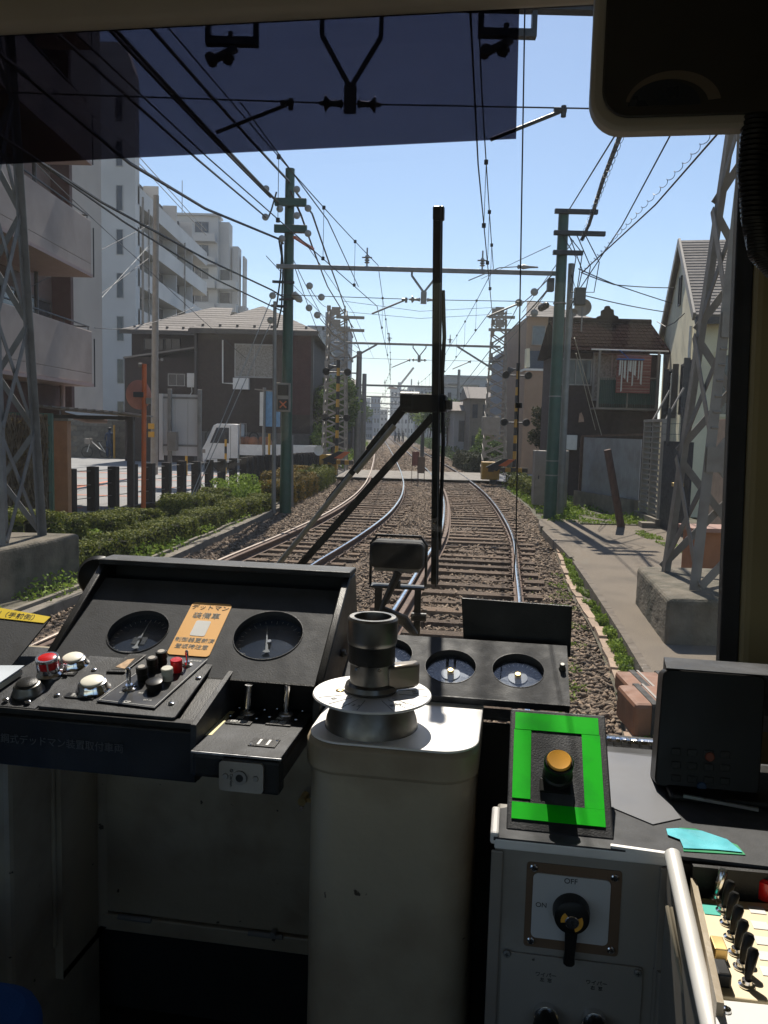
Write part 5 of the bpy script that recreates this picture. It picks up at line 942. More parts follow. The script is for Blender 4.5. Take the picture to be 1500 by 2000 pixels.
t.p('door_line', M().box(x0+1.22, x0+1.235, y-.006, y, .5, 1.95).box(x0+.3, x0+1.22, y-.006, y, .5, .515), darkfr, smooth=False); t.p('bumper', M().box(x0-.08, x0+.1, y+.05, y+1.6, .32, .6), galvb, bevel=.02); t.p('headlight', M().box(x0-.04, x0+.12, y-.01, y+.3, .75, .92), galvb, bevel=.02)
t.p('mirror', M().box(x0+.15, x0+.2, y-.28, y-.1, 1.3, 1.65).tube([(x0+.2, y-.2, 1.6), (x0+.3, y, 1.85)], .015), blackflat)
t.p('bed', M().box(x1+.05, x2, y, y+1.65, .70, .82).box(x1+.05, x2, y, y+.04, .82, 1.17).box(x1+.05, x2, y+1.61, y+1.65, .82, 1.17).box(x2-.04, x2, y+.04, y+1.61, .82, 1.17), whitep, smooth=False); t.p('chassis', M().box(x0+.3, x2-.2, y+.4, y+1.25, .4, .69), blackflat, smooth=False)
t.p('guard_frame', M().beam((x1+.06, y+.05, .8), (x1+.06, y+.05, 2.1), .05).beam((x1+.06, y+1.6, .8), (x1+.06, y+1.6, 2.1), .05).beam((x1+.06, y+.05, 2.08), (x1+.06, y+1.6, 2.08), .05).beam((x1+.06, y+.05, 1.5), (x1+.06, y+1.6, 1.5), .04), galvb)
for xx in (x0+.75, x2-1.0):
    for yy in (y+.02, y+1.43): wh = t.p('wheel', M().lathe((xx, yy, .33), (0, 1, 0), [(.2, 0), (.33, .02), (.35, .06), (.35, .16), (.33, .2), (.2, .2)], 24), tire); t.p('rim', M().lathe((xx, yy-.002, .33), (0, 1, 0), [(.05, .0), (.19, .01), (.2, .03)], 20), galvb, parent=wh)
    t.p('mudguard', M().box(xx-.45, xx+.45, y+.01, y+.25, .62, .69), blackflat, smooth=False)
c = V(X(487), y+.8, 1.2); t = T('orange_sacks', 'orange sacks and a coil of hose on the truck bed', 'sacks', c); rs = random.Random(4)
for k in range(5): t.p('sack', M().lathe(c+V(-.45+k*.28, rs.uniform(-.4, 0), -.1), (rs.uniform(-.1, .1), 0, 1), [(.1, 0), (.23, .06), (.24, .22), (.16, .36), (.04, .42)], 10), orangebox)
t.p('hose_coil', M().tube([c+V(.1+.2*math.cos(a*.5), -.2, .3+.2*math.sin(a*.5)) for a in range(26)], .03), blackflat)
# person by the wall and a bicycle
def person(label, x, y, h, shirt, trousers, yaw=0):
    t = T('person', label, 'person', (x, y, -.02)); s = h/1.7; v = [(0, 0, .95), (0, 0, 1.15), (0, 0, 1.38), (0, 0, 1.5), (0, 0, 1.62), (.09, 0, .9), (.1, .02, .5), (.11, .06, .06), (.12, -.08, .03), (-.09, 0, .9), (-.1, -.02, .5), (-.13, .02, .06), (-.14, -.12, .03), (.19, 0, 1.38), (.25, .02, 1.1), (.2, -.16, .95), (-.19, 0, 1.38), (-.26, .0, 1.1), (-.2, -.18, 1.0)]
    r = [.14, .13, .15, .055, .1, .1, .065, .045, .04, .1, .065, .045, .04, .06, .045, .03, .06, .045, .03]; e = [(0, 1), (1, 2), (2, 3), (3, 4), (0, 5), (5, 6), (6, 7), (7, 8), (0, 9), (9, 10), (10, 11), (11, 12), (2, 13), (13, 14), (14, 15), (2, 16), (16, 17), (17, 18)]
    me = bpy.data.meshes.new('body'); me.from_pydata([(a*s, b*s, c*s) for a, b, c in v], e, []); o = bpy.data.objects.new('body', me); C.objects.link(o); o.parent = t.e
    import bmesh; bm = bmesh.new(); bm.from_mesh(me); lay = bm.verts.layers.skin.verify(); bm.verts.ensure_lookup_table()
    for i, q in enumerate(r): bm.verts[i][lay].radius = (q*s, q*s*.8)
    bm.verts[0][lay].use_root = True; bm.to_mesh(me); bm.free(); o.modifiers.new('skin', 'SKIN'); ss = o.modifiers.new('sub', 'SUBSURF'); ss.levels = ss.render_levels = 1; me.materials.append(shirt)
    t.p('hair', M().lathe(Vector((x, y+.01, -.02+1.6*s)), (0, 0, 1), [(.09, 0), (.115, .05), (.1, .11), (.03, .14)], 12), blackflat); t.p('trousers', M().cyl((x+.09*s, y, .95*s), (x+.11*s, y+.05, .1), .11, .07, 10).cyl((x-.09*s, y, .95*s), (x-.13*s, y+.01, .1), .11, .07, 10), trousers); return t
p = U(214, 850, 46.4); navy = mat('navy_cloth', (.015, .04, .10), .9, var=.4, scale=8); person('person in dark blue clothes standing by the block wall behind the yellow bollard', p.x, 46.4, 1.68, navy, navy)
for i, (px, y) in enumerate(((772, 128), (779, 121), (787, 130))):
    p = U(px, 850, y); person(['distant person left of the group crossing the far tracks', 'distant person in the middle of the group crossing the far tracks', 'distant person right of the group crossing the far tracks'][i], p.x, y, 1.7, (navy, blackflat, brownwall)[i], blackflat)
p = U(188, 880, 45.6); t = T('bicycle', 'white scooter like bicycle parked against the block wall', 'bicycle', (p.x, 45.6, 0)); x = p.x
for dx in (-.5, .5): t.p('wheel', M().tube([(x+dx+.3*math.cos(a*.2618), 45.6, .32+.3*math.sin(a*.2618)) for a in range(25)], .02), tire)
t.p('frame', M().tube([(x-.5, 45.6, .32), (x-.3, 45.6, .95), (x+.2, 45.6, .5), (x+.5, 45.6, .32), (x+.15, 45.6, .85)], .025), whitep); t.p('basket', M().box(x-.6, x-.25, 45.45, 45.75, .75, 1.05), galvb, bevel=.02); t.p('saddle', M().box(x+.05, x+.32, 45.55, 45.68, .88, .94), blackflat, bevel=.02); t.p('handlebar', M().tube([(x-.3, 45.3, 1.08), (x-.3, 45.9, 1.08)], .015), blackflat)
# brown strapped boxes at the path edge
for i, (px, py, yb) in enumerate(((1262, 1352, 6.45), (1274, 1390, 5.75))):
    q = U(px, py, yb); x0 = q.x-.14; z1 = U(px, (1340, 1372)[i], yb).z; t = T('strapped_case', ('rear brown case with black straps standing by the path kerb', 'front brown case with black straps standing by the path kerb')[i], 'case', (x0+.3, yb, -.1))
    t.p('body', M().box(x0, x0+.75, yb-.05, yb+.42, -.1, z1), terra, bevel=.03)
    for k in (.12, .34): t.p('strap', M().box(x0+k, x0+k+.05, yb-.06, yb+.43, -.09, z1+.006), blackflat, bevel=.004); t.p('strap', M().box(x0+k+.065, x0+k+.085, yb-.06, yb+.43, -.09, z1+.006), galvb, bevel=.002)
# ============================================================= DRIVER'S CAB (frame turned 9 degrees with the vehicle; u across, v forward)
CY = CABYAW
EX, EV, EZ = V(1, 0, 0), V(0, 1, 0), V(0, 0, 1)
def cs(name, m, mt, kind='structure', bevel=0, label=None, cat=None): return solo(name, m, mt, label, cat, yaw=CY, kind=kind, bevel=bevel)
UL, UR = -1.22, .455
cs('cab_floor', M().box(UL, UR, -4, 1.62, .74, .80), floorm)
cs('cab_ceiling', M().box(UL-.1, UR+.1, -4, 1.455, 2.90, 3.02), mat('pale_ceiling', (.66, .63, .55), .6))
cs('left_cab_wall', M().box(UL-.06, UL, -4, 1.6, .8, 1.6).box(UL-.06, UL, -4, 1.6, 2.45, 2.9).box(UL-.06, UL, .2, 1.6, 1.6, 2.45).box(UL-.06, UL, -1.2, -1.0, 1.6, 2.45), headermat)
cs('right_cab_wall', M().box(UR, UR+.06, -4, 1.62, .8, 1.6).box(UR, UR+.06, -4, 1.62, 2.45, 2.9).box(UR, UR+.06, .2, 1.62, 1.6, 2.45).box(UR, UR+.06, -1.2, -1.0, 1.6, 2.45), olive)
cs('rear_wall', M().box(UL, UR, -4.06, -4, .8, 1.55).box(UL, UR, -4.06, -4, 2.5, 2.9), headermat)
cs('front_wall', M().box(-1.25, .5, 1.64, 1.72, .3, 1.40), blackflat)
cs('window_sill', M().box(-1.25, .5, 1.60, 1.74, 1.40, 1.425), blackflat, bevel=.006)
# header above the windscreen
hd = [LV(0, 75, 1.505), LV(1150, 0, 1.505)]; zh = (hd[0].z+hd[1].z)/2
cs('window_header', M().prism([(-1.25, 1.46, zh+.075), (-1.25, 1.465, zh+.035), (-1.25, 1.485, zh+.006), (-1.25, 1.51, zh), (-1.25, 1.54, zh+.02), (-1.25, 1.555, zh+.06), (-1.25, 1.555, zh+.25), (-1.25, 1.46, zh+.25)], (1.75, 0, 0)), headermat, bevel=.008)
cs('header_gasket', M().box(-1.25, .5, 1.60, 1.66, zh+.07, zh+.25), blackflat)
# right pillar: olive inner post, black rubber, coiled cable
pa, pb = LV(1404, 1320, 1.5), LV(1448, 240, 1.5); pc, pd = LV(1440, 1330, 1.48), LV(1483, 240, 1.48)
z0_, z1_ = 1.42, 2.95; ext = lambda p, q, z: p.lerp(q, (z-p.z)/(q.z-p.z))
cs('right_window_gasket', M().prism([ext(pa, pb, z0_), ext(pc, pd, z0_), ext(pc, pd, z1_), ext(pa, pb, z1_)], (0, .03, 0)), blackflat, bevel=.004)
cs('right_window_post', M().prism([ext(pc, pd, z0_)+V(.001, -.02, 0), V(.5, 1.44, z0_), V(.5, 1.44, z1_), ext(pc, pd, z1_)+V(.001, -.02, 0)], (0, .06, 0)), olive, bevel=.01)
cs('left_window_post', M().box(-1.22, -1.15, 1.4, 1.62, 1.4, 2.9), headermat, bevel=.01)
wn = (V(0, 1.615, 2.9)-V(0, 1.72, 1.42)).normalized()
cs('windscreen', M().ob(V(0, 1.70, 1.425), EX, wn, V(0, 1, .07).normalized(), -1.15, .42, 0, 1.46, 0, .005), glassmat('windscreen_glass', (.975, .985, .99), .011, veil=.0015, speck=.03), kind='', label='large windscreen pane with dust specks between the cab and the tracks', cat='windscreen')
va, vb, vc = LV(0, 322, 1.56), LV(1008, 272, 1.56), LV(1016, -30, 1.56); zv = (va.z+vb.z)/2
cs('sun_visor', M().add([V(-1.18, 1.56, zv-.012), V(vb.x, 1.56, zv+.012), V(vc.x, 1.56, 2.80), V(-1.18, 1.56, 2.80)], [(0, 1, 2, 3)]).add([V(-1.18, 1.563, zv-.012), V(vb.x, 1.563, zv+.012), V(vc.x, 1.563, 2.80), V(-1.18, 1.563, 2.80)], [(3, 2, 1, 0)]), glassmat('dark_tinted_plastic', (.23, .22, .25), .015), kind='', label='dark tinted transparent sun visor across the upper left of the windscreen', cat='sun visor')
va, vb = LV(1008, 272, 1.57), LV(1168, 262, 1.57)
# mirror-like box at the top right
p0 = LV(1158, 200, 1.3); z_b = LV(1200, 258, 1.3).z; t = T('overhead_box', 'rounded dark overhead panel with pale rim at the upper right corner', 'overhead panel', (.2, 1.3, z_b), CY)
x0 = LV(1157, 100, 1.3).x
t.p('rim', M().rplate(V(0, 1.30, 0), EX, EZ, EV, x0, .46, z_b, 2.9, -.006, .03, .05, 8), headermat, bevel=.006); t.p('face', M().rplate(V(0, 1.29, 0), EX, EZ, EV, x0+.016, .46, z_b+.016, 2.9, -.004, .003, .04, 8), mat('dark_mirror_back', (.035, .032, .028), .35, var=.2), bevel=.002)
c = LV(1314, 205, 1.285); ring = M()
t.p('crescent', M().prism([c+V(.066*math.cos(a*.0785), 0, .047*math.sin(a*.0785)) for a in range(2, 39)]+[c+V(-.006+.055*math.cos(a*.0785), 0, .036*math.sin(a*.0785)) for a in range(38, 1, -1)], (0, .002, 0)), mat('dim_tan_ring', (.16, .13, .10), .6), smooth=False); t.p('dark_half_disc', M().prism([c+V(-.012+.05*math.cos(a*.1047), .0, .034*math.sin(a*.1047)) for a in range(31)], (0, .0015, 0)), mat('dark_blue_reflection', (.012, .018, .028), .3), smooth=False)  # the half disc paints a dark reflection onto the panel face
cc = [LV(1478+8*math.sin(k*.9), 235+k*6.2, 1.30+.012*math.cos(k*.9)) for k in range(50)]
m = M(); ctr = [LV(1480, 225, 1.3), LV(1470, 330, 1.3), LV(1478, 430, 1.3), LV(1492, 500, 1.3), LV(1530, 540, 1.3)]; pts = []
for k in range(420): f = k/419*4; i = min(3, int(f)); g = f-i; c_ = ctr[i].lerp(ctr[i+1], g); a = k*.62; pts.append(c_+V(.018*math.cos(a), .018*math.sin(a), 0))
cs('coiled_cable', m.tube(pts, .004, 6), plastic, kind='', label='black coiled cable hanging beside the right window post', cat='cable')
# ---------------- wall under the dash, left column, hinges
W = 1.50
zt_ = LV(150, 1775, W).z
t = T('lower_panel', 'dark hinged metal panel below the left instrument console', 'wall panel', (-.6, W, zt_), CY)
a0 = LV(150, 1600, W).x; a1 = -.20
t.p('hinged_panel', M().box(a0+.004, a1, W, W+.02, zt_+.003, 1.60), cream, bevel=.003); t.p('lower_strip', M().box(a0, a1, W-.004, W+.02, zt_-.035, zt_-.001), cream, bevel=.003)
for px in (262, 518): q = LV(px, 1785+(px-262)*.11, W-.01); t.p('hinge', M().cyl((q.x-.035, W-.008, zt_), (q.x+.035, W-.008, zt_), .0055, n=10), galv)
q = LV(535, 1820, W-.01); t.p('bolt', M().cyl(q, q+V(0, -.012, 0), .006, n=8), galv)
q = LV(597, 1553, W-.03); t.p('latch', M().cyl(q, q+V(0, -.03, 0), .008, n=10).beam(q+V(0, -.02, 0), q+V(.025, -.02, 0), .006), brass); t.p('stud', M().cyl(q+V(-.002, -.01, -.012), q+V(0, -.03, -.012), .004, n=8), chrome)
cs('dark_recess', M().box(-1.2, .4, 1.56, 1.6, .8, zt_-.02).box(-1.2, .45, 1.53, 1.56, 1.0, 1.45), floorm)
t = T('left_cabinet', 'tall cream metal casing with rounded channel at the lower left corner', 'cabinet', (-.95, 1.3, .84), CY)
c0, c1 = LV(60, 1700, 1.28).x, LV(150, 1700, 1.40).x; zb = LV(120, 1890, 1.36).z
t.p('casing', M().box(-1.21, LV(55, 1700, 1.25).x, 1.20, 1.5, .80, 1.60), cream, bevel=.01); t.p('column', M().rplate(V(0, 0, zb), EX, EV, EZ, c0, c1, 1.33, 1.499, 0, 1.6-zb, .03, 5), cream); ca = LV(82, 1700, 1.33).x; cb_ = LV(112, 1700, 1.33).x
t.p('channel_rib', M().rplate(V(0, 1.329, 0), EX, EZ, EV, ca, cb_, zb+.06, 1.59, -.006, 0, .012, 5), cream, bevel=.003)
a = LV(0, 1945, .9); cs('driver_seat', M().rplate(V(0, 0, 0), EX, EV, EZ, -1.15, LV(75, 2000, .9).x, .5, a.y+.06, 1.22, LV(0, 1948, .92).z, .07, 6), bluecloth, kind='', bevel=.02, label='corner of blue cloth seat at the bottom left', cat='seat')
# ---------------- instrument hood
u0, u1 = -.675, -.268
t = T('instrument_hood', 'black hooded console with two deep round gauges on the left', 'console', (-.47, 1.3, 1.6), CY)
prof = [(1.095, 1.66), (1.115, 1.695), (1.287, 1.8095), (1.335, 1.8085), (1.40, 1.60), (1.095, 1.60)]
for s, uu in ((0, u0-.012), (1, u1)): t.p('side_panel', M().prism([(uu, a, b) for a, b in prof], (.012, 0, 0)), black, bevel=.002)
t.p('top_panel', M().box(u0-.012, u1+.012, 1.285, 1.338, 1.810, 1.819), blackworn, bevel=.002); t.p('back_panel', M().box(u0, u1, 1.325, 1.337, 1.66, 1.809), blackflat, smooth=False)
O = V(0, 1.108, 1.688); ep = V(0, math.cos(R_(29)), math.sin(R_(29))); en = V(0, -ep.z, ep.y); fp = M(); PL = .205
gc = []
for px, py in ((270, 1233), (524, 1240)): q = LP(px, py, O, en); gc.append((q.x, (q-O).dot(ep)))
um = (gc[0][0]+gc[1][0])/2; rg1, rg2 = .0475, .053
fp.holed(O, EX, ep, en, u0, um, 0, PL, gc[0][0], gc[0][1]+.0, rg1, .019); fp.holed(O, EX, ep, en, um, u1, 0, PL, gc[1][0], gc[1][1], rg2, .019)
t.p('gauge_panel', fp, darkface); t.p('front_lip', M().ob(O, EX, ep, en, u0, u1, -.003, .0, -.06, .0), black, smooth=False)
for k, (a, b) in enumerate(gc):
    r = (rg1, rg2)[k]; c = O+EX*a+ep*b; t.p('rim', M().tube([c+EX*r*math.cos(i*.1571)+ep*r*math.sin(i*.1571)+en*.0005 for i in range(41)], .0008, 5), blackworn)
    g = t.p('gauge', M().lathe(c-en*.0205, en, [(r+.004, 0), (r+.004, .004)], 40), dial)
    tk = M()
    for i in range(25):
        an = R_(225-i*11.25); e = EX*math.cos(an)+ep*math.sin(an); f = ep*math.cos(an)-EX*math.sin(an); L_ = .007 if i % 4 == 0 else .004; tk.ob(c-en*.0163, e, f, en, r*.92-L_, r*.92, -.0004, .0004, 0, .0004)
    t.p('tick_marks', tk, whiteink, parent=g, smooth=False)
    nd = t.p('needle', M().prism([c-en*.0145+EX*x+ep*y for x, y in ((-.0016, -.018), (.0006, .034) if k == 0 else (-.013, .034), (.0022, -.016), (.007, -.022), (.0, -.024), (-.005, -.022))], en*.001), whiteink, parent=g, smooth=False)
    t.p('hub', M().cyl(c-en*.0163, c-en*.012, .003, n=12), steel, parent=g)
    if k == 0: t.p('maker_plate', M().ob(c-en*.0163, EX, ep, en, -.011, .011, -.012, .010, 0, .0006), mat('gauge_plate', (.12, .125, .13), .4), parent=g, smooth=False)
    t.p('gauge_glass', M().lathe(c-en*.009, en, [(r, 0), (r, .0015)], 40), dialglass, parent=g)
# orange sticker, following the panel
sa, sb, sc_, sd_ = [LP(px, py, O, en) for px, py in ((324, 1278), (416, 1287), (456, 1180), (368, 1178))]
ss = ((sb-sa)+(sc_-sd_)).length/2; su = (sa.x+sb.x+sc_.x+sd_.x)/4; s0 = (sa-O).dot(ep)-.0; s1 = s0+.118; sw = .033
st = t.p('orange_sticker', M().rplate(O, EX, ep, en, su-sw, su+sw, s0, s1, .0004, .0010, .006, 5), orange_st)
tx = lambda s, b, sz, m_=inkgrey: t.text(s, O+EX*su+ep*(s0+b)+en*.0013, EX, ep, sz, m_, ext=.0001, parent=None)
tx('デットマン', .106, .0125, ink); tx('装備車', .087, .015); tx('制御器更新済', .032, .0105); tx('登坂時注意', .018, .0105)
t.p('badge', M().rplate(O, EX, ep, en, su-.012, su+.012, s0+.042, s0+.076, .0011, .0014, .003, 3), whitep)
# round black knob at hood's left
c = LV(182, 1130, 1.42); cs('black_ball', M().lathe(c+V(0, .02, 0), (.2, -1, .1), [(.012, -.03), (.036, -.02), (.040, 0), (.034, .012), (.01, .02)], 24), plastic, kind='', label='round black lamp housing behind the left edge of the hood', cat='lamp housing')
# ---------------- left switch console
sP = V(0, .992, 1.664); sl_ = R_(13); es = V(0, math.cos(sl_), math.sin(sl_)); sn = V(0, -es.z, es.y); S = lambda px, py: LP(px, py, sP, sn)
t = T('switch_console', 'black switch console with lit push buttons in front of the hood', 'console', (-.6, 1.05, 1.58), CY)
ur = LV(383, 1400, .985).x
t.p('body', M().prism([(-.70, .985, 1.585), (-.70, .98, 1.655), (-.70, 1.12, 1.69), (-.70, 1.38, 1.69), (-.70, 1.38, 1.595)], (.70+ur, 0, 0)).prism([(-1.1, .985, 1.585), (-1.1, .98, 1.655), (-1.1, 1.13, 1.689), (-1.1, 1.13, 1.595)], (.3995, 0, 0)), black, bevel=.002)
q = S(82, 1376); q2 = S(345, 1394); q3 = S(450, 1291); wid = q2.x-q.x
pl = t.p('switch_plate', M().rplate(sP, EX, es, sn, q.x, q2.x+.004, .0, (q3-sP).dot(es)+.0, .0, .004, .004, 3), blackworn, bevel=.001)
lx0 = S(0, 1375).x-.1; t.p('side_plate', M().ob(sP, EX, es, sn, lx0, q.x-.002, -.002, .16, -.004, .0015), blackworn, smooth=False)
w1, w2 = LV(383, 1400, .985), LV(452, 1300, 1.14); t.p('side_wall', M().prism([(ur-.006, .98, 1.665), (ur-.006, 1.2, 1.712), (ur-.006, 1.2, 1.60), (ur-.006, .98, 1.60)], (.008, 0, 0)), blackworn, bevel=.001)
inn = [S(*a) for a in ((188, 1375), (300, 1390), (418, 1289), (325, 1284))]; p4 = [v+sn*.0045 for v in (S(190, 1377), S(303, 1391), S(417, 1287), S(322, 1282))]
t.p('module_plate', M().prism(p4, sn*.002), mat('module_black', (.02, .021, .024), .35, var=.15)); mfr = M()
for i in range(4): a, b = p4[i], p4[(i+1) % 4]; c = (p4[0]+p4[2])/2; mfr.beam(a.lerp(c, .04)+sn*.0022, b.lerp(c, .04)+sn*.0022, .0007, .0006)
t.p('module_outline', mfr, whiteink, smooth=False)
def button(px, py, r, h, cap, ringr=1.25, red=False, tall=0):
    c = S(px, py); b = t.p('push_button', M().lathe(c, sn, [(r*1.75, 0), (r*1.75, .004), (r*1.55, .007), (r*1.5, .009+h), (r*1.35, .012+h), (r*1.15, .013+h)], 32), chrome if cap != 'b' else casting); cm = white_cap if cap == 'w' else (red_cap if cap == 'r' else black)
    t.p('button_cap', M().lathe(c+sn*(.009+h), sn, [(r*1.15, 0), (r*1.15, .0055+tall), (r*1.0, .0068+tall)], 32), cm, parent=b); return c
button(56, 1354, .0125, .003, 'b'); c = button(145, 1302, .0125, .002, 'w'); button(183, 1350, .0135, .003, 'w')
c = S(98, 1322); b = t.p('red_guarded_button', M().lathe(c, sn, [(.018, 0), (.018, .006), (.0145, .009), (.0145, .016)], 30), chrome); t.p('button_cap', M().lathe(c+sn*.014, sn, [(.0125, 0), (.0125, .018), (.009, .0195)], 30), red_cap, parent=b); t.p('guard_ring', M().lathe(c+sn*.0, sn, [(.0135, .028), (.0158, .028), (.0160, .032), (.0135, .032)], 30), chrome, parent=b)
for i in range(4): e = EX*math.cos(i*1.57+.5)+es*math.sin(i*1.57+.5); t.p('guard_post', M().cyl(c+e*.0148+sn*.01, c+e*.0148+sn*.03, .0014, n=6), chrome, parent=b)
dw = [S(*a) for a in ((208, 1320), (243, 1321), (289, 1285), (254, 1284))]; t.p('display_frame', M().prism([v+sn*.004 for v in dw], sn*.003), black, bevel=.0008); dc = sum(dw, V(0, 0, 0))/4
t.p('display_window', M().prism([v.lerp(dc, .25)+sn*.0072 for v in dw], sn*.0003), blackflat, smooth=False); t.p('display_card', M().prism([dw[0].lerp(dc, .45)+sn*.0078, dw[1].lerp(dc, .3)+sn*.0078, dw[2].lerp(dc, .62)+sn*.0078, dw[3].lerp(dc, .75)+sn*.0078], sn*.0002), mat('tan_card', (.42, .27, .15), .7, var=.35, scale=120), smooth=False)
for px, py, r, h, m_ in ((280, 1334, .0082, .020, plastic), (300, 1316, .0082, .020, plastic), (318, 1303, .0082, .020, plastic), (329, 1335, .0082, .019, ivory), (347, 1318, .0085, .019, red_cap), (303, 1352, .0115, .012, plastic)):
    c = S(px, py)+sn*.006; k_ = t.p('knob', M().lathe(c, sn, [(r*.9, 0), (r*.9, h*.45), (r, h*.5), (r, h*.95), (r*.86, h)], 22), m_)
    if m_ is plastic and r < .01: t.p('knob_cap', M().cyl(c+sn*(h+.0001), c+sn*(h+.0008), r*.62, n=18), galvb, parent=k_)
for px, py, s_ in ((254, 1353, 1.0), (367, 1307, .7)):
    c = S(px, py)+sn*.006; b = t.p('toggle_nut', M().lathe(c, sn, [(.010*s_, 0), (.010*s_, .002), (.006*s_, .003), (.005*s_, .007)], 14), chrome); t.p('toggle', M().lathe(c+sn*.006, sn+V(0, .1, 0), [(.0022*s_, 0), (.0038*s_, .018*s_), (.0034*s_, .024*s_), (.001, .026*s_)], 12), chrome, parent=b)
for px, py in ((112, 1364), (206, 1374), (283, 1381), (395, 1285), (184, 1314), (335, 1380), (388, 1330), (330, 1281), (268, 1285), (12, 1372), (55, 1376)):
    c = S(px, py)+sn*.004; t.p('screw', M().lathe(c, sn, [(.0042, 0), (.0042, .0014), (.003, .0022)], 12), chrome)
for px, py, w_, s_ in ((158, 1366, .021, '制動灯'), (138, 1321, .009, '前灯')):
    c = S(px, py)+sn*.0045; t.p('label_plate', M().ob(c, EX, es, sn, -w_, w_, -.0055, .0055, 0, .0012), plastic, smooth=False); t.text(s_, c+sn*.0015, EX, es, .009 if w_ > .01 else .005, whiteink, ext=.0001)
t.text('LECIP', S(245, 1379)+sn*.0068, EX, es, .0065, whiteink, ext=.0001, bold=.0001); t.text('EST-10', S(289, 1376)+sn*.0068, EX, es, .004, whiteink, ext=.0001); t.text('放送', S(277, 1362)+sn*.0068, EX, es, .0045, whiteink, ext=.0001); t.text('切  入', S(240, 1361)+sn*.0068, EX, es, .0035, whiteink, ext=.0001); t.text('車内放送', S(383, 1299)+sn*.0068, EX, es, .0045, whiteink, ext=.0001)
fv = V(0, .981, 0); t.text('電鋼式デッドマン装置取付車両', LV(110, 1452, .9785), EX, EZ, .0135, mat('faint_ink', (.075, .075, .075), .6), ext=.0001)
# fascia below
t = T('dash_fascia', 'black fascia under the switch console with grey socket plate', 'dash fascia', (-.6, .99, 1.585), CY); u2 = LV(566, 1545, .985).x
t.p('fascia', M().prism([(-1.2, .986, 1.5865), (-1.2, .986, 1.664), (-1.2, 1.0, 1.664), (-1.2, 1.08, 1.583), (-1.2, 1.0, 1.583)], (1.2+ur-.002, 0, 0)), black, smooth=False)
SH = 1.640; fr0, fr1 = LZ(372, 1463, SH), LZ(551, 1479, SH); bk0, bk1 = LZ(457, 1376, SH), LZ(602, 1391, SH)
vf = (fr0.y+fr1.y)/2; vb_ = bk1.y
t.p('shelf_body', M().box(ur+.002, fr1.x+.0, vf+.0, vb_+.02, 1.603, SH-.004), black, bevel=.006)
sh = t.p('shelf_top', M().box(ur+.003, fr1.x-.001, vf-.003, vb_, SH-.0035, SH), blackworn, bevel=.001); t.p('shelf_edge', M().box(ur+.004, fr1.x, vf-.0045, vf-.0031, SH-.003, SH-.0005), steel, smooth=False)
L = lambda px, py: LZ(px, py, SH)
for cx, cy, s_ in ((487, 1398, '後扉'), (563, 1400, '前扉')):
    q = L(cx-6, cy); hw = .018; pp = t.p('lever_plate', M().box(q.x-hw, q.x+hw, q.y-.038, q.y+.03, SH+.0002, SH+.002), black, bevel=.0008)
    c = V(q.x, q.y+.004, SH+.002); t.p('lever_base', M().lathe(c, EZ, [(.011, 0), (.010, .002), (.006, .004)], 24), steel, parent=pp)
    top = LV(cx+5, 1338, c.y); t.p('lever', M().cyl(c, (c.x+.002, c.y, top.z), .0055, n=18), chrome, parent=pp)
    t.text('開', V(q.x-.004, q.y-.014, SH+.0022), EX, EV, .011, whiteink, parent=None, ext=.0001); t.text(s_, V(q.x-.002, q.y-.029, SH+.0022), EX, EV, .012, whiteink, ext=.0001)
    for dx, dy in ((-.02, -.01), (.019, -.012), (-.019, .025), (.019, .025)): t.p('screw', M().lathe((q.x+dx, q.y+dy, SH+.002), EZ, [(.0028, 0), (.0024, .0012)], 10), chrome, parent=pp)
a, b = L(401, 1434), L(458, 1386); t.p('cream_tape', M().prism([L(398, 1436), L(414, 1436), L(459, 1390), L(443, 1388)], (0, 0, .0006)), cream_tape, smooth=False)
q = L(516, 1452); pp = t.p('small_plate', M().box(q.x-.018, q.x+.018, q.y-.013, q.y+.014, SH+.0002, SH+.0015), black, bevel=.0005)
for dx in (-.006, .006): t.p('white_bar', M().box(q.x+dx-.0016, q.x+dx+.0016, q.y-.009, q.y+.009, SH+.0016, SH+.0020), whitep, parent=pp, smooth=False)
for dx, dy in ((-.015, -.009), (.015, .010)): t.p('screw', M().lathe((q.x+dx, q.y+dy, SH+.0015), EZ, [(.0024, 0), (.002, .001)], 10), chrome, parent=pp)
a, b = LV(431, 1482, vf-.002), LV(516, 1548, vf-.002)
sk = M().rplate(V(0, vf-.0075, 0), EX, EZ, EV, a.x, b.x, b.z, a.z, 0, .004, .005, 4); pp = t.p('socket_plate', sk, greypaint); c = V((a.x+b.x)/2-.001, vf-.0078, (a.z+b.z)/2); t.p('jack_body', M().box(a.x+.001, fr1.x-.002, vf-.003, vf+.02, b.z-.003, SH-.006), black, bevel=.004)
t.p('jack_socket', M().lathe(c, (0, -1, 0), [(.009, 0), (.009, .003), (.005, .003), (.005, 0)], 20), galv, parent=pp); t.p('socket_hole', M().cyl(c+V(0, -.0008, 0), c+V(0, -.0031, 0), .0048, n=16), blackflat, parent=pp)
for dx in (-.019, .020): t.p('screw', M().lathe(c+V(dx, 0, 0), (0, -1, 0), [(.004, 0), (.0032, .0015)], 12), galv, parent=pp)
t.text('◎ Clarion', c+V(-.0115, -.0006, -.001), EZ*-1, EX, .0055, ink, ext=.0001)
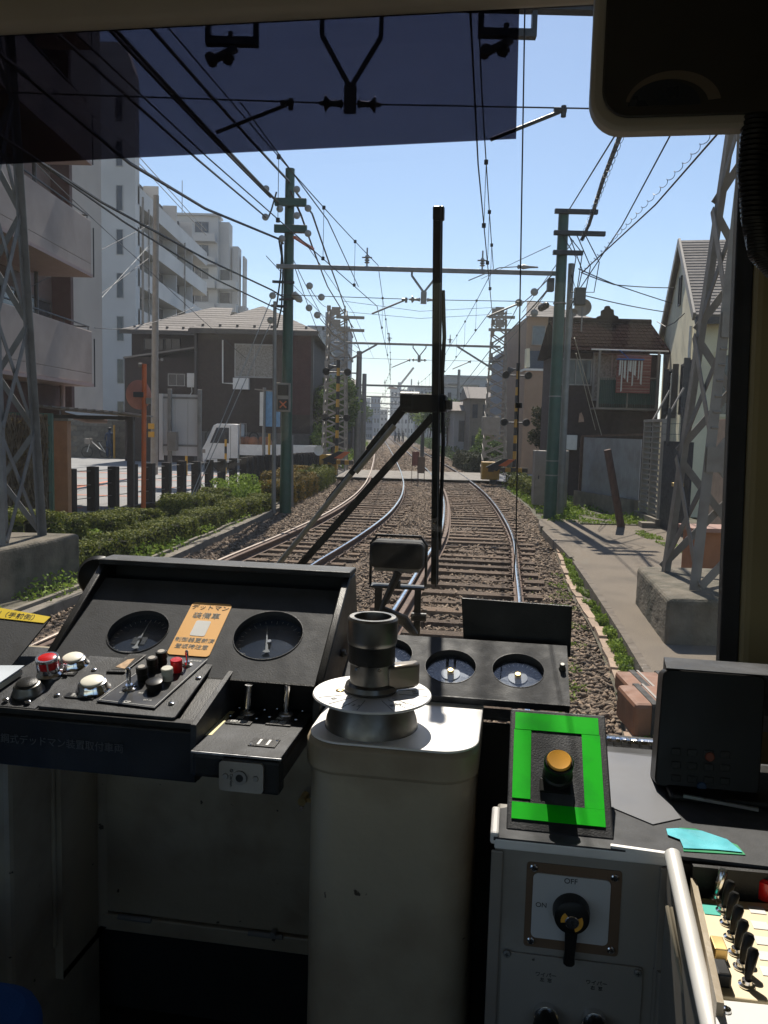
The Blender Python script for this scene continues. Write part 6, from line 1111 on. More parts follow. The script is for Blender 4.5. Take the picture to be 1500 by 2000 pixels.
# left tilted plate with yellow label, white folder
A_, B_, Cc = LV(0, 1186, 1.16), LV(100, 1205, 1.16), LV(12, 1312, 1.06); O2 = B_; n2 = (B_-A_).cross(Cc-B_).normalized(); n2 = -n2 if n2.y > 0 else n2
Q = lambda px, py: LP(px, py, B_, n2); t = T('tilted_plate', 'dark tilted plate with yellow label at the far left', 'plate', Cc, CY)
t.p('plate', M().prism([Q(-150, 1160), Q(100, 1205), Q(12, 1312), Q(-150, 1312)], n2*-.003), darkface, smooth=False); t.p('yellow_label', M().prism([v+n2*.0004 for v in (Q(-150, 1161), Q(99, 1205.5), Q(86, 1217.5), Q(-150, 1192))], n2*.0006), yellow_st, smooth=False)
ex2 = (Q(99, 1211)-Q(0, 1199)); ey2 = n2.cross(ex2); ey2 = ey2 if ey2.z > 0 else -ey2; t.text('ブザー側（手前側）', Q(77, 1209.5)+n2*.0012, ex2, ey2, .0125, ink, align='RIGHT', ext=.0001)
a, b = S(0, 1316), S(48, 1318); wf = T('paper_folder', 'white folder edge lying at the far left of the console', 'folder', a, CY); up = V(0, 0, .012); wf.p('cover', M().prism([S(-120, 1318)+up, S(48, 1318)+up, S(40, 1324)+up, S(0, 1352)+up, S(-120, 1352)+up], (0, 0, .002)), mat('pale_blue_white_cover', (.62, .68, .75), .3), smooth=False); wf.p('pages', M().prism([S(-120, 1322)+up*.3, S(44, 1322)+up*.3, S(0, 1352)+up*.3, S(-120, 1352)+up*.3], (0, 0, .007)), ivory, smooth=False)
# ---------------- three-gauge panel
g = R_(24); O3 = V(0, 1.135, 1.655); e3 = V(0, math.cos(g), math.sin(g)); n3 = V(0, -e3.z, e3.y); P3 = lambda px, py: LP(px, py, O3, n3)
t = T('gauge_panel', 'grey panel with three small round gauges beside the controller', 'gauge panel', (-.06, 1.25, 1.6), CY)
l0, r0 = P3(668, 1320).x, P3(1113, 1370).x; cs3 = []
for px, py in ((757, 1277), (880, 1301), (1012, 1309)): q = P3(px, py); cs3.append((q.x, (q-O3).dot(e3)))
bt = (P3(1100, 1376)-O3).dot(e3); tp_ = (P3(1118, 1262)-O3).dot(e3); fm = M(); xs = [l0, (cs3[0][0]+cs3[1][0])/2, (cs3[1][0]+cs3[2][0])/2, r0]; rr = .0385
for i in range(3): fm.holed(O3, EX, e3, n3, xs[i], xs[i+1], bt, tp_, cs3[i][0], cs3[i][1], rr, .017)
t.p('face', fm, darkface); t.p('front_lip', M().ob(O3, EX, e3, n3, l0, r0, bt-.002, bt, -.012, 0), blackworn, smooth=False); t.p('lower_step', M().ob(O3, EX, e3, n3, l0, r0-.001, bt-.022, bt-.003, -.02, -.014), darkface, bevel=.001)
t.p('housing', M().prism([O3+EX*l0+e3*(bt-.02)-n3*.021, O3+EX*l0+e3*tp_-n3*.003, O3+EX*l0+e3*tp_-n3*.1, O3+EX*l0+e3*(bt-.02)-n3*.1], EX*(r0-l0)), black, smooth=False) if 0 else t.p('side', M().ob(O3, EX, e3, n3, r0-.003, r0, bt, tp_, -.05, -.001).ob(O3, EX, e3, n3, l0, r0, tp_-.003, tp_, -.05, -.001), black, smooth=False)
for k, (a, b) in enumerate(cs3):
    c = O3+EX*a+e3*b; gg = t.p('gauge', M().lathe(c-n3*.018, n3, [(rr+.003, 0), (rr+.003, .003)], 36), mat('gauge_dial_blue%d' % k, (.07, .09, .13), .3, var=.35, scale=60)); t.p('rim', M().tube([c+EX*rr*math.cos(i*.1571)+e3*rr*math.sin(i*.1571) for i in range(41)], .0007, 5), blackworn)
    t.p('hub_disc', M().lathe(c-n3*.0148, n3, [(.0145, 0), (.0145, .001)], 28), whitep, parent=gg); hb = t.p('centre_screw', M().lathe(c-n3*.0138, n3, [(.0048, 0), (.0048, .006), (.004, .007)], 18), brass, parent=gg); tk = M()
    for i in range(21): an = R_(230-i*14); e = EX*math.cos(an)+e3*math.sin(an); f = e3*math.cos(an)-EX*math.sin(an); tk.ob(c-n3*.01485, e, f, n3, .027, .033, -.0005, .0005, 0, .0004)
    t.p('tick_marks', tk, whiteink, parent=gg, smooth=False); t.p('gauge_glass', M().lathe(c-n3*.010, n3, [(rr, 0), (rr, .0012)], 32), dialglass, parent=gg)
for px, py in ((1098, 1306), (671, 1279)): c = P3(px, py); t.p('screw', M().lathe(c, n3, [(.0055, 0), (.005, .0025), (.0042, .003), (.0042, .008), (.003, .009)], 14), casting)
fl0, fl1, fb0, fb1 = LV(901, 1168, 1.335), LV(1118, 1184, 1.335), LV(906, 1268, 1.325), LV(1114, 1284, 1.325)
t.p('raised_flap', M().prism([fb0, fb1, fl1, fl0], (0, .004, 0)), black, bevel=.001); bx = M()
for dx in (.02, .05, .08): bx.box(fl0.x+dx+.0, fl0.x+dx+.018, 1.331, 1.3335, 1.715, 1.729)
t.p('flap_print', bx, mat('dim_print', (.03, .022, .016), .6), smooth=False)
# ---------------- master controller
t = T('master_controller', 'worn grey controller pillar with bright aluminium disc and stubby cast handle column', 'master controller', (-.15, 1.1, .8), CY)
q0, q1, q2, q3 = LZ(598, 1425, 1.657), LZ(950, 1375, 1.657), LZ(760, 1456, 1.657), LZ(830, 1335, 1.657)
v0, v1 = q2.y-.005, 1.235; ua, ub = -.257, -.032
t.p('body', M().rplate(V(0, 0, 0), EX, EV, EZ, ua+.006, ub-.004, v0+.006, v1, .8, 1.615, .045, 9), cream)
t.p('cap', M().rplate(V(0, 0, 0), EX, EV, EZ, ua, ub, v0, v1, 1.612, 1.652, .05, 9), cream, bevel=.006); t.p('top_plate', M().rplate(V(0, 0, 0), EX, EV, EZ, ua+.004, ub-.001, v0+.004, v1-.002, 1.6523, 1.6555, .048, 9), satin, bevel=.001)
c = LZ(727, 1352, 1.70); cx, cy = c.x, c.y
t.p('boss', M().lathe((cx, cy, 1.6556), EZ, [(.062, 0), (.060, .012), (.052, .034), (.040, .04)], 40), casting); dk = t.p('disc', M().lathe((cx, cy, 1.6965), EZ, [(.078, 0), (.079, .0012), (.078, .0032), (.02, .0034)], 64), disc_alu, bevel=0)
ng = M()
for i, a in enumerate((-150, -128, -112, -95, -60, -45, -33, 0, 24, 52)): e = V(math.cos(R_(a)), math.sin(R_(a)), 0); f = V(-e.y, e.x, 0); ng.ob(V(cx, cy, 1.70), e, f, EZ, .036, .074, -.0003, .0003, -.0002, .0003)
t.p('engraved_line', ng, inkgrey, parent=dk, smooth=False)
for a, s_ in ((-140, '切'), (-104, '1 2 3'), (-50, '直列'), (-38, '4 5'), (12, '並列')): e = V(math.cos(R_(a)), math.sin(R_(a)), 0); t.text(s_, V(cx, cy, 1.7001)+e*.058, V(-e.y, e.x, 0)*1, -e, .0085, inkgrey, ext=.0001)
c2 = LZ(664, 1349, 1.70); t.p('disc_rivet', M().lathe(c2, EZ, [(.006, 0), (.005, .0015), (.002, .0025)], 14), brass, parent=dk)
c3 = LZ(930, 1371, 1.656); t.p('plate_screw', M().lathe(c3, EZ, [(.005, 0), (.0035, .0016), (.001, .002)], 14), galv)
ax = V(cx-.003, cy+.008, 1.70); t.p('column', M().lathe(ax, EZ, [(.034, 0), (.036, .004), (.034, .010), (.029, .013), (.0285, .038), (.030, .045), (.031, .064), (.0325, .066), (.0335, .072), (.0335, .098), (.031, .101), (.025, .101), (.0235, .085), (.0, .083)], 48), casting)
t.p('column_band', M().lathe(ax, EZ, [(.0295, .039), (.0312, .0405), (.0312, .060), (.0318, .0635)], 48), black); t.p('shaft_end', M().lathe(ax+V(0, 0, .083), EZ, [(.012, 0), (.011, .006), (.006, .0075)], 14), casting)
for a in (-118, -62): e = V(math.cos(R_(a)), math.sin(R_(a)), 0); t.p('set_screw', M().cyl(ax+e*.029+V(0, 0, .036), ax+e*.0335+V(0, 0, .036), .0022, n=8), chrome)
h = LZ(793, 1345, 1.70); hz = LV(793, 1292, h.y).z; hp = [V(ax.x+.024, ax.y-.016, 0), V(h.x+.012, h.y-.010, 0), V(h.x+.018, h.y+.004, 0), V(h.x+.012, h.y+.014, 0), V(ax.x+.024, ax.y+.012, 0)]
t.p('grip', M().prism([v+V(0, 0, 1.704) for v in hp], (0, 0, hz-1.704)), mat('worn_grip', (.2, .175, .145), .4, .5, var=.2), bevel=.004)
t.p('base_flange', M().box(ua+.01, ub-.01, v0+.02, v1, .80, .83), black, smooth=False)
# ---------------- right grey cabinet with key switch
DZ0 = 1.584; VF = .932
t = T('switch_cabinet', 'grey metal cabinet with key switch and two lower knobs on the right', 'cabinet', (.09, .9, .8), CY)
ca, cb = LV(967, 1650, VF).x, LV(1300, 1690, VF).x; ztop = LZ(965, 1632, 1.0); zc = DZ0
t.p('body', M().box(ca, cb, VF, 1.03, .8, zc-.006), greypaint, bevel=.004); t.p('rear_body', M().box(.02, cb, 1.031, 1.22, .8, zc-.006), blackflat, smooth=False); t.p('front_top_trim', M().box(ca-.001, cb+.002, VF-.0035, VF+.012, zc-.016, zc-.0035), satin, bevel=.002)
t.p('corner_trim', M().box(ca-.004, ca+.010, VF-.004, VF+.0, .8, zc-.018), galvb, bevel=.002); t.p('corner_trim', M().box(cb-.006, cb+.003, VF-.004, VF+.0, .8, zc-.018), galvb, bevel=.002)
zt1 = LV(968, 1565, .96).z; t.p('left_edge_trim', M().box(ca-.006, ca+.004, VF-.002, 1.0, zc-.012, zc+.003), satin, bevel=.003)
kx, kz = LV(1115, 1775, VF).x, LV(1115, 1775, VF).z; pa_ = LV(1030, 1672, VF); pb_ = LV(1206, 1868, VF)
kp = t.p('brown_surround', M().rplate(V(0, VF-.0012, 0), EX, EZ, EV, pa_.x, pb_.x, pb_.z, pa_.z-.006, 0, .001, .004, 3), mat('old_brown_tape', (.16, .10, .06), .6, var=.2)); wa_, wb_ = LV(1042, 1702, VF), LV(1186, 1845, VF)
t.p('switch_plate', M().rplate(V(0, VF-.003, 0), EX, EZ, EV, wa_.x, wb_.x, wb_.z, wa_.z, 0, .0017, .006, 4), plate, parent=kp)
for dx, dz in ((pa_.x+.008, pa_.z-.012), (pb_.x-.008, pa_.z-.014), (pa_.x+.008, pb_.z+.008), (pb_.x-.008, pb_.z+.008)): t.p('screw', M().lathe((dx, VF-.001, dz), (0, -1, 0), [(.0048, 0), (.0044, .002), (.003, .003)], 14), chrome, parent=kp); t.p('screw_slot', M().box(dx-.0024, dx+.0024, VF-.0043, VF-.0036, dz-.0004, dz+.0004).box(dx-.0004, dx+.0004, VF-.0043, VF-.0036, dz-.0024, dz+.0024), ink, parent=kp, smooth=False)
t.text('OFF', LV(1115, 1722, VF-.0035), EX, EZ, .0088, ink, ext=.0001); t.text('ON', LV(1057, 1768, VF-.0035), EX, EZ, .0082, ink, ext=.0001)
c = V(kx, VF-.003, kz); kn = t.p('key_switch_knob', M().lathe(c, (0, -1, 0), [(.021, 0), (.021, .005), (.0195, .016), (.016, .018)], 36), plastic)
hd2 = LV(1110, 1884, VF-.012); t.p('knob_handle', M().prism([V(kx-.007, VF-.017, kz-.012), V(kx-.0055, VF-.017, hd2.z+.012), V(kx-.007, VF-.017, hd2.z+.003), V(kx-.003, VF-.017, hd2.z), V(kx+.003, VF-.017, hd2.z), V(kx+.006, VF-.017, hd2.z+.003), V(kx+.0055, VF-.017, hd2.z+.012), V(kx+.008, VF-.017, kz-.012)], (0, .009, 0)), plastic, parent=kn, bevel=.0012)
cy_ = c+V(0, -.018, -.003); t.p('orange_ring', M().prism([cy_+V(.0125*math.cos(R_(a)), 0, .0125*math.sin(R_(a))) for a in range(-70, 40, 10)]+[cy_+V(.007*math.cos(R_(a)), 0, .007*math.sin(R_(a))) for a in range(30, -80, -10)], (0, -.0006, 0)), amber, parent=kn, smooth=False); t.p('orange_ring', M().prism([cy_+V(.0125*math.cos(R_(a)), 0, .0125*math.sin(R_(a))) for a in range(130, 200, 10)]+[cy_+V(.007*math.cos(R_(a)), 0, .007*math.sin(R_(a))) for a in range(190, 120, -10)], (0, -.0006, 0)), amber, parent=kn, smooth=False)
t.p('key_cylinder', M().lathe(cy_, (0, -1, 0), [(.0078, 0), (.0078, .002), (.007, .0028)], 24), chrome, parent=kn); t.p('keyhole', M().cyl(cy_+V(0, -.0028, .001), cy_+V(0, -.0033, .001), .002, n=12).box(cy_.x-.0008, cy_.x+.0008, cy_.y-.0033, cy_.y-.0029, cy_.z-.005, cy_.z), ink, parent=kn, smooth=False)
la, lb = LV(980, 1848, VF), LV(1256, 1890, VF); lp_ = t.p('lower_plate', M().rplate(V(0, VF-.003, 0), EX, EZ, EV, la.x-.0, lb.x+.0, 1.28, la.z-.004, 0, .002, .005, 4), greypaint, bevel=.0006)
for px, py in ((990, 1862), (1246, 1900)): q = LV(px, py, VF-.003); t.p('screw', M().lathe(q, (0, -1, 0), [(.0048, 0), (.0044, .002), (.003, .003)], 14), galv, parent=lp_); t.p('screw_slot', M().box(q.x-.0024, q.x+.0024, q.y-.0036, q.y-.0031, q.z-.0004, q.z+.0004).box(q.x-.0004, q.x+.0004, q.y-.0036, q.y-.0031, q.z-.0024, q.z+.0024), ink, parent=lp_, smooth=False)
for px, py, s_ in ((1066, 1905, '左'), (1165, 1921, '右')): t.text('ワイパー', LV(px, py, VF-.0035), EX, EZ, .0062, ink, ext=.0001); t.text(s_+'  窓', LV(px, py+10, VF-.0035), EX, EZ, .0055, ink, ext=.0001)
for px, py in ((1066, 1958), (1160, 1970)):
    q = LV(px, py+22, VF-.003); ring_ = t.p('knob_collar', M().lathe(q, (0, -1, 0), [(.015, 0), (.014, .008), (.011, .009)], 28), chrome, parent=lp_); t.p('knob', M().lathe(q+V(0, -.008, -.002), (0, -1, -.1), [(.013, 0), (.0155, .010), (.0155, .026), (.012, .03)], 28), plastic, parent=lp_)
q = LV(1287, 1960, VF-.004); t.p('hinge', M().cyl((q.x, VF-.005, 1.30), (q.x, VF-.005, q.z+.04), .0045, n=10).box(q.x-.008, q.x+.006, VF-.003, VF-.0002, 1.30, q.z+.04), galvb)
# dark desk top
DZ = 1.582
D = lambda px, py: LZ(px, py, DZ)
t = T('desk_top', 'dark desk top with loose hexagonal sheet to the right of the button box', 'desk', (.25, 1.1, DZ), CY)
t.p('top', M().prism([V(ca-.002, VF-.003, DZ-.004), V(cb, VF-.003, DZ-.004), D(1500, 1692)+V(0, 0, -.004), V(.46, .84, DZ-.004), V(.455, 1.228, DZ-.004), V(.03, 1.228, DZ-.004), V(.02, 1.02, DZ-.004), V(ca-.002, 1.0, DZ-.004)], (0, 0, .004)), darkface, smooth=False)
t.p('front_edge_trim', M().beam(D(1192, 1654), D(1318, 1672), .006, .006), satin, bevel=.001); t.p('hex_sheet', M().prism([D(1186, 1470), D(1290, 1482), D(1300, 1560), D(1330, 1600), D(1275, 1612), D(1150, 1560)], (0, 0, .0015)), mat('grey_rubber_sheet', (.085, .09, .105), .5, var=.08), smooth=False)
t.p('apron', M().prism([D(1320, 1675)+V(0, 0, -.006), V(.46, D(1500, 1697).y, DZ-.006), V(.46, D(1500, 1697).y, DZ-.1), D(1320, 1675)+V(0, 0, -.1)], (0, .01, 0)), black, smooth=False)
cy1 = [D(*a)+V(0, 0, .0018) for a in ((1301, 1622), (1322, 1621), (1370, 1626), (1420, 1643), (1450, 1668), (1400, 1663), (1335, 1660), (1328, 1643), (1304, 1634))]; t.p('cyan_tape', M().prism(cy1, (0, 0, .0006)), cyan, smooth=False); t.p('green_tape', M().prism([D(*a)+V(0, 0, .0003) for a in ((1326, 1618), (1358, 1620), (1440, 1652), (1456, 1671), (1335, 1664), (1330, 1640))], (0, 0, .0008)), mat('dark_green_tape', (.01, .28, .11), .4), smooth=False)
br = [LZ(1190, 1442, 1.50), LZ(1292, 1462, 1.50)]; br[0].y = br[1].y = (br[0].y+br[1].y)/2; m = M()
for k in range(3):
    pts = [br[0].lerp(br[1], i/90)+V(0, .007*math.cos(i*.7+k*2.1), .006*math.sin(i*.7+k*2.1)) for i in range(-20, 130)]; m.tube(pts, .0032, 6)
cs('braided_cable', m, chrome, kind='', label='shiny braided cable lying along the window sill behind the button box', cat='cable')
cs('dark_gap_fill', M().box(-.27, .12, 1.245, 1.5, 1.0, 1.50).box(-.05, .045, 1.15, 1.16, 1.0, 1.636), blackflat)  # black box and upright panel added to stand in for the gap's shade
cs('sill_ledge', M().box(.03, .45, 1.235, 1.6, 1.38, 1.44), blackflat)
# ---------------- green taped button box
t = T('button_box', 'black box framed with bright green tape and an amber push button', 'button box', (.07, .95, DZ), CY)
f0 = LV(975, 1618, .95); f1 = LV(1192, 1640, .95); b0 = LV(1010, 1384, 1.10); b1 = LV(1188, 1398, 1.10)
ux0, ux1 = -.002, (f1.x+b1.x)/2+.002; zf, zb2 = (f0.z+f1.z)/2, (b0.z+b1.z)/2
Ob = V(0, .95, zf); eb_ = V(0, 1.10-.95, zb2-zf).normalized(); nb = V(0, -eb_.z, eb_.y); B = lambda px, py: LP(px, py, Ob, nb)
xl0, xr0 = B(986, 1600).x-.004, B(1190, 1600).x
A4 = [B(975, 1613), B(1192, 1634), B(1188, 1398), B(1010, 1384)]; ux0 = (A4[0].x+A4[3].x)/2; ux1 = (A4[1].x+A4[2].x)/2; s1_ = ((A4[2]-Ob).dot(eb_)+(A4[3]-Ob).dot(eb_))/2
t.p('lid', M().ob(Ob, EX, eb_, nb, ux0, ux1, 0, s1_, -.012, 0), blackworn, bevel=.002); pf = Ob-nb*.0125; pb2 = pf+eb_*s1_
t.p('case', M().prism([V(ux0+.003, pf.y+.002, pf.z-.002), V(ux0+.003, pb2.y, pb2.z), V(ux0+.003, pb2.y+.02, DZ), V(ux0+.003, pf.y+.005, DZ)], (ux1-ux0-.006, 0, 0)), black, bevel=.001)
gx0, gx1 = (B(997, 1598).x+B(1010, 1390).x)/2, (B(1174, 1612).x+B(1174, 1406).x)/2; gb, gt = (B(1085, 1607)-Ob).dot(eb_), (B(1090, 1398)-Ob).dot(eb_); tw = .021; tb = .027
for nm, (a, b, c_, d_, h_) in enumerate(((gx0, gx1, gt-tb, gt, .0008), (gx0-.001, gx0+tw, gb+tb+.001, gt-tb-.001, .0007), (gx1-tw-.001, gx1+.001, gb+tb-.004, gt-tb+.0, .0006), (gx0-.001, gx1+.001, gb, gb+tb-.0045, .0009))): t.p('green_tape_strip', M().ob(Ob, EX, eb_, nb, a, b, c_, d_, .0003, h_+.0004), green_tape, smooth=False)
c = B(1090, 1524); c = Ob+EX*B(1088, 1500).x+eb_*((B(1088, 1520)-Ob).dot(eb_)); bb_ = t.p('button_housing', M().lathe(c, nb, [(.0185, 0), (.0185, .010), (.0165, .012), (.0165, .026), (.0178, .028), (.0178, .034), (.0165, .036), (.0145, .036)], 36), plastic); t.p('amber_button', M().lathe(c+nb*.033, nb, [(.0148, 0), (.0148, .0045), (.0135, .0062), (.009, .0058)], 36), amber, parent=bb_)
cc_ = B(1075, 1537); t.p('label_plate', M().ob(Ob+EX*cc_.x+eb_*(cc_-Ob).dot(eb_), EX, eb_, nb, -.013, .024, -.009, .009, .0003, .004), plastic, bevel=.0006)
# ---------------- device with hood at right
t = T('card_terminal', 'black keypad terminal tilted back on the desk at the right edge', 'terminal', (.24, 1.05, DZ), CY)
d0, d1, d2, d3 = LV(1278, 1535, 1.10), LV(1296, 1306, 1.14), LV(1448, 1336, 1.14), LV(1452, 1575, 1.10)
ed = (d1-d0).normalized(); exd = ((d2-d1)+(d3-d0)).normalized(); exd = V(1, -.02, 0).normalized(); nd_ = exd.cross(ed).normalized(); nd_ = nd_ if nd_.y < 0 else -nd_
wd = (d2.x-d1.x); Ld = (d1-d0).length
t.p('body', M().rplate(d0, exd, ed, nd_, 0, wd+.03, 0, Ld, -.045, 0, .010, 5), plastic, bevel=.002)
t.p('hood', M().prism([d1+V(.004, .001, .001), d1+V(.012, .07, -.002), d1+V(.012, .07, -.10), d1+V(.004, .02, -.06)], exd*(wd+.05)), blackworn, smooth=False)
t.p('foot', M().prism([d0+exd*.01-nd_*.005, d3+exd*.03-nd_*.005, V(d3.x+.03, d3.y+.03, DZ), V(d0.x+.02, d0.y+.04, DZ)], (0, .05, -.0)), black, smooth=False); t.p('base_plate', M().box(d0.x+.015, .40, 1.07, 1.2, DZ+.0002, DZ+.010), black, bevel=.004)
t.p('silver_strip', M().beam(V(d0.x+.03, 1.065, DZ+.012), V(d0.x+.12, 1.062, DZ+.004), .004), steel, smooth=False)
for px, py, m_ in ((1386, 1478, mat('dim_orange_key', (.16, .03, .01), .5)), (1370, 1536, mat('dim_blue_key', (.01, .04, .10), .5))): q = LP(px, py, d0, nd_); t.p('key', M().lathe(q, nd_, [(.006, 0), (.006, .002), (.005, .003)], 16), m_)
for r_ in range(4):
    for k in range(4): q = LP(1320+k*32, 1468+r_*26+k*2, d0, nd_); t.p('key', M().ob(q, exd, ed, nd_, -.006, .006, -.0045, .0045, 0, .0018), black, bevel=.001)
# ---------------- silver rail, edge and beige toggle panel at the lower right
BZ = 1.55; Bz = lambda px, py: LZ(px, py, BZ)
t = T('toggle_panel', 'beige panel with a row of black toggle switches at the lower right edge', 'switch panel', Bz(1430, 1850), CY)
c4 = [Bz(1356, 1752), Bz(1560, 1768), Bz(1560, 1965), Bz(1404, 1945)]; t.p('panel', M().prism([v-V(0, 0, .004) for v in c4], (0, 0, .004)), beige, bevel=.0015); c5 = [Bz(1396, 1955), Bz(1560, 1972), Bz(1560, 2040), Bz(1400, 2040)]; t.p('lower_plate', M().prism([v-V(0, 0, .003) for v in c5], (0, 0, .005)), whitep, bevel=.001)
q = Bz(1417, 1978); t.p('screw', M().lathe(q+V(0, 0, .002), EZ, [(.005, 0), (.0045, .002), (.002, .003)], 14), chrome); q = Bz(1388, 1777); t.p('teal_label', M().box(q.x-.008, q.x+.008, q.y-.010, q.y+.010, BZ+.0002, BZ+.0008), tealp, smooth=False)
for i, (px, py) in enumerate(((1398, 1756), (1412, 1780), (1420, 1804), (1428, 1832), (1437, 1862), (1447, 1890), (1458, 1925))):
    c = Bz(px, py); b = t.p('switch_collar', M().lathe(c, EZ, [(.0075, 0), (.0075, .0015), (.005, .003), (.0045, .006)], 16), chrome); top = Bz(px+24, py-30)
    t.p('toggle_lever', M().lathe(c+V(0, 0, .005), V(.25, .12+(.2 if i == 6 else 0), 1), [(.0022, 0), (.0045, .012), (.0052, .026), (.0035, .029)], 10), plastic if i else chrome, parent=b)
for k in range(5): q = Bz(1470+k*6, 1776+k*30); t.p('label', M().box(q.x-.004, q.x+.012, q.y-.008, q.y+.006, BZ+.0002, BZ+.0007), whitep, smooth=False)
q = Bz(1402, 1862); t.p('brass_clip', M().box(q.x-.006, q.x+.006, q.y-.012, q.y+.010, BZ, BZ+.012), brass, bevel=.001); q = Bz(1408, 1912); t.p('black_clip', M().box(q.x-.007, q.x+.006, q.y-.014, q.y+.010, BZ, BZ+.014), plastic, bevel=.002); q = Bz(1498, 1752); t.p('red_button', M().lathe(q, EZ, [(.012, 0), (.012, .02), (.009, .023)], 20), red_cap)
t.p('tray_wall', M().beam(Bz(1352, 1738), Bz(1405, 1990), .006, .03), cream, smooth=False); t.p('back_wall', M().beam(Bz(1350, 1740), Bz(1560, 1760), .006, .06), black, smooth=False)
ra0, ra1 = LV(1313, 1668, .905), LZ(1395, 2040, 1.53)
t = T('silver_rail', 'rounded silver metal edge rail running down toward the camera at the lower right', 'rail', ra1, CY); t.p('rail', M().cyl(ra0, ra1, .0085, n=24), satin); t.p('rail_backing', M().prism([ra0+V(-.004, 0, -.01), ra1+V(-.004, 0, -.01), ra1+V(-.004, 0, -.25), ra0+V(-.004, 0, -.25)], (.003, 0, 0)), greypaint, smooth=False); t.p('loose_strip', M().tube([LV(1303, 1770, .86), LV(1322, 1870, .82), LV(1352, 2010, .79)], .0022, 6).tube([LV(1311, 1772, .86), LV(1331, 1875, .82), LV(1362, 2010, .79)], .0018, 6), mat('cream_piping', (.5, .44, .33), .6))
# ---------------- outside the glass: wiper, lamp bracket, antenna wire
t = T('windscreen_wiper', 'long upright black wiper blade with twin arms outside the windscreen', 'wiper', LV(850, 1140, 1.86), CY)
wt, wb = LV(855.5, 408, 1.80), LV(849, 1141, 1.90); dwp = (wb-wt).normalized(); t.p('blade_holder', M().beam(wt, wt.lerp(wb, .5), .0205, .012, up=(0, 1, 0)).beam(wt.lerp(wb, .5), wb, .0175, .012, up=(0, 1, 0)), black, bevel=.003)
t.p('rubber', M().beam(wt+V(.007, -.02, 0), wb+V(.005, -.02, 0), .003, .016, up=(0, 1, 0)), blackflat); t.p('top_clip', M().beam(wt+V(.002, -.004, .004), wt.lerp(wb, .03)+V(.002, -.004, 0), .024, .02, up=(0, 1, 0)), black, bevel=.003)
hz_ = M().tube([wt.lerp(wb, .2)+V(.012, .004, 0), wt.lerp(wb, .32)+V(.016, .004, 0), wt.lerp(wb, .42)+V(.012, .004, 0), wt.lerp(wb, .6)+V(.016, .004, 0), wt.lerp(wb, .9)+V(.01, .004, 0)], .0045, 7); t.p('washer_hose', hz_, blackflat)
k0, k1 = LV(806, 769, 1.86), LV(872, 806, 1.86); t.p('pivot_block', M().box(k0.x, k1.x, 1.84, 1.885, k1.z, k0.z), blackflat, bevel=.006); q = LV(793, 786, 1.86); t.p('pivot_knuckle', M().cyl(q+V(-.012, 0, .008), q+V(.03, 0, .008), .016, n=14).cyl(q+V(-.01, 0, -.01), q+V(.03, 0, -.012), .012, n=14).cyl(LV(875, 782, 1.84), LV(875, 800, 1.84), .010, n=10), black)
a1_ = LV(797, 786, 1.865); a2_ = LV(545, 1100, 1.80); ext_ = a2_+(a2_-a1_)*.45
t.p('arm', M().beam(a1_, a1_.lerp(a2_, .30), .020, .010, up=(0, 1, 0)).beam(a1_.lerp(a2_, .28), a1_.lerp(a2_, .62), .014, .008, up=(0, 1, 0)), black, bevel=.002); t.p('bare_arm_tube', M().cyl(a1_.lerp(a2_, .12)+V(.006, -.008, -.008), a1_.lerp(a2_, .42)+V(.006, -.008, -.004), .0065, n=12).cyl(a1_.lerp(a2_, .44)+V(.0, -.002, -.002), ext_, .0062, n=12), mat('bare_grey_tube', (.30, .28, .24), .4, .6, var=.2))
b1_ = LV(846, 812, 1.87); b2_ = LV(590, 1100, 1.81); t.p('second_arm', M().beam(b1_, b2_+(b2_-b1_)*.4, .0165, .009, up=(0, 1, 0)), black, bevel=.002)
t = T('work_lamp', 'black rectangular lamp on a bracket outside below the wiper', 'lamp', LV(780, 1240, 1.98), CY); y = 1.98
la_, lb_ = LV(727, 1054, y), LV(829, 1110, y); t.p('housing', M().rplate(V(0, y-.03, 0), EX, EZ, EV, la_.x, lb_.x, lb_.z, la_.z, 0, .07, .014, 5), blackflat, bevel=.006)
t.p('lens_edge', M().box(la_.x+.01, lb_.x-.01, y-.025, y+.02, lb_.z-.008, lb_.z+.002), galv, bevel=.002)
fm_ = M(); w0, w1_, h0, h1 = LV(723, 1146, y).x, LV(831, 1146, y).x, LV(780, 1143, y).z, LV(780, 1047, y).z; fm_.tube([(w0, y, h0), (w0, y, h1-.02), (w0+.015, y, h1), (w1_-.015, y, h1), (w1_, y, h1-.02), (w1_, y, h0)], .0035, 8); t.p('wire_guard', fm_, black)
t.p('bracket_plate', M().box(w0, w1_, y-.022, y+.02, h0-.006, h0), blackworn, bevel=.002); zl2 = LV(780, 1245, y).z; t.p('bracket_leg', M().box(w0+.012, w0+.03, y-.004, y+.004, zl2-.06, h0-.006).box(w1_-.026, w1_-.010, y-.004, y+.004, zl2-.06, h0-.006), black, bevel=.001)
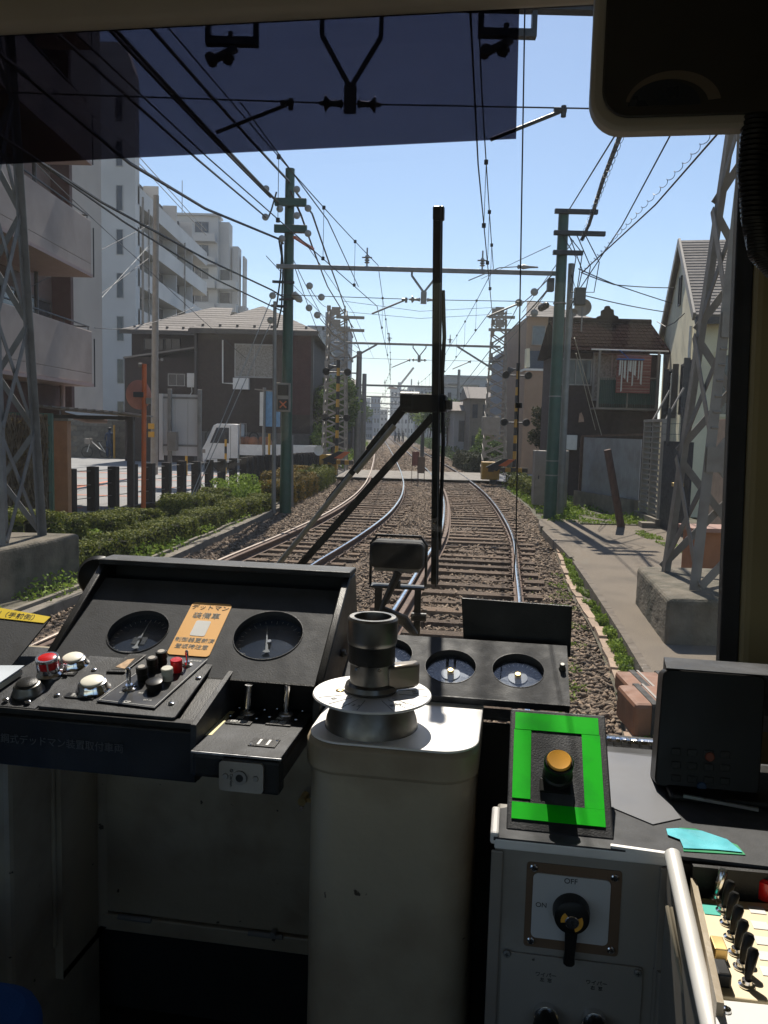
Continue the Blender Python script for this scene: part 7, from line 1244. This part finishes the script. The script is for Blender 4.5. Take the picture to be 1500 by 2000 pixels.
t.p('swing_arm', M().tube([LV(778, 1118, y-.04), LV(752, 1175, y-.04), LV(745, 1190, y-.04), LV(790, 1212, y-.03), LV(812, 1240, y-.03)], [.010, .008, .011, .014, .008], 10), black); q = LV(776, 1143, y-.03); t.p('wing_nut', M().cyl(q+V(0, 0, -.008), q+V(0, 0, .012), .008, n=10), black)
for py in (1205,): q = LV(818, py, y-.01); t.p('clamp_bolt', M().cyl(q+V(-.018, 0, 0), q+V(.018, 0, 0), .010, n=10), black)
aw0, aw1 = LV(1026, -40, 1.78), LV(1008, 1052, 1.9); cs('taut_cord', M().tube([aw0, aw1, aw1+V(-.002, 0, -.1)], .0016, 6), wirem, kind='', label='thin taut vertical cord outside the windscreen to the right of the wiper', cat='cord')
q0, q1 = LV(1013, 790, 1.875), LV(1013, 797, 1.875); cs('cord_clamp', M().cyl(q0+V(0, 0, .003), q1, .008, n=10), black, kind='', label='small black clamp on the taut vertical cord', cat='clamp')
t = T('vehicle_nose', 'dark front skirt of the vehicle below the windscreen', 'vehicle front', (-.4, 1.8, .3), CY); t.p('skirt', M().box(-1.25, .5, 1.725, 1.76, .3, 1.25), mat('vehicle_cream_paint', (.45, .4, .28), .4), bevel=.02)
o = bpy.data.objects['camera']; bpy.context.view_layer.update()
# ------------------------------------------------------------- lettering becomes plain mesh
bpy.context.view_layer.update(); dg = bpy.context.evaluated_depsgraph_get()
for o, nm, mt in TEXTS:
    me = bpy.data.meshes.new_from_object(o.evaluated_get(dg)); me.materials.clear(); me.materials.append(mt)
    n = bpy.data.objects.new(nm, me); C.objects.link(n); n.parent = o.parent; n.matrix_local = o.matrix_local.copy(); bpy.data.objects.remove(o)
# ------------------------------------------------------------- air
hz = M().box(-905, 905, -65, 3005, -1.6, 38); o = bpy.data.objects.new('haze', hz.mesh('haze', None, False)); C.objects.link(o); o['kind'] = 'stuff'
hm = bpy.data.materials.new('air'); hm.use_nodes = True; n = hm.node_tree; n.nodes.remove(n.nodes['Principled BSDF']); pv = n.nodes.new('ShaderNodeVolumePrincipled')
pv.inputs['Color'].default_value = (.86, .92, 1, 1); pv.inputs['Density'].default_value = .00065; pv.inputs['Anisotropy'].default_value = .3; n.links.new(pv.outputs[0], n.nodes['Material Output'].inputs['Volume']); o.data.materials.clear(); o.data.materials.append(hm)
